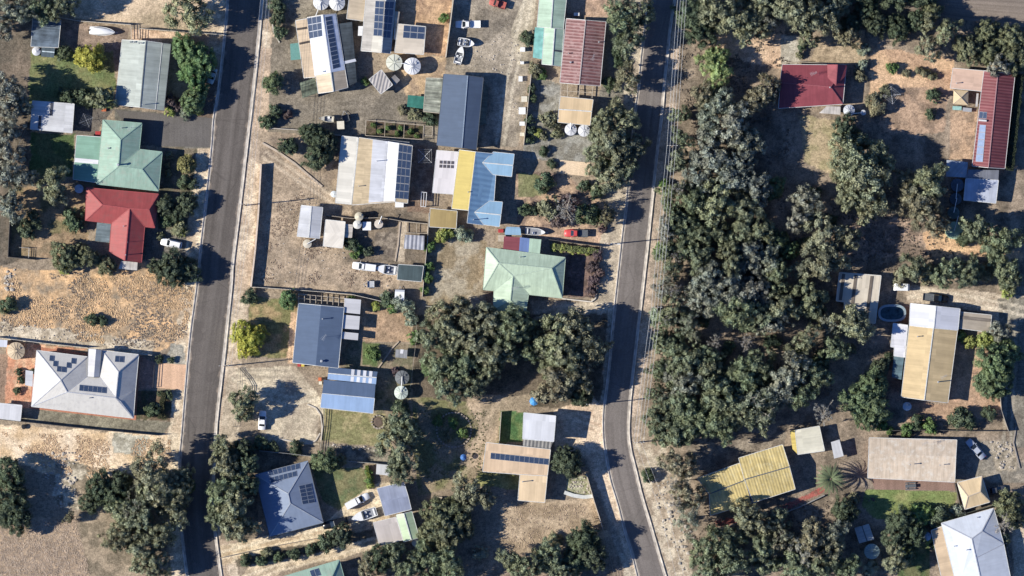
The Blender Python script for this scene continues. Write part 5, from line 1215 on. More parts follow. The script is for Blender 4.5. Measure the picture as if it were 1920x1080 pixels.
fence('small white goal shaped pen frame in the dry corner left of the red house', [(37, 464), (55, 465), (54, 484)], 'rail', 1.0, (220, 216, 208), 'pen_frame', 'pen')
fence('pale steel fence between the dry lot and the white hip house', [(-10, 632), (80, 643), (165, 652)], 'sheet', 1.7, pale)
fence('pale steel fence from the porch of the white hip house towards the street', [(191, 655), (240, 660), (285, 666)], 'sheet', 1.7, pale)
fence('dark steel fence along the gravel strip below the white hip house', [(-10, 785), (40, 790), (160, 803), (298, 816)], 'sheet', 1.8, dk)
fence('trimmed dark gate across the drive of the white hip house', [(290, 684), (287, 726)], 'rail', 1.3, dk, 'gate', 'gate')
fence('curved pale stone edging around the shrubs beside the top street bend', [(520, 20), (510, 40), (513, 60), (524, 80)], 'edge', .3, pale, w=.3)
fence('tall brown fence with a long black shadow down the bare lot', [(490, 308), (485, 400), (479, 470), (471, 538)], 'sheet', 1.75, (222, 200, 176), w=.34)
fence('pale fence along the foot of the bare lot', [(471, 538), (530, 542), (600, 547), (660, 552), (720, 566)], 'sheet', 1.6, pale)
fence('pale stone wall running diagonally below the dark trees to the cream roof', [(492, 268), (520, 284), (552, 306), (580, 330), (604, 350)], 'edge', .28, (196, 178, 156), w=.5)
fence('pale rail fence along the gravel yard above the dark trees', [(500, 240), (560, 244), (600, 250), (640, 254)], 'wall', .9, (196, 186, 170), w=.2)
fence('cream steel fence with a deep shadow beside the dirt boat lot', [(851, -8), (845, 40), (836, 108)], 'sheet', 2.6, (214, 200, 176), w=.2)
fence('pale fence along the row of white crates', [(996, 140), (990, 195), (982, 272)], 'sheet', 1.6, pale)
fence('thin pale fence in front of the rusty roofed house', [(1167, 88), (1163, 128)], 'sheet', 1.4, pale)
fence('dark panel fence between the dinghy drive and the clipped hedge', [(1026, 449), (1070, 455), (1128, 462)], 'sheet', 1.8, dk)
fence('thin wire fence between the clipped hedge and the road', [(1126, 463), (1121, 510), (1118, 545)], 'wire', 1.2, pale)
fence('curved white concrete edging round the front garden of the pale green house', [(1119, 545), (1116, 560), (1108, 566), (1090, 564), (1054, 560)], 'wall', .4, (222, 212, 196), w=.3)
fence('pale fence below the lawn of the pale green house', [(798, 574), (850, 578), (912, 582)], 'sheet', 1.6, (196, 192, 178))
fence('pale fence between the hedge shrubs and the vegetable plots', [(804, 400), (802, 450), (797, 500), (792, 556)], 'sheet', 1.6, pale)
fence('dark timber fence across the yard below the wide striped roof', [(612, 404), (660, 410), (716, 408), (755, 415), (804, 420)], 'sheet', 1.4, (180, 168, 150))
fence('low pale fence between the slate house yard and the tree clump', [(782, 590), (780, 640), (774, 690), (769, 730)], 'wire', 1.3, (206, 200, 186))
fence('pale picket fence beside the lawn below the lavender workshop', [(609, 762), (606, 800), (599, 852)], 'rail', 1.1, (204, 196, 180))
fence('curved pale concrete edging of the gravel forecourt', [(576, 758), (592, 765), (601, 778), (604, 800), (602, 825)], 'edge', .25, (204, 194, 178), w=.3)
fence('curved pale edging along the lower rim of the gravel forecourt', [(524, 823), (560, 830), (580, 832), (592, 826), (600, 812)], 'edge', .25, (204, 194, 178), w=.3)
fence('thin post and wire fence on the street side of the gravel forecourt', [(447, 690), (445, 740), (437, 800)], 'wire', 1.1, (180, 170, 156))
fence('white angled rail fence at the top of the gravel forecourt', [(447, 692), (462, 710), (470, 724), (468, 745)], 'rail', .9, (190, 180, 166))
fence('grey steel fence above the slate grey hip roof', [(487, 845), (540, 850), (590, 856)], 'sheet', 1.7, grey_)
fence('grey steel fence from the lawn to the white coop', [(655, 865), (700, 868), (734, 872)], 'sheet', 1.7, grey_)
fence('pale fence beside the small green lawn of the white roofed room', [(940, 772), (938, 800), (936, 832)], 'sheet', 1.5, pale)
fence('tall pale fence slanting beside the bending street', [(1099, 888), (1106, 912), (1114, 940), (1130, 990)], 'sheet', 2.2, (206, 190, 168), w=.12)
fence('low fence continuing down beside the bottom tree clump', [(1131, 992), (1142, 1035), (1154, 1090)], 'wire', 1.2, pale)
fence('curved white stone wall below the triangular rockery', [(1058, 923), (1075, 929), (1095, 932), (1111, 930)], 'wall', .5, (206, 208, 202), w=.9)
fence('low pale edging along the long sandy drive', [(410, 1046), (500, 1026), (620, 1004), (700, 984)], 'sheet', .9, (176, 160, 140))
fence('grey fence post line right of the tan gable house', [(1874, 738), (1877, 770), (1890, 808)], 'sheet', 1.6, (160, 152, 140))
fence('dark low fence beneath the row of round green shrubs', [(1640, 808), (1720, 806), (1830, 808), (1888, 808)], 'sheet', 1.4, dk)
fence('pale kerb like edging along the right hand lane', [(1905, 800), (1900, 830), (1912, 878)], 'edge', .25, (160, 150, 138), w=.3)
fence('low rendered wall in front of the red paved strip', [(1454, 968), (1500, 950), (1546, 928)], 'wall', .7, (150, 148, 144), w=.25)
fence('low concrete wall below the red patch at the yellow house', [(1340, 992), (1366, 988), (1386, 978)], 'wall', .6, (150, 148, 144), w=.25)
fence('dark tall fence from the small tan garage to the corner white house', [(1790, 906), (1800, 950), (1810, 962)], 'sheet', 1.8, dk)
fence('dark green fence behind the hedge beside the corner white house', [(1810, 962), (1845, 952), (1890, 938)], 'sheet', 1.7, (100, 104, 92))
fence('pale fence along the top edge of the crimson roofed house', [(1466, 118), (1500, 116), (1545, 119), (1592, 121)], 'wall', .6, (176, 164, 146), w=.2)
fence('pale path edging along the vegetable plots', [(750, 416), (746, 460), (741, 490)], 'edge', .2, (190, 172, 150), w=.35)
fence('pale sleepers bordering the diagonal garden path', [(709, 690), (722, 672), (736, 652), (748, 640)], 'edge', .25, (190, 172, 148), w=.3)

# ------------------------------------------------------------------ poles and wires
def pole(label, px, py, h=9.5, arms=1, rz=0.0, lamp=False):
    o = W(px, py, 0); t = thing('power_pole', label, 'power pole', o, rz, 'power poles')
    mb = MB(); mb.tube((0, 0, -.2), (0, 0, h), .16, .11, 10); mb.build('pole', timber, t, (0, 0, 0))
    for k in range(arms):
        z = h - .3 - k * 1.0; mb = MB(); mb.box((0, 0.16, z), (2.6, .1, .12)); a = mb.build('crossarm', timber_pale, t, (0, 0, 0))
        for x in (-1.15, -.4, .4, 1.15): mb = MB(); mb.lathe([(.05, 0), (.08, .06), (.05, .12), (.07, .18), (.03, .22)], 8, (x, .16, z + .06)); mb.build('insulator', white_paint, a, (0, 0, 0))
    if lamp:
        mb = MB(); mb.tube((0, 0, h - 1.6), (2.0, 0, h - 1.1), .04, .04); br = mb.build('bracket', steel, t, (0, 0, 0)); mb = MB(); mb.box((2.2, 0, h - 1.12), (.7, .25, .14)); mb.build('lamp_head', lamp_glass, br, (0, 0, 0))
    return t
pole('timber power pole at the lower end of the bushland wires', 1197, 829, 10)
pole('timber power pole in the bushland verge under the four wires, middle of the line', 1230, 577, 10)
pole('timber power pole with crossarm in the bushland verge near the big olive gums', 1259, 276, 10)
pole('timber street light pole by the dark panel fence', 1142, 458, 9, 1, 0, True)
pole('timber power pole by the gravel forecourt of the slate house', 424, 686, 10)
pole('timber power pole on the verge beside the tall brown fence', 461, 385, 10)
pole('timber pole at the sandy apron above the white roofed room', 1108, 758, 8, 1)
def wire(label, pts, r=.032, sag=.8, grp='overhead wires', mat=None):
    mb = MB()
    for (a, za), (b, zb_) in zip(pts[:-1], pts[1:]):
        A = W(*a, za); B = W(*b, zb_); N = 14; prev = A
        for k in range(1, N + 1):
            u = k / N; q = A + (B - A) * u; q.z -= 4 * sag * u * (1 - u); mb.tube(prev, q, r, r, 5, 0, False); prev = q
    o = mb.build('overhead_wire', mat or plain('wire_metal', (.52, .52, .50), .5, .3, .05))
    return tag(o, label, 'wire', grp)
zt = 9.95
nm = ('outermost on the road side', 'second from the road side', 'third from the road side', 'outermost on the tree side')
for k, (nme, dx) in enumerate(zip(nm, (-9, -3, 3, 9))):
    wire('pale overhead wire beside the bushland, ' + nme, [((1283 + dx * .9, -60), zt), ((1259 + dx * .95, 276), zt), ((1230 + dx, 577), zt), ((1197 + dx, 829), zt)])
wire('thin service wire running on down the verge, road side one', [((1192, 829), zt), ((1238, 960), 9.3), ((1275, 1110), zt)], .022, .3)
wire('thin service wire running on down the verge, rock side one', [((1202, 829), zt), ((1252, 960), 9.3), ((1290, 1110), zt)], .022, .3)
for k, (nme, dx) in enumerate(zip(('outermost on the road side', 'second from the road', 'third from the road', 'outermost on the house side'), (-9, -3, 3, 9))):
    wire('thin grey overhead wire along the straight street, ' + nme, [((503 + dx, -60), zt), ((461 + dx, 385), zt), ((424 + dx, 686), zt)], .024, .8, mat=plain('wire_grey', (.40, .40, .40), .5, .3, .05))

# ------------------------------------------------------------------ smaller things in the yards
def single(name, label, cat, mb, mats, px, py, rz=0, grp=None, h=0):
    c = W(px, py, h); o = mb.build(name, mats, None, (0, 0, 0)); o.location = c; o.rotation_euler = (0, 0, rz); return tag(o, label, cat, grp)
def crate(label, px, py, sx, sy, sz, mat=white_paint, name='storage_crate', cat='crate', rz=0, grp='crates and boxes in the yards'):
    mb = MB(); mb.box((0, 0, sz / 2), (sx, sy, sz), 0, 0, .97); mb.box((0, 0, sz + .03), (sx + .06, sy + .06, .06)); mb.box((0, 0, sz + .08), (sx * .5, .06, .05)); mb.box((0, 0, .04), (sx + .04, sy + .04, .08))
    return single(name, label, cat, mb, mat, px, py, rz, grp)
crate('square white tank cube in front of the dark cage trailer', 639, 235, 1.7, 1.9, 1.7, cream_paint, 'tank_cube', 'tank', .05)
crate('white square box between the cream tanks and the lone tank', 688, 424, 2.0, 2.0, 1.5, white_paint, 'storage_box', 'box')
crate('white box at the foot of the dark panels on the striped roof', 749, 384, 2.0, 1.2, 1.6, white_paint, 'air_conditioner', 'air conditioner')
crate('white box on the shaded ground above the rusty roof', 1081, 27, 1.3, .7, .9, white_paint, 'air_conditioner', 'air conditioner')
for k, (x, y, sx, sy, z, s_) in enumerate(((980, 93, 1.1, 1.0, 1.0, 'by the dark bush at the dirt lane bend'), (979, 118, .8, .6, .8, 'just below the crate at the lane bend'), (983, 186, 1.4, 1.3, 1.2, 'topmost of the row on the pale fence'), (979, 208, 1.6, 1.6, 1.2, 'largest of the row on the pale fence'), (979, 232, 1.2, .9, 1.0, 'third of the row on the pale fence'), (979, 252, 1.0, .8, .8, 'lowest of the row on the pale fence'), (976, 148, .9, 1.2, .7, 'standing apart halfway along the lane'))):
    crate('white crate ' + s_, x, y, sx, sy, z, cream_paint if k % 3 == 2 else white_paint)
crate('small wooden crate below the white coop beside the trees', 820, 936, 2.3, 1.2, .9, timber_pale, 'wooden_crate', 'crate')
crate('red wheelie bin against the slate house wall', 561, 684, .7, .8, 1.1, red_paint, 'wheelie_bin', 'bin', 0, 'bins')
crate('yellow wheelie bin beside the red one at the slate house wall', 568, 684, .7, .8, 1.1, plain('bin_yellow', (.55, .42, .08), .6), 'wheelie_bin', 'bin', 0, 'bins')
crate('orange red bin at the corner of the lavender workshop', 600, 711, .7, .8, 1.1, plain('bin_orange', (.5, .14, .06), .6), 'wheelie_bin', 'bin', 0, 'bins')
crate('cream bin below the orange red one at the workshop corner', 601, 718, .7, .7, 1.0, cream_paint, 'wheelie_bin', 'bin', 0, 'bins')
crate('orange box on the paving between the flat white carport and the grey house', 195, 206, 1.0, .7, .5, plain('bin_orange', (.5, .14, .06), .6), 'storage_box', 'box')
crate('red mower shaped box beside the mint green roof', 184, 250, 1.2, .9, .8, red_paint, 'mower_box', 'box')
crate('red and white cooler box beside the sky blue canopy', 939, 433, 1.2, .8, .8, red_paint, 'cooler_box', 'box')
crate('pale pallet stack at the corner of the sky blue canopy', 941, 447, 1.8, 1.5, .8, timber_pale, 'pallet_stack', 'pallets')
def scrap(label, px, py, spread, n, seed, mats):
    """a heap of odds and ends: boxes, drums, rails; one heap is one thing with its pieces as parts of one mesh"""
    r_ = random.Random(seed); c = W(px, py, 0); t = thing('scrap_heap', label, 'scrap heap', c, 0, 'scrap heaps')
    for m_i, m in enumerate(mats):
        mb = MB()
        for k in range(n):
            x, y = r_.gauss(0, spread), r_.gauss(0, spread * .6); q = r_.random()
            if q < .5: mb.box((x, y, .15 + r_.random() * .25), (r_.uniform(.2, .9), r_.uniform(.15, .6), r_.uniform(.2, .7)), r_.uniform(0, 3))
            elif q < .75: a = r_.uniform(0, 6); ll = r_.uniform(.5, 1.4); mb.beam((x, y, .2 + .3 * r_.random()), (x + ll * math.cos(a), y + ll * math.sin(a), .2 + .5 * r_.random()), .09, .09)
            else: mb.tube((x, y, 0), (x, y, r_.uniform(.4, .9)), .28, .28, 10)
        mb.build(('pale_scrap', 'dark_scrap', 'rusty_scrap')[m_i], m, t)
    return t
J3 = [white_paint, trim_dark, rust]
scrap('heap of white and dark scrap at the head of the slate blue shed', 883, 130, 2.2, 14, 1, J3)
scrap('scatter of scrap in the shadow beside the slate blue shed', 922, 190, 1.4, 9, 2, J3)
scrap('scrap strewn along the deep shadow of the cream fence', 842, 70, 1.2, 9, 3, J3)
scrap('rusty scrap by the white tray utility', 878, 28, 1.6, 9, 4, [rust, rust, trim_dark])
scrap('white frame and junk at the top of the boat lot', 870, 6, 1.3, 8, 5, J3)
scrap('pale junk along the crate row on the dirt lane', 977, 168, 1.2, 9, 6, J3)
scrap('jumble of pale and dark pots below the greenhouse', 777, 482, 1.8, 14, 7, J3)
scrap('tangle of pale scrap among the shrubs of the gravel yard', 552, 217, 1.6, 14, 8, [cream_paint, trim_dark, timber_pale])
scrap('clutter beside the washing frame near the striped roof', 786, 396, 1.0, 6, 9, J3)
scrap('scrap and crates below the twin white tanks by the pipe', 735, 100, 1.6, 8, 10, J3)
scrap('pale rubble heap at the tip of the right hand lane', 1872, 816, 1.6, 16, 11, [cream_paint, timber_pale, trim_dark])
scrap('clutter by the light grey gable shed corner', 620, 450, .8, 5, 12, J3)
scrap('clutter under the eave of the tan gable house near the small tank', 1680, 745, .9, 7, 13, J3)

scrap('low stack of odds and ends at the side of the tilted panelled house', 688, 120, 1.0, 8, 14, J3)
scrap('pots and boxes against the gable end of the tilted panelled house', 614, 182, 1.2, 8, 15, [cream_paint, timber, rust])
scrap('timber offcuts below the angled grey shed', 735, 180, 1.1, 7, 16, [timber_pale, timber, rust])
scrap('drums and boxes in the shade beside the mint stepped shed', 1000, 120, .9, 7, 17, J3)
scrap('loose iron on the dirt boat lot by the old red truck', 900, 22, 1.3, 8, 18, [steel, rust, trim_dark])
scrap('bits and pieces behind the slate blue shed lean-to', 925, 235, 1.2, 8, 19, J3)
scrap('garden clutter between the yellow and blue house and the ochre annex', 866, 405, .7, 6, 20, J3)
scrap('clutter between the small grey coop and the garden path', 728, 668, .9, 7, 21, [cream_paint, timber, rust])
scrap('firewood and boxes behind the two toned grey blue shed', 748, 898, 1.0, 7, 22, [timber_pale, timber, trim_dark])
scrap('boxes and pipes at the wall of the tan panelled house', 900, 868, .7, 6, 23, J3)
scrap('bits of iron under the trees beside the ribbed yellow roof', 1322, 925, 1.3, 9, 24, [cream_paint, rust, trim_dark])
scrap('tools and pots beside the domed white tank', 1600, 224, .9, 6, 25, J3)
scrap('chairs and pots on the paving below the cream gazebo', 1822, 214, .8, 6, 26, [cream_paint, timber, rust])
scrap('crates and barrels beside the oval pool', 1690, 562, .9, 7, 27, J3)
def frame_rect(name, label, cat, a, b, c_, d, h, beams, mat, fill=None, grp=None):
    t = thing(name, label, cat, W(*a, 0), 0, grp); mb = MB(); cs = [W(*q, h) for q in (a, b, c_, d)]; g = [W(*q, 0) for q in (a, b, c_, d)]
    for i in range(4): mb.beam(cs[i], cs[(i + 1) % 4], .12, .12); mb.beam(g[i], cs[i] - Vector((0, 0, .07)), .1, .1)
    for k in range(1, beams): u = k / beams; p, q = cs[0] + (cs[1] - cs[0]) * u, cs[3] + (cs[2] - cs[3]) * u; mb.beam(p + Vector((0, 0, .01)), q + Vector((0, 0, .01)), .1, .1); mb.beam(Vector((p.x, p.y, 0)), p, .08, .08); mb.beam(Vector((q.x, q.y, 0)), q, .08, .08)
    mb.build('frame', mat, t)
    if fill: fill(t, cs)
    return t
frame_rect('vegetable_cage', 'long pale framed vegetable cage beside the slate blue shed', 'cage', (686, 225), (794, 235), (793, 262), (685, 254), 1.6, 3, timber_pale)
frame_rect('vegetable_cage', 'short pale framed cage at the end of the long vegetable cage', 'cage', (796, 236), (811, 237), (810, 255), (795, 254), 1.4, 1, timber_pale)
frame_rect('raised_bed_frame', 'pale timber plot frame above the greenhouse', 'garden bed', (760, 416), (803, 420), (801, 438), (760, 436), .6, 2, timber_pale)
frame_rect('play_frame', 'white pipe washing frame in the bare yard beside the panels', 'washing frame', (790, 360), (800, 361), (798, 388), (789, 387), 1.8, 2, white_paint)
frame_rect('raised_bed_frame', 'dark timber bed frame beside the tilted house', 'garden bed', (674, 147), (690, 145), (692, 158), (676, 160), .6, 1, timber)
def hoist(label, px, py, r=2.2, h=2.0, rz=.5, mat=steel):
    t = thing('clothes_hoist', label, 'clothes hoist', W(px, py, 0), rz, 'clothes hoists')
    mb = MB(); mb.tube((0, 0, 0), (0, 0, h), .04); mb.build('pole', mat, t, (0, 0, 0)); mb = MB()
    for k in range(4): a = k * math.pi / 2; mb.tube((0, 0, h - .25), (r * math.cos(a), r * math.sin(a), h), .035, .025, 6)
    for q in (.45, .72, 1.0):
        for k in range(4): a = k * math.pi / 2; b = a + math.pi / 2; z = h - .25 + .25 * q; mb.tube((r * q * math.cos(a), r * q * math.sin(a), z), (r * q * math.cos(b), r * q * math.sin(b), z), .012, .012, 5)
    mb.build('arms', mat, t, (0, 0, 0)); return t
hoist('rotary clothes hoist in the bare yard beside the panelled roof edge', 797, 293, 2.3, rz=.8, mat=white_paint)
hoist('rotary clothes hoist in the shaded court beside the flat white carport', 163, 226, 1.8, rz=.4)
hoist('rotary clothes hoist in the dry grass above the maroon house sail', 1671, 179, 2.2, rz=.1, mat=white_paint)
# shade sail gazebo
t = thing('gazebo', 'square cream pyramid gazebo beside the maroon house', 'gazebo', W(1801, 183, 0)); 
A, B, C, D, AP = (1788, 169, 2.2), (1816, 170, 2.2), (1815, 197, 2.2), (1787, 195, 2.2), (1802, 183, 3.0)
roof(t, 'canopy', [[A, B, AP], [B, C, AP], [C, D, AP], [D, A, AP]], plain('sail_cream', alb((214, 190, 150)), .9, .1, .1), trim=timber_pale, posts=steel, capw=.08)
def table(label, px, py, rz, mat): 
    t = thing('garden_table', label, 'table', W(px, py, 0), rz); mb = MB(); mb.box((0, 0, .74), (2.2, .95, .05)); mb.build('table_top', mat, t, (0, 0, 0))
    for x in (-.95, .95):
        for y in (-.4, .4): mb = MB(); mb.box((x, y, .355), (.07, .07, .71)); mb.build('leg', steel, t, (0, 0, 0))
table('pale teal garden table below the cream gazebo', 1794, 203, -.05, plain('teal_top', (.28, .46, .42), .5))
table('grey garden table beside the pale teal one', 1813, 206, -.1, steel)
# picnic set on the brick apron
t = thing('picnic_table', 'dark picnic table on the brick apron below the long cream shed', 'table', W(1707, 911, 0), .05)
mb = MB(); mb.box((0, 0, .74), (2.6, .8, .06)); mb.build('table_top', trim_dark, t, (0, 0, 0))
for y in (-.75, .75): mb = MB(); mb.box((0, y, .44), (2.6, .3, .05)); mb.build('bench', trim_dark, t, (0, 0, 0))
for x in (-1, 1): mb = MB(); mb.beam((x, -.8, .02), (x, -.2, .7), .08, .08); mb.beam((x, .8, .02), (x, .2, .7), .08, .08); mb.beam((x, -.8, .38), (x, .8, .38), .07, .07); mb.build('leg', steel, t, (0, 0, 0))
# teal shade cloth frame, blue tarp, tractor tyre, trampoline, fire ring
t = thing('shade_house', 'teal shade cloth house beside the clear verandah of the slate blue shed', 'shade house', W(779, 190, 0))
roof(t, 'shade_cloth', mono((765, 178), (796, 181), (793, 204), (763, 200), 2.0, 2.2, 2.2, 2.0), plain('shade_cloth_green', alb((56, 122, 108)), .9, .1, .4, .8), posts=timber)
def umbrella(label, px, py, r, mat):
    t = thing('garden_umbrella', label, 'umbrella', W(px, py, 0), 0); mb = MB(); mb.tube((0, 0, 0), (0, 0, 2.0), .03); mb.build('pole', steel, t, (0, 0, 0)); mb = MB(); mb.lathe([(r, 1.7), (r * .55, 1.95), (.05, 2.15)], 8); mb.build('canopy', mat, t, (0, 0, 0))
umbrella('bright blue umbrella on the leaf litter above the white roofed room', 1001, 752, 1.1, blue_tarp)
umbrella('small deep blue cover on the grass left of the tan roof', 869, 857, .8, plain('deep_blue', (.05, .14, .36), .7))
def ring(name, label, cat, px, py, r, mat, fillm=None, n=14, seed=1, h=.3):
    r_ = random.Random(seed); t = thing(name, label, cat, W(px, py, 0)); mb = MB()
    for k in range(n): a = 2 * math.pi * k / n; mb.box((r * math.cos(a), r * math.sin(a), h / 2), (r_.uniform(.35, .6), r_.uniform(.3, .45), h * r_.uniform(.8, 1.2)), a + 1.57 + r_.uniform(-.3, .3))
    mb.build('rubble', mat, t, (0, 0, 0))
    if fillm: mb = MB(); mb.lathe([(r * .8, .02), (r * .5, .12)], 16); mb.build('ash', fillm, t, (0, 0, 0))
ring('fire_ring', 'stone fire ring with ash on the lawn below the lavender workshop', 'fire pit', 709, 791, 1.6, plain('stone', (.34, .29, .24), .9), plain('ash', (.12, .09, .07), .95))
ring('garden_bed', 'round stone edged garden bed on the rough block left of the tan roof', 'garden bed', 851, 806, 4.2, plain('stone', (.34, .29, .24), .9), None, 34, 3, .25)
mb = MB(); mb.lathe([(.5, 0), (.6, .5), (.62, .62), (.55, .66), (.2, .7)], 16); single('compost_bin', 'dark round bin on the sandy lot below the long dark fence', 'bin', mb, black_plastic, 45, 800, 0, 'bins')
def rope_post(label, px, py):
    pass
# rock edging and pale rubble on the bushland verge
def rocks(name, label, region, n, seed, smin=.15, smax=.6, mat=None):
    r_ = random.Random(seed); mb = MB(); k = 0
    while k < n:
        x = r_.uniform(min(p[0] for p in region), max(p[0] for p in region)); y = r_.uniform(min(p[1] for p in region), max(p[1] for p in region))
        if not inpoly(region, np.array([x]), np.array([y]))[0]: continue
        c = W(x, y, 0); s_ = r_.uniform(smin, smax) * (.5 + r_.random()); N = 7; vs = []
        for z, q in ((-.05, 1.0), (.35, .9), (.6, .45)):
            for i in range(N): a = 2 * math.pi * i / N; rr = s_ * q * r_.uniform(.7, 1.2); vs.append((c.x + rr * math.cos(a), c.y + rr * math.sin(a) * .8, z * s_))
        fs = [(l_ * N + i, l_ * N + (i + 1) % N, (l_ + 1) * N + (i + 1) % N, (l_ + 1) * N + i) for l_ in range(2) for i in range(N)] + [tuple(range(2 * N, 3 * N))]
        mb.add(vs, fs); k += 1
    o = mb.build(name, mat or plain('limestone', (.37, .33, .28), .95, .1, .3, 2)); return tag(o, label, None, None, 'stuff')
rocks('rubble', 'pale limestone rubble along the lower bushland verge', [(1222, 900), (1262, 900), (1300, 1000), (1320, 1070), (1280, 1070), (1238, 985)], 120, 1, .12, .45)
rocks('rubble', 'pale limestone pieces across the sandy lot beside the big dark trees', [(40, 840), (150, 850), (145, 960), (110, 960), (90, 900)], 130, 2, .1, .4)
rocks('rubble', 'pale stones along the foot of the dry lot', [(5, 600), (290, 640), (300, 662), (160, 648), (0, 628)], 150, 3, .06, .26)
rocks('rubble', 'pale stones at the dim corner of the dry lot', [(8, 510), (30, 505), (28, 545), (10, 548)], 30, 4, .15, .5)
rocks('rubble', 'small pale stones scattered on the bare lot beside the tall brown fence', [(500, 400), (560, 320), (700, 480), (740, 540), (490, 530)], 200, 5, .05, .2)
rocks('rubble', 'stones on the dirt boat lot', [(870, 120), (960, 20), (980, 100), (965, 270), (955, 150)], 140, 6, .05, .22)
rocks('rubble', 'rocks on the rough ground above the silver car', [(1858, 828), (1896, 828), (1904, 880), (1870, 878)], 70, 7, .1, .4)
rocks('rubble', 'pale stones of the triangular rockery', [(1068, 896), (1098, 894), (1110, 926), (1066, 922)], 70, 8, .1, .3)
rocks('rubble', 'white stone edging pieces below the lawn strip', [(620, 832), (690, 838), (735, 842), (735, 848), (690, 845), (622, 838)], 60, 9, .1, .25)
def tufts(name, label, region, n, seed, col, h=.45, r=.35, blades=7, dens=None):
    r_ = np.random.RandomState(seed); reg = np.array(region); x0, y0 = reg.min(0); x1, y1 = reg.max(0); V = []; F = []
    px = r_.uniform(x0, x1, n * 6); py = r_.uniform(y0, y1, n * 6); ok = inpoly(region, px, py)
    if dens: ok &= vnoise(px * S, -py * S, dens, seed, 3) > .5
    px, py = px[ok][:n], py[ok][:n]; b = 0
    for x, y in zip(px, py):
        c = W(x, y, 0); sc2 = r_.uniform(.5, 1.3)
        for k in range(blades):
            a = r_.uniform(0, 6.283); q = r_.uniform(.3, 1) * r * sc2; hh = h * sc2 * r_.uniform(.5, 1); wv = .10 * sc2
            ca, sa = math.cos(a), math.sin(a)
            V += [(c.x - sa * wv, c.y + ca * wv, 0), (c.x + sa * wv, c.y - ca * wv, 0), (c.x + ca * q + sa * wv, c.y + sa * q - ca * wv, hh), (c.x + ca * q - sa * wv, c.y + sa * q + ca * wv, hh)]
            F.append((b, b + 1, b + 2, b + 3)); b += 4
    me = bpy.data.meshes.new(name); me.from_pydata(V, [], F); me.materials.append(plain('tuft_%d_%d_%d' % col, alb(col), .95, .05, .3, .6)); o = bpy.data.objects.new(name, me); COL.objects.link(o)
    return tag(o, label, None, None, 'stuff')
DRY = [(20, 520), (120, 512), (260, 500), (362, 540), (348, 630), (280, 655), (0, 620)]
tufts('dry_grass', 'straw coloured grass tussocks of the dry lot', DRY, 4200, 1, (218, 184, 140), .13, .30, 6, 7.0)
tufts('dry_weeds', 'grey brown weeds between the straw tussocks of the dry lot', DRY, 1500, 2, (160, 143, 124), .15, .28, 6, 5.0)
tufts('dry_grass', 'pale straw grass of the bottom corner field', [(0, 985), (140, 970), (170, 1080), (0, 1080)], 2600, 3, (190, 168, 144), .10, .26, 6)
tufts('dry_grass', 'straw grass of the sandy lot below the white house', [(0, 810), (320, 825), (320, 870), (200, 910), (100, 890)], 1600, 4, (210, 178, 140), .11, .26, 5, 5)
tufts('dry_weeds', 'dry weeds of the bare lot beside the tall brown fence', [(500, 330), (560, 310), (640, 480), (740, 500), (740, 545), (485, 530)], 900, 5, (164, 142, 120), .11, .22, 5, 4)
tufts('dry_grass', 'straw grass of the lower lot beside the bending street', [(945, 950), (1108, 945), (1130, 995), (1060, 1020), (945, 1036)], 700, 6, (190, 166, 138), .11, .25, 5)
tufts('leaf_litter', 'twiggy undergrowth on the bushland floor', [(1250, 380), (1600, 330), (1880, 430), (1880, 520), (1560, 520), (1560, 740), (1300, 820), (1220, 780)], 3000, 7, (134, 120, 104), .25, .35, 6, 6)
tufts('leaf_litter', 'twiggy undergrowth under the lower gums', [(1290, 960), (1450, 950), (1640, 930), (1660, 1080), (1300, 1080)], 900, 8, (134, 120, 104), .25, .35, 6, 5)
tufts('leaf_litter', 'twiggy undergrowth on the upper bushland floor', [(1270, 60), (1480, 60), (1480, 300), (1270, 340)], 900, 9, (134, 120, 104), .25, .35, 6, 5)
tufts('dry_weeds', 'dark weeds on the rough block left of the tan roof', [(785, 770), (920, 770), (900, 900), (800, 920)], 350, 10, (126, 122, 88), .14, .26, 5, 4)
# ------------------------------------------------------------------ trees and shrubs
def leafmat(name, trans=.25):
    m = bpy.data.materials.new(name); n, l, b = nodes(m); b.inputs['Roughness'].default_value = .65; setspec(b, .18)
    oi = n.new('ShaderNodeObjectInfo'); at = n.new('ShaderNodeAttribute'); at.attribute_name = 'tone'
    mx = n.new('ShaderNodeMix'); mx.data_type = 'RGBA'; mx.blend_type = 'MULTIPLY'; mx.inputs[0].default_value = 1
    l.new(oi.outputs['Color'], mx.inputs[6]); l.new(at.outputs['Color'], mx.inputs[7]); l.new(mx.outputs[2], b.inputs['Base Color'])
    tr = n.new('ShaderNodeBsdfTranslucent'); l.new(mx.outputs[2], tr.inputs['Color']); ms = n.new('ShaderNodeMixShader'); ms.inputs[0].default_value = trans
    l.new(b.outputs[0], ms.inputs[1]); l.new(tr.outputs[0], ms.inputs[2]); l.new(ms.outputs[0], n['Material Output'].inputs[0])
    return m
leaf_m = leafmat('leaves', .20)
bark_grey = plain('bark_grey', (.24, .21, .18), .9, .1, .3, 1.5)
bark_pale = plain('bark_pale', (.46, .42, .36), .9, .1, .3, 1.5)
bark_dark = plain('bark_dark', (.13, .10, .08), .95, .1, .3, 1.5)
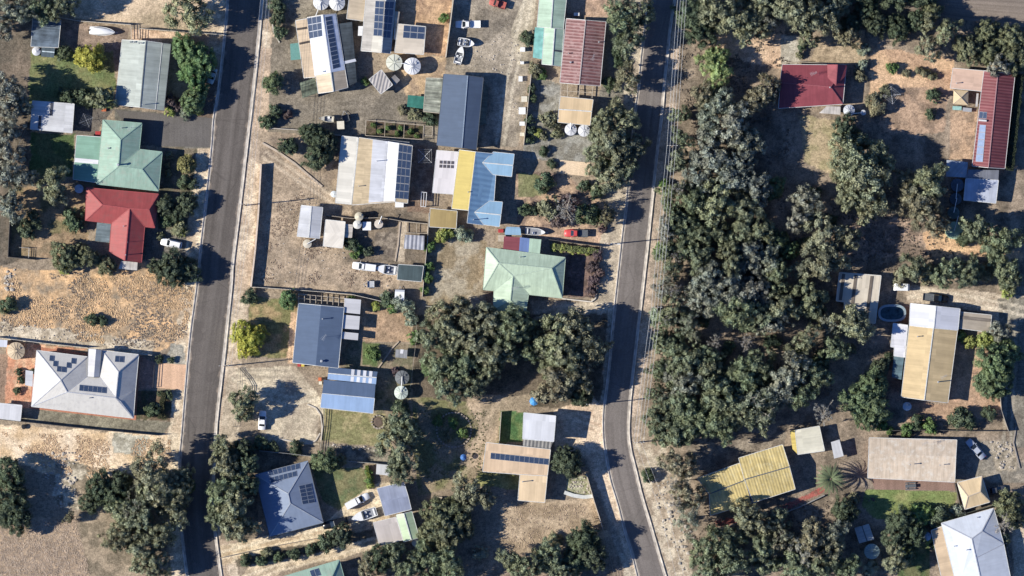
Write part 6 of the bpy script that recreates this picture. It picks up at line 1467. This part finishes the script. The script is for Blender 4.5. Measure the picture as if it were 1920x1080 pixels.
def crown_mesh(name, seed, clumps, cr, leaves, leaf, zlo=.3, lob=.25, fill=.4, flat=.8, tone=.28, spread=1.0, droop=0.0):
    """unit crown: leaf clumps over a lumpy dome of radius 1, height 1; leaf faces point out of their clump"""
    r_ = np.random.RandomState(seed); ph = r_.uniform(0, 6.283, 4); V = []; T = []
    cen = []
    tries = 0
    while len(cen) < clumps and tries < clumps * 30:
        tries += 1
        a = r_.uniform(0, 6.283); u = math.sqrt(r_.rand()) * .92
        Ra = 1 + lob * (math.sin(2 * a + ph[0]) * .5 + math.sin(3 * a + ph[1]) * .4 + math.sin(5 * a + ph[2]) * .35)
        d = math.sqrt(max(0, 1 - u * u)); z = zlo + (1 - zlo - cr * .6) * (d * r_.uniform(.72, 1.0) if r_.rand() > fill else d * r_.uniform(.1, .7))
        x, y = u * Ra * math.cos(a) * spread, u * Ra * math.sin(a) * spread
        s_ = cr * r_.uniform(.5, 1.5)
        if any((x - q[0]) ** 2 + (y - q[1]) ** 2 + (z - q[2]) ** 2 < (.62 * (s_ + q[3]) / 2) ** 2 for q in cen): continue
        cen.append((x, y, z, s_))
    for (x, y, z, s_) in cen:
        n_ = int(leaves * (s_ / cr) ** 2); tn = 1 + r_.uniform(-tone, tone); hue = r_.uniform(-.05, .05)
        d = r_.normal(size=(n_, 3)); d /= np.linalg.norm(d, axis=1)[:, None]; d[:, 2] = np.where(d[:, 2] < -.35, -d[:, 2], d[:, 2])
        rad = s_ * (r_.uniform(.25, 1.30, n_) ** .75)[:, None]; an = r_.uniform(.65, 1.4, 3); rot = r_.uniform(0, 6.283)
        dd = d * an * np.array([1, 1, flat]); dd = np.stack([dd[:, 0] * math.cos(rot) - dd[:, 1] * math.sin(rot), dd[:, 0] * math.sin(rot) + dd[:, 1] * math.cos(rot), dd[:, 2]], 1)
        p = np.array([x, y, z]) + dd * rad
        cd = np.array([x, y, max(.05, (z - zlo) * 1.1)]); cd = cd / np.linalg.norm(cd); nrm = d * .85 + cd * .5 + r_.normal(size=(n_, 3)) * .33; nrm /= np.linalg.norm(nrm, axis=1)[:, None]
        ref = r_.normal(size=(n_, 3)); a1 = np.cross(nrm, ref); a1 /= np.linalg.norm(a1, axis=1)[:, None]; a2 = np.cross(nrm, a1)
        L = leaf * r_.uniform(.7, 1.35, n_)[:, None]; w_ = L * .62
        q = np.stack([p - a1 * L, p + a2 * w_, p + a1 * L, p - a2 * w_], 1)
        V.append(q.reshape(-1, 3)); t = tn * r_.uniform(.82, 1.18, n_); T.append(np.repeat(np.stack([t * (1 + hue), t, t * (1 - hue), np.ones(n_)], 1), 4, 0))
    V = np.concatenate(V).astype(np.float32); T = np.concatenate(T).astype(np.float32); nq = len(V) // 4
    me = bpy.data.meshes.new(name); me.vertices.add(len(V)); me.vertices.foreach_set('co', V.ravel())
    me.loops.add(len(V)); me.loops.foreach_set('vertex_index', np.arange(len(V), dtype=np.int32))
    me.polygons.add(nq); me.polygons.foreach_set('loop_start', np.arange(0, len(V), 4, dtype=np.int32)); me.polygons.foreach_set('loop_total', np.full(nq, 4, np.int32))
    ca = me.color_attributes.new('tone', 'FLOAT_COLOR', 'POINT'); ca.data.foreach_set('color', T.ravel()); me.update(); me.materials.append(leaf_m)
    return me, cen
def limb_mesh(name, seed, cen, n_limbs, mat, r0=.045, top=False, twigs=0):
    """tapered trunk that forks into limbs ending in the crown's clumps"""
    r_ = random.Random(seed); mb = MB(); f = Vector((r_.uniform(-.06, .06), r_.uniform(-.06, .06), .32)); mb.tube((0, 0, -.02), f, r0 * 1.15, r0 * .85, 8)
    ends = sorted(cen, key=lambda q: -q[2] if top else r_.random())[:n_limbs]
    for (x, y, z, s_) in ends:
        e = Vector((x, y, z + (s_ * 1.15 if top else 0))); m = f.lerp(e, .5) + Vector((r_.uniform(-.1, .1), r_.uniform(-.1, .1), r_.uniform(-.02, .10)))
        mb.tube(f, m, r0 * .6, r0 * .42, 6); mb.tube(m, e, r0 * .42, r0 * .16, 6)
        for k in range(twigs):
            b = m.lerp(e, r_.uniform(.2, .9)); t = b + Vector((r_.uniform(-.22, .22), r_.uniform(-.22, .22), r_.uniform(.0, .14))); mb.tube(b, t, r0 * .2, r0 * .07, 5)
    me_o = mb.build(name, mat); me = me_o.data; bpy.data.objects.remove(me_o); return me
KIND = {}
def variants(key, n, trunkmat, limbs, top=False, twigs=0, r0=.045, **k):
    out = []
    for i in range(n):
        me, cen = crown_mesh('crown_' + key, 100 * len(KIND) + i + 11, **k); out.append((me, limb_mesh('trunk_' + key, i + 5, cen, limbs, trunkmat, r0, top, twigs)))
    KIND[key] = out
variants('gum', 6, bark_grey, 9, clumps=74, cr=.165, leaves=125, leaf=.040, zlo=.34, lob=.55, fill=.35, tone=.3, twigs=1)
variants('open', 4, bark_pale, 12, top=True, twigs=3, r0=.034, clumps=44, cr=.155, leaves=95, leaf=.036, zlo=.34, lob=.42, fill=.4, tone=.28)
variants('dense', 5, bark_dark, 6, clumps=95, cr=.15, leaves=130, leaf=.038, zlo=.16, lob=.2, fill=.4, tone=.22)
variants('shrub', 5, bark_dark, 5, r0=.03, clumps=26, cr=.26, leaves=90, leaf=.085, zlo=.12, lob=.28, fill=.35, tone=.25)
variants('bare', 2, bark_pale, 22, top=True, twigs=7, r0=.03, clumps=30, cr=.10, leaves=26, leaf=.032, zlo=.3, lob=.4, fill=.3, tone=.3)
variants('ball', 2, bark_dark, 4, r0=.03, clumps=120, cr=.12, leaves=70, leaf=.055, zlo=.1, lob=.03, fill=.15, tone=.14)

# kind -> (label noun, category, mesh family, leaf colour, height from crown radius, group)
SP = {
 'gg': ('grey gum', 'gum tree', 'gum', (.255, .266, .212), lambda r: 1.25 * r + 2.0),
 'og': ('olive gum', 'gum tree', 'gum', (.248, .258, .165), lambda r: 1.25 * r + 2.0),
 'ng': ('green gum', 'gum tree', 'gum', (.200, .226, .140), lambda r: 1.25 * r + 2.0),
 'bg': ('brown leaved gum', 'gum tree', 'gum', (.228, .212, .140), lambda r: 1.25 * r + 1.8),
 'pg': ('pale limbed gum', 'gum tree', 'open', (.222, .240, .168), lambda r: 1.3 * r + 2.2),
 'xx': ('half bare grey tree', 'tree', 'bare', (0.241, 0.236, 0.220), lambda r: 1.6 * r + 4.2),
 'dt': ('dark dense tree', 'tree', 'dense', (.100, .124, .078), lambda r: 1.2 * r + 1.2),
 'mt': ('mid green dense tree', 'tree', 'dense', (.155, .205, .105), lambda r: 1.2 * r + 1.2),
 'ot': ('olive dense tree', 'tree', 'dense', (0.174, 0.185, 0.109), lambda r: 1.2 * r + 1.2),
 'lt': ('bright green tree', 'tree', 'dense', (.165, .255, .115), lambda r: 1.25 * r + 1.2),
 'vt': ('pale yellow green tree', 'tree', 'gum', (0.314, 0.383, 0.169), lambda r: 1.2 * r + 1.4),
 'yt': ('yellow flowering tree', 'tree', 'dense', (.370, .365, .085), lambda r: 1.15 * r + 1.0),
 'ds': ('dark green shrub', 'shrub', 'shrub', (0.093, 0.122, 0.072), lambda r: 1.3 * r + .3),
 'gs': ('green shrub', 'shrub', 'shrub', (0.141, 0.214, 0.076), lambda r: 1.3 * r + .3),
 'os': ('olive shrub', 'shrub', 'shrub', (0.207, 0.208, 0.128), lambda r: 1.3 * r + .3),
 'ys': ('yellow green shrub', 'shrub', 'shrub', (0.300, 0.334, 0.105), lambda r: 1.3 * r + .3),
 'ps': ('dull purple shrub', 'shrub', 'shrub', (0.144, 0.106, 0.103), lambda r: 1.2 * r + .3),
 'ls': ('pale grey green shrub', 'shrub', 'shrub', (0.264, 0.297, 0.223), lambda r: 1.3 * r + .3),
 'bs': ('clipped round olive bush', 'shrub', 'ball', (0.228, 0.222, 0.096), lambda r: 1.4 * r + .3),
}
PLANTS = """
gg 1262,704,22;1420,540,28;1440,490,26;1555,610,18;1250,430,20;1248,545,18;18,20,32;8,55,22;14,206,20;14,170,32;12,250,26;45,335,20;10,325,30;20,385,28;40,190,18;14,290,26;1330,240,26;1345,205,32;1372,236,34;1400,262,28;1338,300,36;1308,332,28;1372,335,32;1392,302,28;1420,350,30;1515,378,28;1500,408,24;1410,480,30;1360,545,36;1330,520,30;1450,602,26;1482,702,36;1462,735,30;1322,560,30;1395,560,30;1875,622,18;1875,122,20;1290,720,28;1510,1040,28;1560,1000,26;1440,40,22
og 1046,636,36;1080,622,34;1060,664,34;1104,650,30;1030,690,22;230,960,28;300,915,32;330,928,26;334,962,22;240,1002,26;290,1062,24;345,890,18;355,22,36;100,340,25;105,368,18;192,185,22;1150,262,30;1130,232,22;1172,230,24;1122,278,24;1162,290,28;1194,276,22;1148,330,28;1172,318,22;1122,312,20;285,892,40;312,938,28;262,972,30;320,905,24;298,1000,30;268,1036,28;415,838,20;425,872,26;440,962,36;452,990,26;1350,22,34;1386,36,36;1424,14,30;1420,48,24;1500,24,36;1470,14,28;1546,34,32;1572,12,22;1515,72,18;1740,92,22;1740,40,18;1775,58,20;1545,440,36;1545,490,34;1592,445,22;1600,606,32;1510,638,26;1465,575,28;875,922,28;905,932,22;1400,968,28;1424,984,26;1460,975,20;830,602,30;872,592,30;916,602,30;850,634,30;892,645,32;930,660,30;700,15,1;1345,380,34;1592,300,40;1622,332,42;1636,290,32;1592,372,24;1628,386,26;1680,1050,22;1740,345,34
ng 985,612,22;990,660,20;1008,632,18;1300,372,28;1352,792,32;1326,668,24;1524,702,28;1286,460,24;1244,600,18;1240,640,16;1236,690,18;1228,735,16;1226,780,18;1232,805,18;1250,470,20;1256,360,18;1275,300,20;1280,260,18;1275,215,16;1320,440,24;1350,440,22;1378,700,24;1440,735,22;1262,582,24;1254,652,20;1270,655,24;1264,704,22;1250,762,20;1266,812,26;1240,818,16;1290,805,26;1272,742,26;1262,500,20;1266,418,22;1256,385,16;1332,690,26;1162,34,30;1190,22,32;1182,74,26;810,632,26;870,690,32;920,692,26;830,682,30;880,722,26;840,725,28;960,630,30;950,602,28;1400,392,30;1392,430,28;1370,490,28;1292,422,24;1312,484,30;1382,582,36;1432,592,28;1292,680,28;1350,742,38;1396,712,34;1426,690,28;1282,762,30;1312,790,30;1392,772,34;1432,768,32;1252,790,22;1500,742,26;1564,655,26;1430,430,26;1460,520,24;1520,560,28;750,842,34;758,800,28;748,880,24;455,755,26;462,905,20;420,924,28;465,870,22;1330,1022,30;1362,1012,28;1370,1052,34;1330,1064,28;1492,1060,32;1540,1058,28;1590,1068,24;1830,430,26;1880,450,30;1862,466,24;1716,502,26;1776,510,26;1816,512,26;1886,506,26;1895,532,18;770,1062,26;802,1050,28;846,1062,28;740,1046,24;1032,1040,26;990,1060,28;1050,1072,24;958,1052,22;1432,1040,30;115,14,26;75,12,26;405,968,20
bg 1046,720,36;1076,706,28;1726,382,34;1746,412,30;1692,390,20;1700,345,24;1138,405,16;1176,146,25;1434,172,28;1414,192,28;1522,1020,34;1560,1030,28;1272,870,28;1288,928,26;1455,1024,26;130,970,10;1320,180,24;1590,70,20;220,1010,26;690,1062,20
pg 1090,690,22;1020,650,20;1282,560,24;1290,604,26;1300,628,20;1420,762,38;1290,972,26;1470,1010,22;45,20,24;250,955,28;1240,745,18;1250,520,18;1500,505,20
xx 1052,662,20;1264,545,16;1268,482,14;1250,600,14;38,168,14;1275,352,16;1060,392,26;1262,905,20;1266,945,20;1400,640,18;1340,640,16;1440,170,18;1880,985,20;1545,775,22
dt 640,1004,20;1500,-22,30;1562,-26,32;1622,-24,34;1682,-16,34;1738,-14,28;1300,26,32;1312,62,30;1332,182,24;16,892,32;20,940,34;32,970,30;8,962,26;186,916,28;216,930,30;224,904,24;170,942,20;1066,870,28;1060,850,18;1095,1010,32;1110,1042,28;1078,1050,28;710,1050,28;600,262,22;582,250,18;598,290,28;614,270,20;322,505,30;350,507,24;290,500,14;310,386,20;350,382,20;332,402,16;440,862,26;455,842,20;1640,42,26;1682,52,24;1585,958,24;1690,976,26;1716,1000,22;1680,1002,26;1582,242,26;1600,262,24;1090,742,22;1080,718,18;1240,700,16;1650,690,18;820,1090,24;1256,640,18;1720,40,20;1625,22,22;1596,46,20
mt 362,190,24;806,690,18;1625,782,24;1635,722,30;1612,752,34;1642,764,30;1625,750,26;1866,680,34;1868,712,32;1850,726,22;1884,660,26;350,912,16;512,156,20;610,864,24;1450,352,22;1460,452,20;1480,470,18
ot 822,962,30;850,962,30;836,1000,34;812,1002,26;866,988,26;165,482,22;122,482,26;200,498,20;150,470,16;1850,58,22;1816,92,28;1856,98,24;1898,72,26;1900,112,28;1890,945,24;1900,970,22;1748,18,20
lt 352,98,30;378,116,28;362,138,26;338,84,18;372,160,18;540,562,18
vt 1332,116,22;1350,138,24;1345,102,18
yt 170,108,29;456,626,24;474,640,24;462,652,18;482,624,18
ds 997,165,9;999,185,8;993,225,9;992,262,8;1330,374,12;1306,358,12;1535,674,15;1326,560,11;1311,375,11;1538,686,15;1500,413,12;1448,644,15;1524,367,14;1461,547,11;1402,368,16;1519,565,12;1532,576,16;1514,548,12;1439,515,11;1351,679,10;1273,599,11;1420,532,12;1559,414,12;1320,602,11;1366,651,12;1427,718,10;1278,428,15;1444,432,12;1313,527,10;1469,715,16;1480,742,10;1346,745,15;1383,735,14;1505,456,11;1393,388,12;1548,472,10;1273,402,15;1368,454,10;125,178,16;155,182,18;120,98,14;522,32,14;524,60,13;520,8,15;515,208,13;502,228,15;545,275,14;532,272,12;808,222,15;1157,95,12;1160,117,11;1142,156,13;1022,342,17;1020,283,9;1094,350,12;1120,362,14;985,394,12;1105,402,20;346,340,12;362,346,10;312,412,14;172,600,11;192,602,9;285,768,15;1215,892,13;1800,782,20;1816,792,14;466,558,14;490,832,14;512,836,10;555,838,13;460,1049,11;490,1052,10;522,1046,11;552,1040,11;582,1032,11;612,1018,17;750,770,16;765,800,14;1005,742,9;1750,180,13;1746,214,10;1504,88,9;660,458,14;690,472,10;15,572,16;1762,968,20;1665,672,9;1720,790,13;995,244,8;62,412,16;140,412,20;52,432,18;1810,446,16;990,72,14;316,740,9;300,738,6;1856,776,13;34,697,7;38,713,7;32,732,7;60,696,5;298,673,8;320,675,6;1700,1042,18;575,248,12;728,562,14;1750,1022,8;1000,395,10;1035,308,8;1400,610,14
gs 700,235,5;712,246,5;728,240,5;744,250,5;752,240,5;770,246,5;782,254,5;832,33,9;1016,140,10;1118,405,12;1672,127,11;1655,797,10;1700,806,12;1746,801,14;1668,806,8;1720,972,20;1738,962,16;776,632,12;700,664,15;684,152,7;680,838,1;1130,310,10;1160,214,9;803,500,9;801,520,10;797,545,8;806,462,10;672,466,10;664,478,8;1690,540,1;1800,548,1;658,566,9;590,592,1;735,576,12;820,790,10;848,792,10;866,812,10;1500,655,10;1235,470,14;1256,430,14;1245,350,12;692,900,8;690,884,7
os 1002,130,14;1030,226,18;1153,205,18;1160,250,10;1044,252,10;1032,390,22;1614,142,12;1643,197,18;778,213,13;755,207,8;1723,132,7;1735,137,9;1748,143,8;1700,138,7;1500,103,7;338,430,15;300,442,8;316,326,6;317,292,7;313,310,5;1020,255,8;1440,640,10;1600,655,8;1570,330,14;462,772,16;640,862,10;500,1035,10;1880,1010,14;730,800,16;1845,1080,10;1690,520,16;1738,512,18;1850,512,16;1600,936,11;1530,598,16;1040,1010,12;838,820,9;1660,172,12
ys 318,208,10;372,210,8;340,434,10;829,440,13;842,438,10;1040,464,7;1056,466,8;1072,468,7;1088,470,7;1104,471,7;660,470,1;705,575,8;1010,250,7;120,505,10;1890,545,14;1850,640,18;1820,640,14;1800,628,10;1740,1012,9;695,910,6
ps 322,192,16;1110,500,12;1114,528,12;1108,548,10;1120,478,10;1045,410,18;1068,380,16;540,214,8;742,698,9;1130,430,8;1125,512,9
ls 346,212,11;870,440,14;862,432,10;748,566,15;764,580,15;725,558,10;1632,1066,14;298,763,8;770,600,12;1230,590,12;1795,958,13;900,1036,14;1618,120,10;1620,92,12
bs 349,308,17;1412,5,1
"""
LAND = [('the dark grey corner shed', 85, 62), ('the white covered boat', 190, 57), ('the long grey gable house', 268, 140), ('the flat white carport', 98, 219), ('the mint green house', 225, 290), ('the red hip house', 230, 420),
 ('the white wagon', 320, 457), ('the white hip house', 160, 715), ('the cream ribbed tank', 30, 658), ('the tilted panelled house', 612, 105), ('the angled grey shed', 714, 154), ('the bright white conical tank', 773, 124), ('the slate blue shed', 862, 210),
 ('the teal shade house', 779, 190), ('the striped white roof', 700, 320), ('the yellow and blue roof', 885, 350), ('the ochre annex', 831, 410), ('the cream square shed', 626, 438), ('the light grey gable shed', 581, 416), ('the little greenhouse', 776, 454),
 ('the dark flat shed by the runabout', 769, 512), ('the mint stepped shed', 1036, 60), ('the rusty red roof', 1093, 100), ('the tan carport', 1078, 210), ('the tan paved drive', 1078, 315), ('the dinghy', 1003, 434), ('the red utility', 1080, 437), ('the pale green hip house', 985, 520),
 ('the slate blue house', 600, 625), ('the lavender workshop', 655, 730), ('the white sedan', 492, 787), ('the small grey coop', 752, 663), ('the pale green ribbed tank', 752, 736), ('the slate grey hip roof', 542, 935), ('the white motorboat', 683, 965), ('the white coop', 718, 880), ('the pale green gable shed', 765, 988),
 ('the black car', 630, 981), ('the bottom mint green roof', 585, 1075), ('the tan panelled house', 968, 865), ('the white roofed room', 1010, 800), ('the triangular rockery', 1085, 910), ('the bright blue umbrella', 1001, 752), ('the stone fire ring', 709, 791), ('the round garden bed', 851, 806), ('the wooden crate', 820, 936),
 ('the crimson roofed house', 1525, 165), ('the domed white tank', 1592, 207), ('the maroon tiled roof', 1862, 225), ('the cream gazebo', 1801, 183), ('the silver lean-to', 1837, 355), ('the green tank on orange sand', 1789, 432), ('the striped cream carport', 1612, 555), ('the oval pool', 1672, 587), ('the tan gable house', 1742, 665),
 ('the long cream shed', 1710, 862), ('the ribbed yellow roof', 1430, 890), ('the yellow edged carport', 1516, 825), ('the narrow white shed', 1570, 842), ('the palm', 1556, 897), ('the shiny grey shed', 1620, 1000), ('the silver ribbed tank', 1635, 1034), ('the tan garage', 1825, 925), ('the corner white house', 1830, 1030), ('the silver car', 1829, 842),
 ('the lower bushland pole', 1197, 829), ('the middle bushland pole', 1230, 577), ('the upper bushland pole', 1259, 276), ('the street light pole', 1142, 458), ('the forecourt pole', 424, 686), ('the brown fence pole', 461, 385), ('the gravel top road', 1640, 0), ('the top left corner', 0, 0), ('the bottom left corner', 0, 1080), ('the top right corner', 1920, 0), ('the yellow flowering tree by the grey house', 170, 108), ('the pale yellow green tree', 1342, 120), ('the swimming pool', 1672, 587)]
LAND = [q for q in LAND if q[0] != 'the swimming pool']
ORD = ['', 'second ', 'third ', 'fourth ', 'fifth ', 'sixth ', 'seventh ', 'eighth ', 'ninth ', 'tenth ']
plants = []
for line in PLANTS.strip().splitlines():
    k, rest = line.split(' ', 1)
    for s_ in rest.split(';'):
        x, y, r = (float(v) for v in s_.split(','))
        if r >= 4: plants.append([k, x, y, r])
def size_word(cat, r): 
    if cat == 'shrub': return 'tiny' if r < 8 else 'small' if r < 12 else 'broad'
    return 'slender' if r < 20 else 'middling' if r < 28 else 'big'
rank = {}
by = {}
for i, p in enumerate(plants): by.setdefault((p[0], size_word(SP[p[0]][1], p[3])), []).append(i)
for key, ids in by.items():
    for li, (nm_, lx, ly) in enumerate(LAND):
        for r_i, i in enumerate(sorted(ids, key=lambda i: math.hypot(plants[i][1] - lx, plants[i][2] - ly))[:10]): rank.setdefault(i, []).append((r_i * 70 + math.hypot(plants[i][1] - lx, plants[i][2] - ly), r_i, li))
used_l = set(); prot = {}
ORDERED = sorted(range(len(plants)), key=lambda i: min(rank[i])[0])
for i in ORDERED:
    k, x, y, r = plants[i]; noun, cat, fam, col, hf = SP[k]
    sw = size_word(cat, r); lab = None
    for d, r_i, li in sorted(rank[i]):
        lab = f"{sw} {noun}, {ORD[r_i]}closest of kind to {LAND[li][0]}"
        if lab not in used_l and len(lab.replace('-', ' ').split()) <= 16: break
    used_l.add(lab); rr = rng.Random if False else random.Random(int(x * 31 + y * 17))
    rm = r * S * (1.05 if fam in ('gum', 'open') else 1.03); h = hf(rm)
    if cat != 'shrub': h *= rr.uniform(1.2, 1.5) if 'gum' in cat else rr.uniform(1.1, 1.35)
    px_, py_ = x, y; vs = KIND[fam]; v = rr.randrange(len(vs))
    nm_ = {'gum tree': 'gum_tree', 'tree': 'broadleaf_tree', 'shrub': 'shrub'}[cat]
    grp = ('shrubs' if cat == 'shrub' else 'trees') + (' of the bushland' if x > 1235 else ' of the gardens')
    lum = rr.random()
    c = tuple(max(.01, 1.1 * col[j] * (.9 + .22 * lum) * (1 + rr.uniform(-.035, .035))) for j in range(3))
    o = W(px_, py_, h * .55); 
    t = thing(nm_, lab, cat, (o.x, o.y, -.05), rr.uniform(0, 6.283), grp); t.scale = (rm * rr.uniform(.98, 1.1), rm * rr.uniform(.9, 1.06), h)
    for nm2, me in (('crown', vs[v][0]), ('trunk', vs[v][1])):
        q = bpy.data.objects.new(nm2, me); COL.objects.link(q); q.parent = t; q.color = (*c, 1)
# the palm: ringed trunk, arching fronds with leaflets
t = thing('palm_tree', 'feathery palm with arching fronds between the yellow roof and the long cream shed', 'palm', W(1556, 897, 0), 0)
mb = MB(); mb.lathe([(.42, 0), (.34, .5), (.30, 2), (.32, 3.6), (.42, 4.0), (.2, 4.4)], 12); mb.build('trunk', bark_dark, t, (0, 0, 0))
r_ = random.Random(3); V = []; F = []; T = []
for k in range(44):
    a = k * 2.39996; el = R(52 - 78 * (k / 44.0)); Lf = r_.uniform(3.9, 4.7) * (.8 if k < 10 else 1); d = Vector((math.cos(a), math.sin(a), 0)); sd_ = Vector((-d.y, d.x, 0)); p = Vector((0, 0, 4.2)) + d * .2; e = el; N = 26; tn = r_.uniform(.75, 1.25)
    for i in range(N):
        u = i / N; st = Lf / N; dr = d * math.cos(e) + Vector((0, 0, math.sin(e))); q = p + dr * st; e -= R(2.9)
        for s_ in (-1, 1):
            ll = .36 * math.sin(math.pi * min(1, .12 + u * .9)) + .06; tip = q + sd_ * s_ * ll * .75 + dr * ll * .65 - Vector((0, 0, .12 * ll)) + Vector((0, 0, .10 * ll)); b = len(V)
            V += [p, q, tip + dr * .05, tip]; F.append((b, b + 1, b + 2, b + 3)); T += [(tn, tn, tn * .95, 1)] * 4
        b = len(V); w_ = .05; V += [p - sd_ * w_, p + sd_ * w_, q + sd_ * w_, q - sd_ * w_]; F.append((b, b + 1, b + 2, b + 3)); T += [(1.25, 1.15, 1.0, 1)] * 4; p = q
me = bpy.data.meshes.new('crown_palm'); me.from_pydata([tuple(v) for v in V], [], F); ca = me.color_attributes.new('tone', 'FLOAT_COLOR', 'POINT'); ca.data.foreach_set('color', np.array(T, np.float32).ravel()); me.materials.append(leaf_m)
q = bpy.data.objects.new('crown', me); COL.objects.link(q); q.parent = t; q.color = (.13, .165, .095, 1)
# clipped hedge by the white house and the thin yellow green hedge
def hedge(label, a, b, w, h, col):
    A = W(*a, 0); B = W(*b, 0); L = (B - A).length; t = thing('hedge', label, 'hedge', (A + B) / 2, math.atan2(B.y - A.y, B.x - A.x), 'clipped hedges'); r_ = np.random.RandomState(int(a[0])); V = []; T = []
    n_ = int(L * 420 * max(1, w)); p = np.stack([r_.uniform(-L / 2, L / 2, n_), r_.uniform(-w / 2, w / 2, n_), r_.uniform(.05, h, n_)], 1)
    side = r_.randint(0, 3, n_); p[side == 0, 2] = h * r_.uniform(.92, 1.05, (side == 0).sum()); p[side == 1, 1] = w / 2 * np.sign(p[side == 1, 1]) * r_.uniform(.9, 1.1, (side == 1).sum())
    p[:, 1] += .12 * np.sin(p[:, 0] * 2.1); nr = r_.normal(size=(n_, 3)); nr[:, 2] = abs(nr[:, 2]) + .3; nr /= np.linalg.norm(nr, axis=1)[:, None]; a1 = np.cross(nr, r_.normal(size=(n_, 3))); a1 /= np.linalg.norm(a1, axis=1)[:, None]; a2 = np.cross(nr, a1); l_ = .13
    V = np.stack([p - a1 * l_, p + a2 * l_ * .6, p + a1 * l_, p - a2 * l_ * .6], 1).reshape(-1, 3); me = bpy.data.meshes.new('foliage'); me.from_pydata(V.tolist(), [], np.arange(len(V)).reshape(-1, 4).tolist())
    tt = np.repeat(r_.uniform(.75, 1.25, n_), 4); ca = me.color_attributes.new('tone', 'FLOAT_COLOR', 'POINT'); ca.data.foreach_set('color', np.stack([tt, tt, tt, np.ones_like(tt)], 1).astype(np.float32).ravel()); me.materials.append(leaf_m)
    q = bpy.data.objects.new('foliage', me); COL.objects.link(q); q.parent = t; q.color = (*col, 1)
hedge('dark clipped hedge at the street front of the white hip house', (307, 736), (301, 785), 1.0, 1.6, (.07, .075, .04))
hedge('thin yellow green hedge on the lawn by the white coop', (687, 873), (695, 906), .7, 1.3, (.20, .24, .06))
hedge('light green clipped hedge below the dark panel fence', (1036, 462), (1122, 472), 1.3, 1.3, (.20, .23, .10))
hedge('tall dark hedge down the right edge beside the maroon tiled roof', (1912, 140), (1893, 320), 1.6, 2.0, (.05, .065, .04))
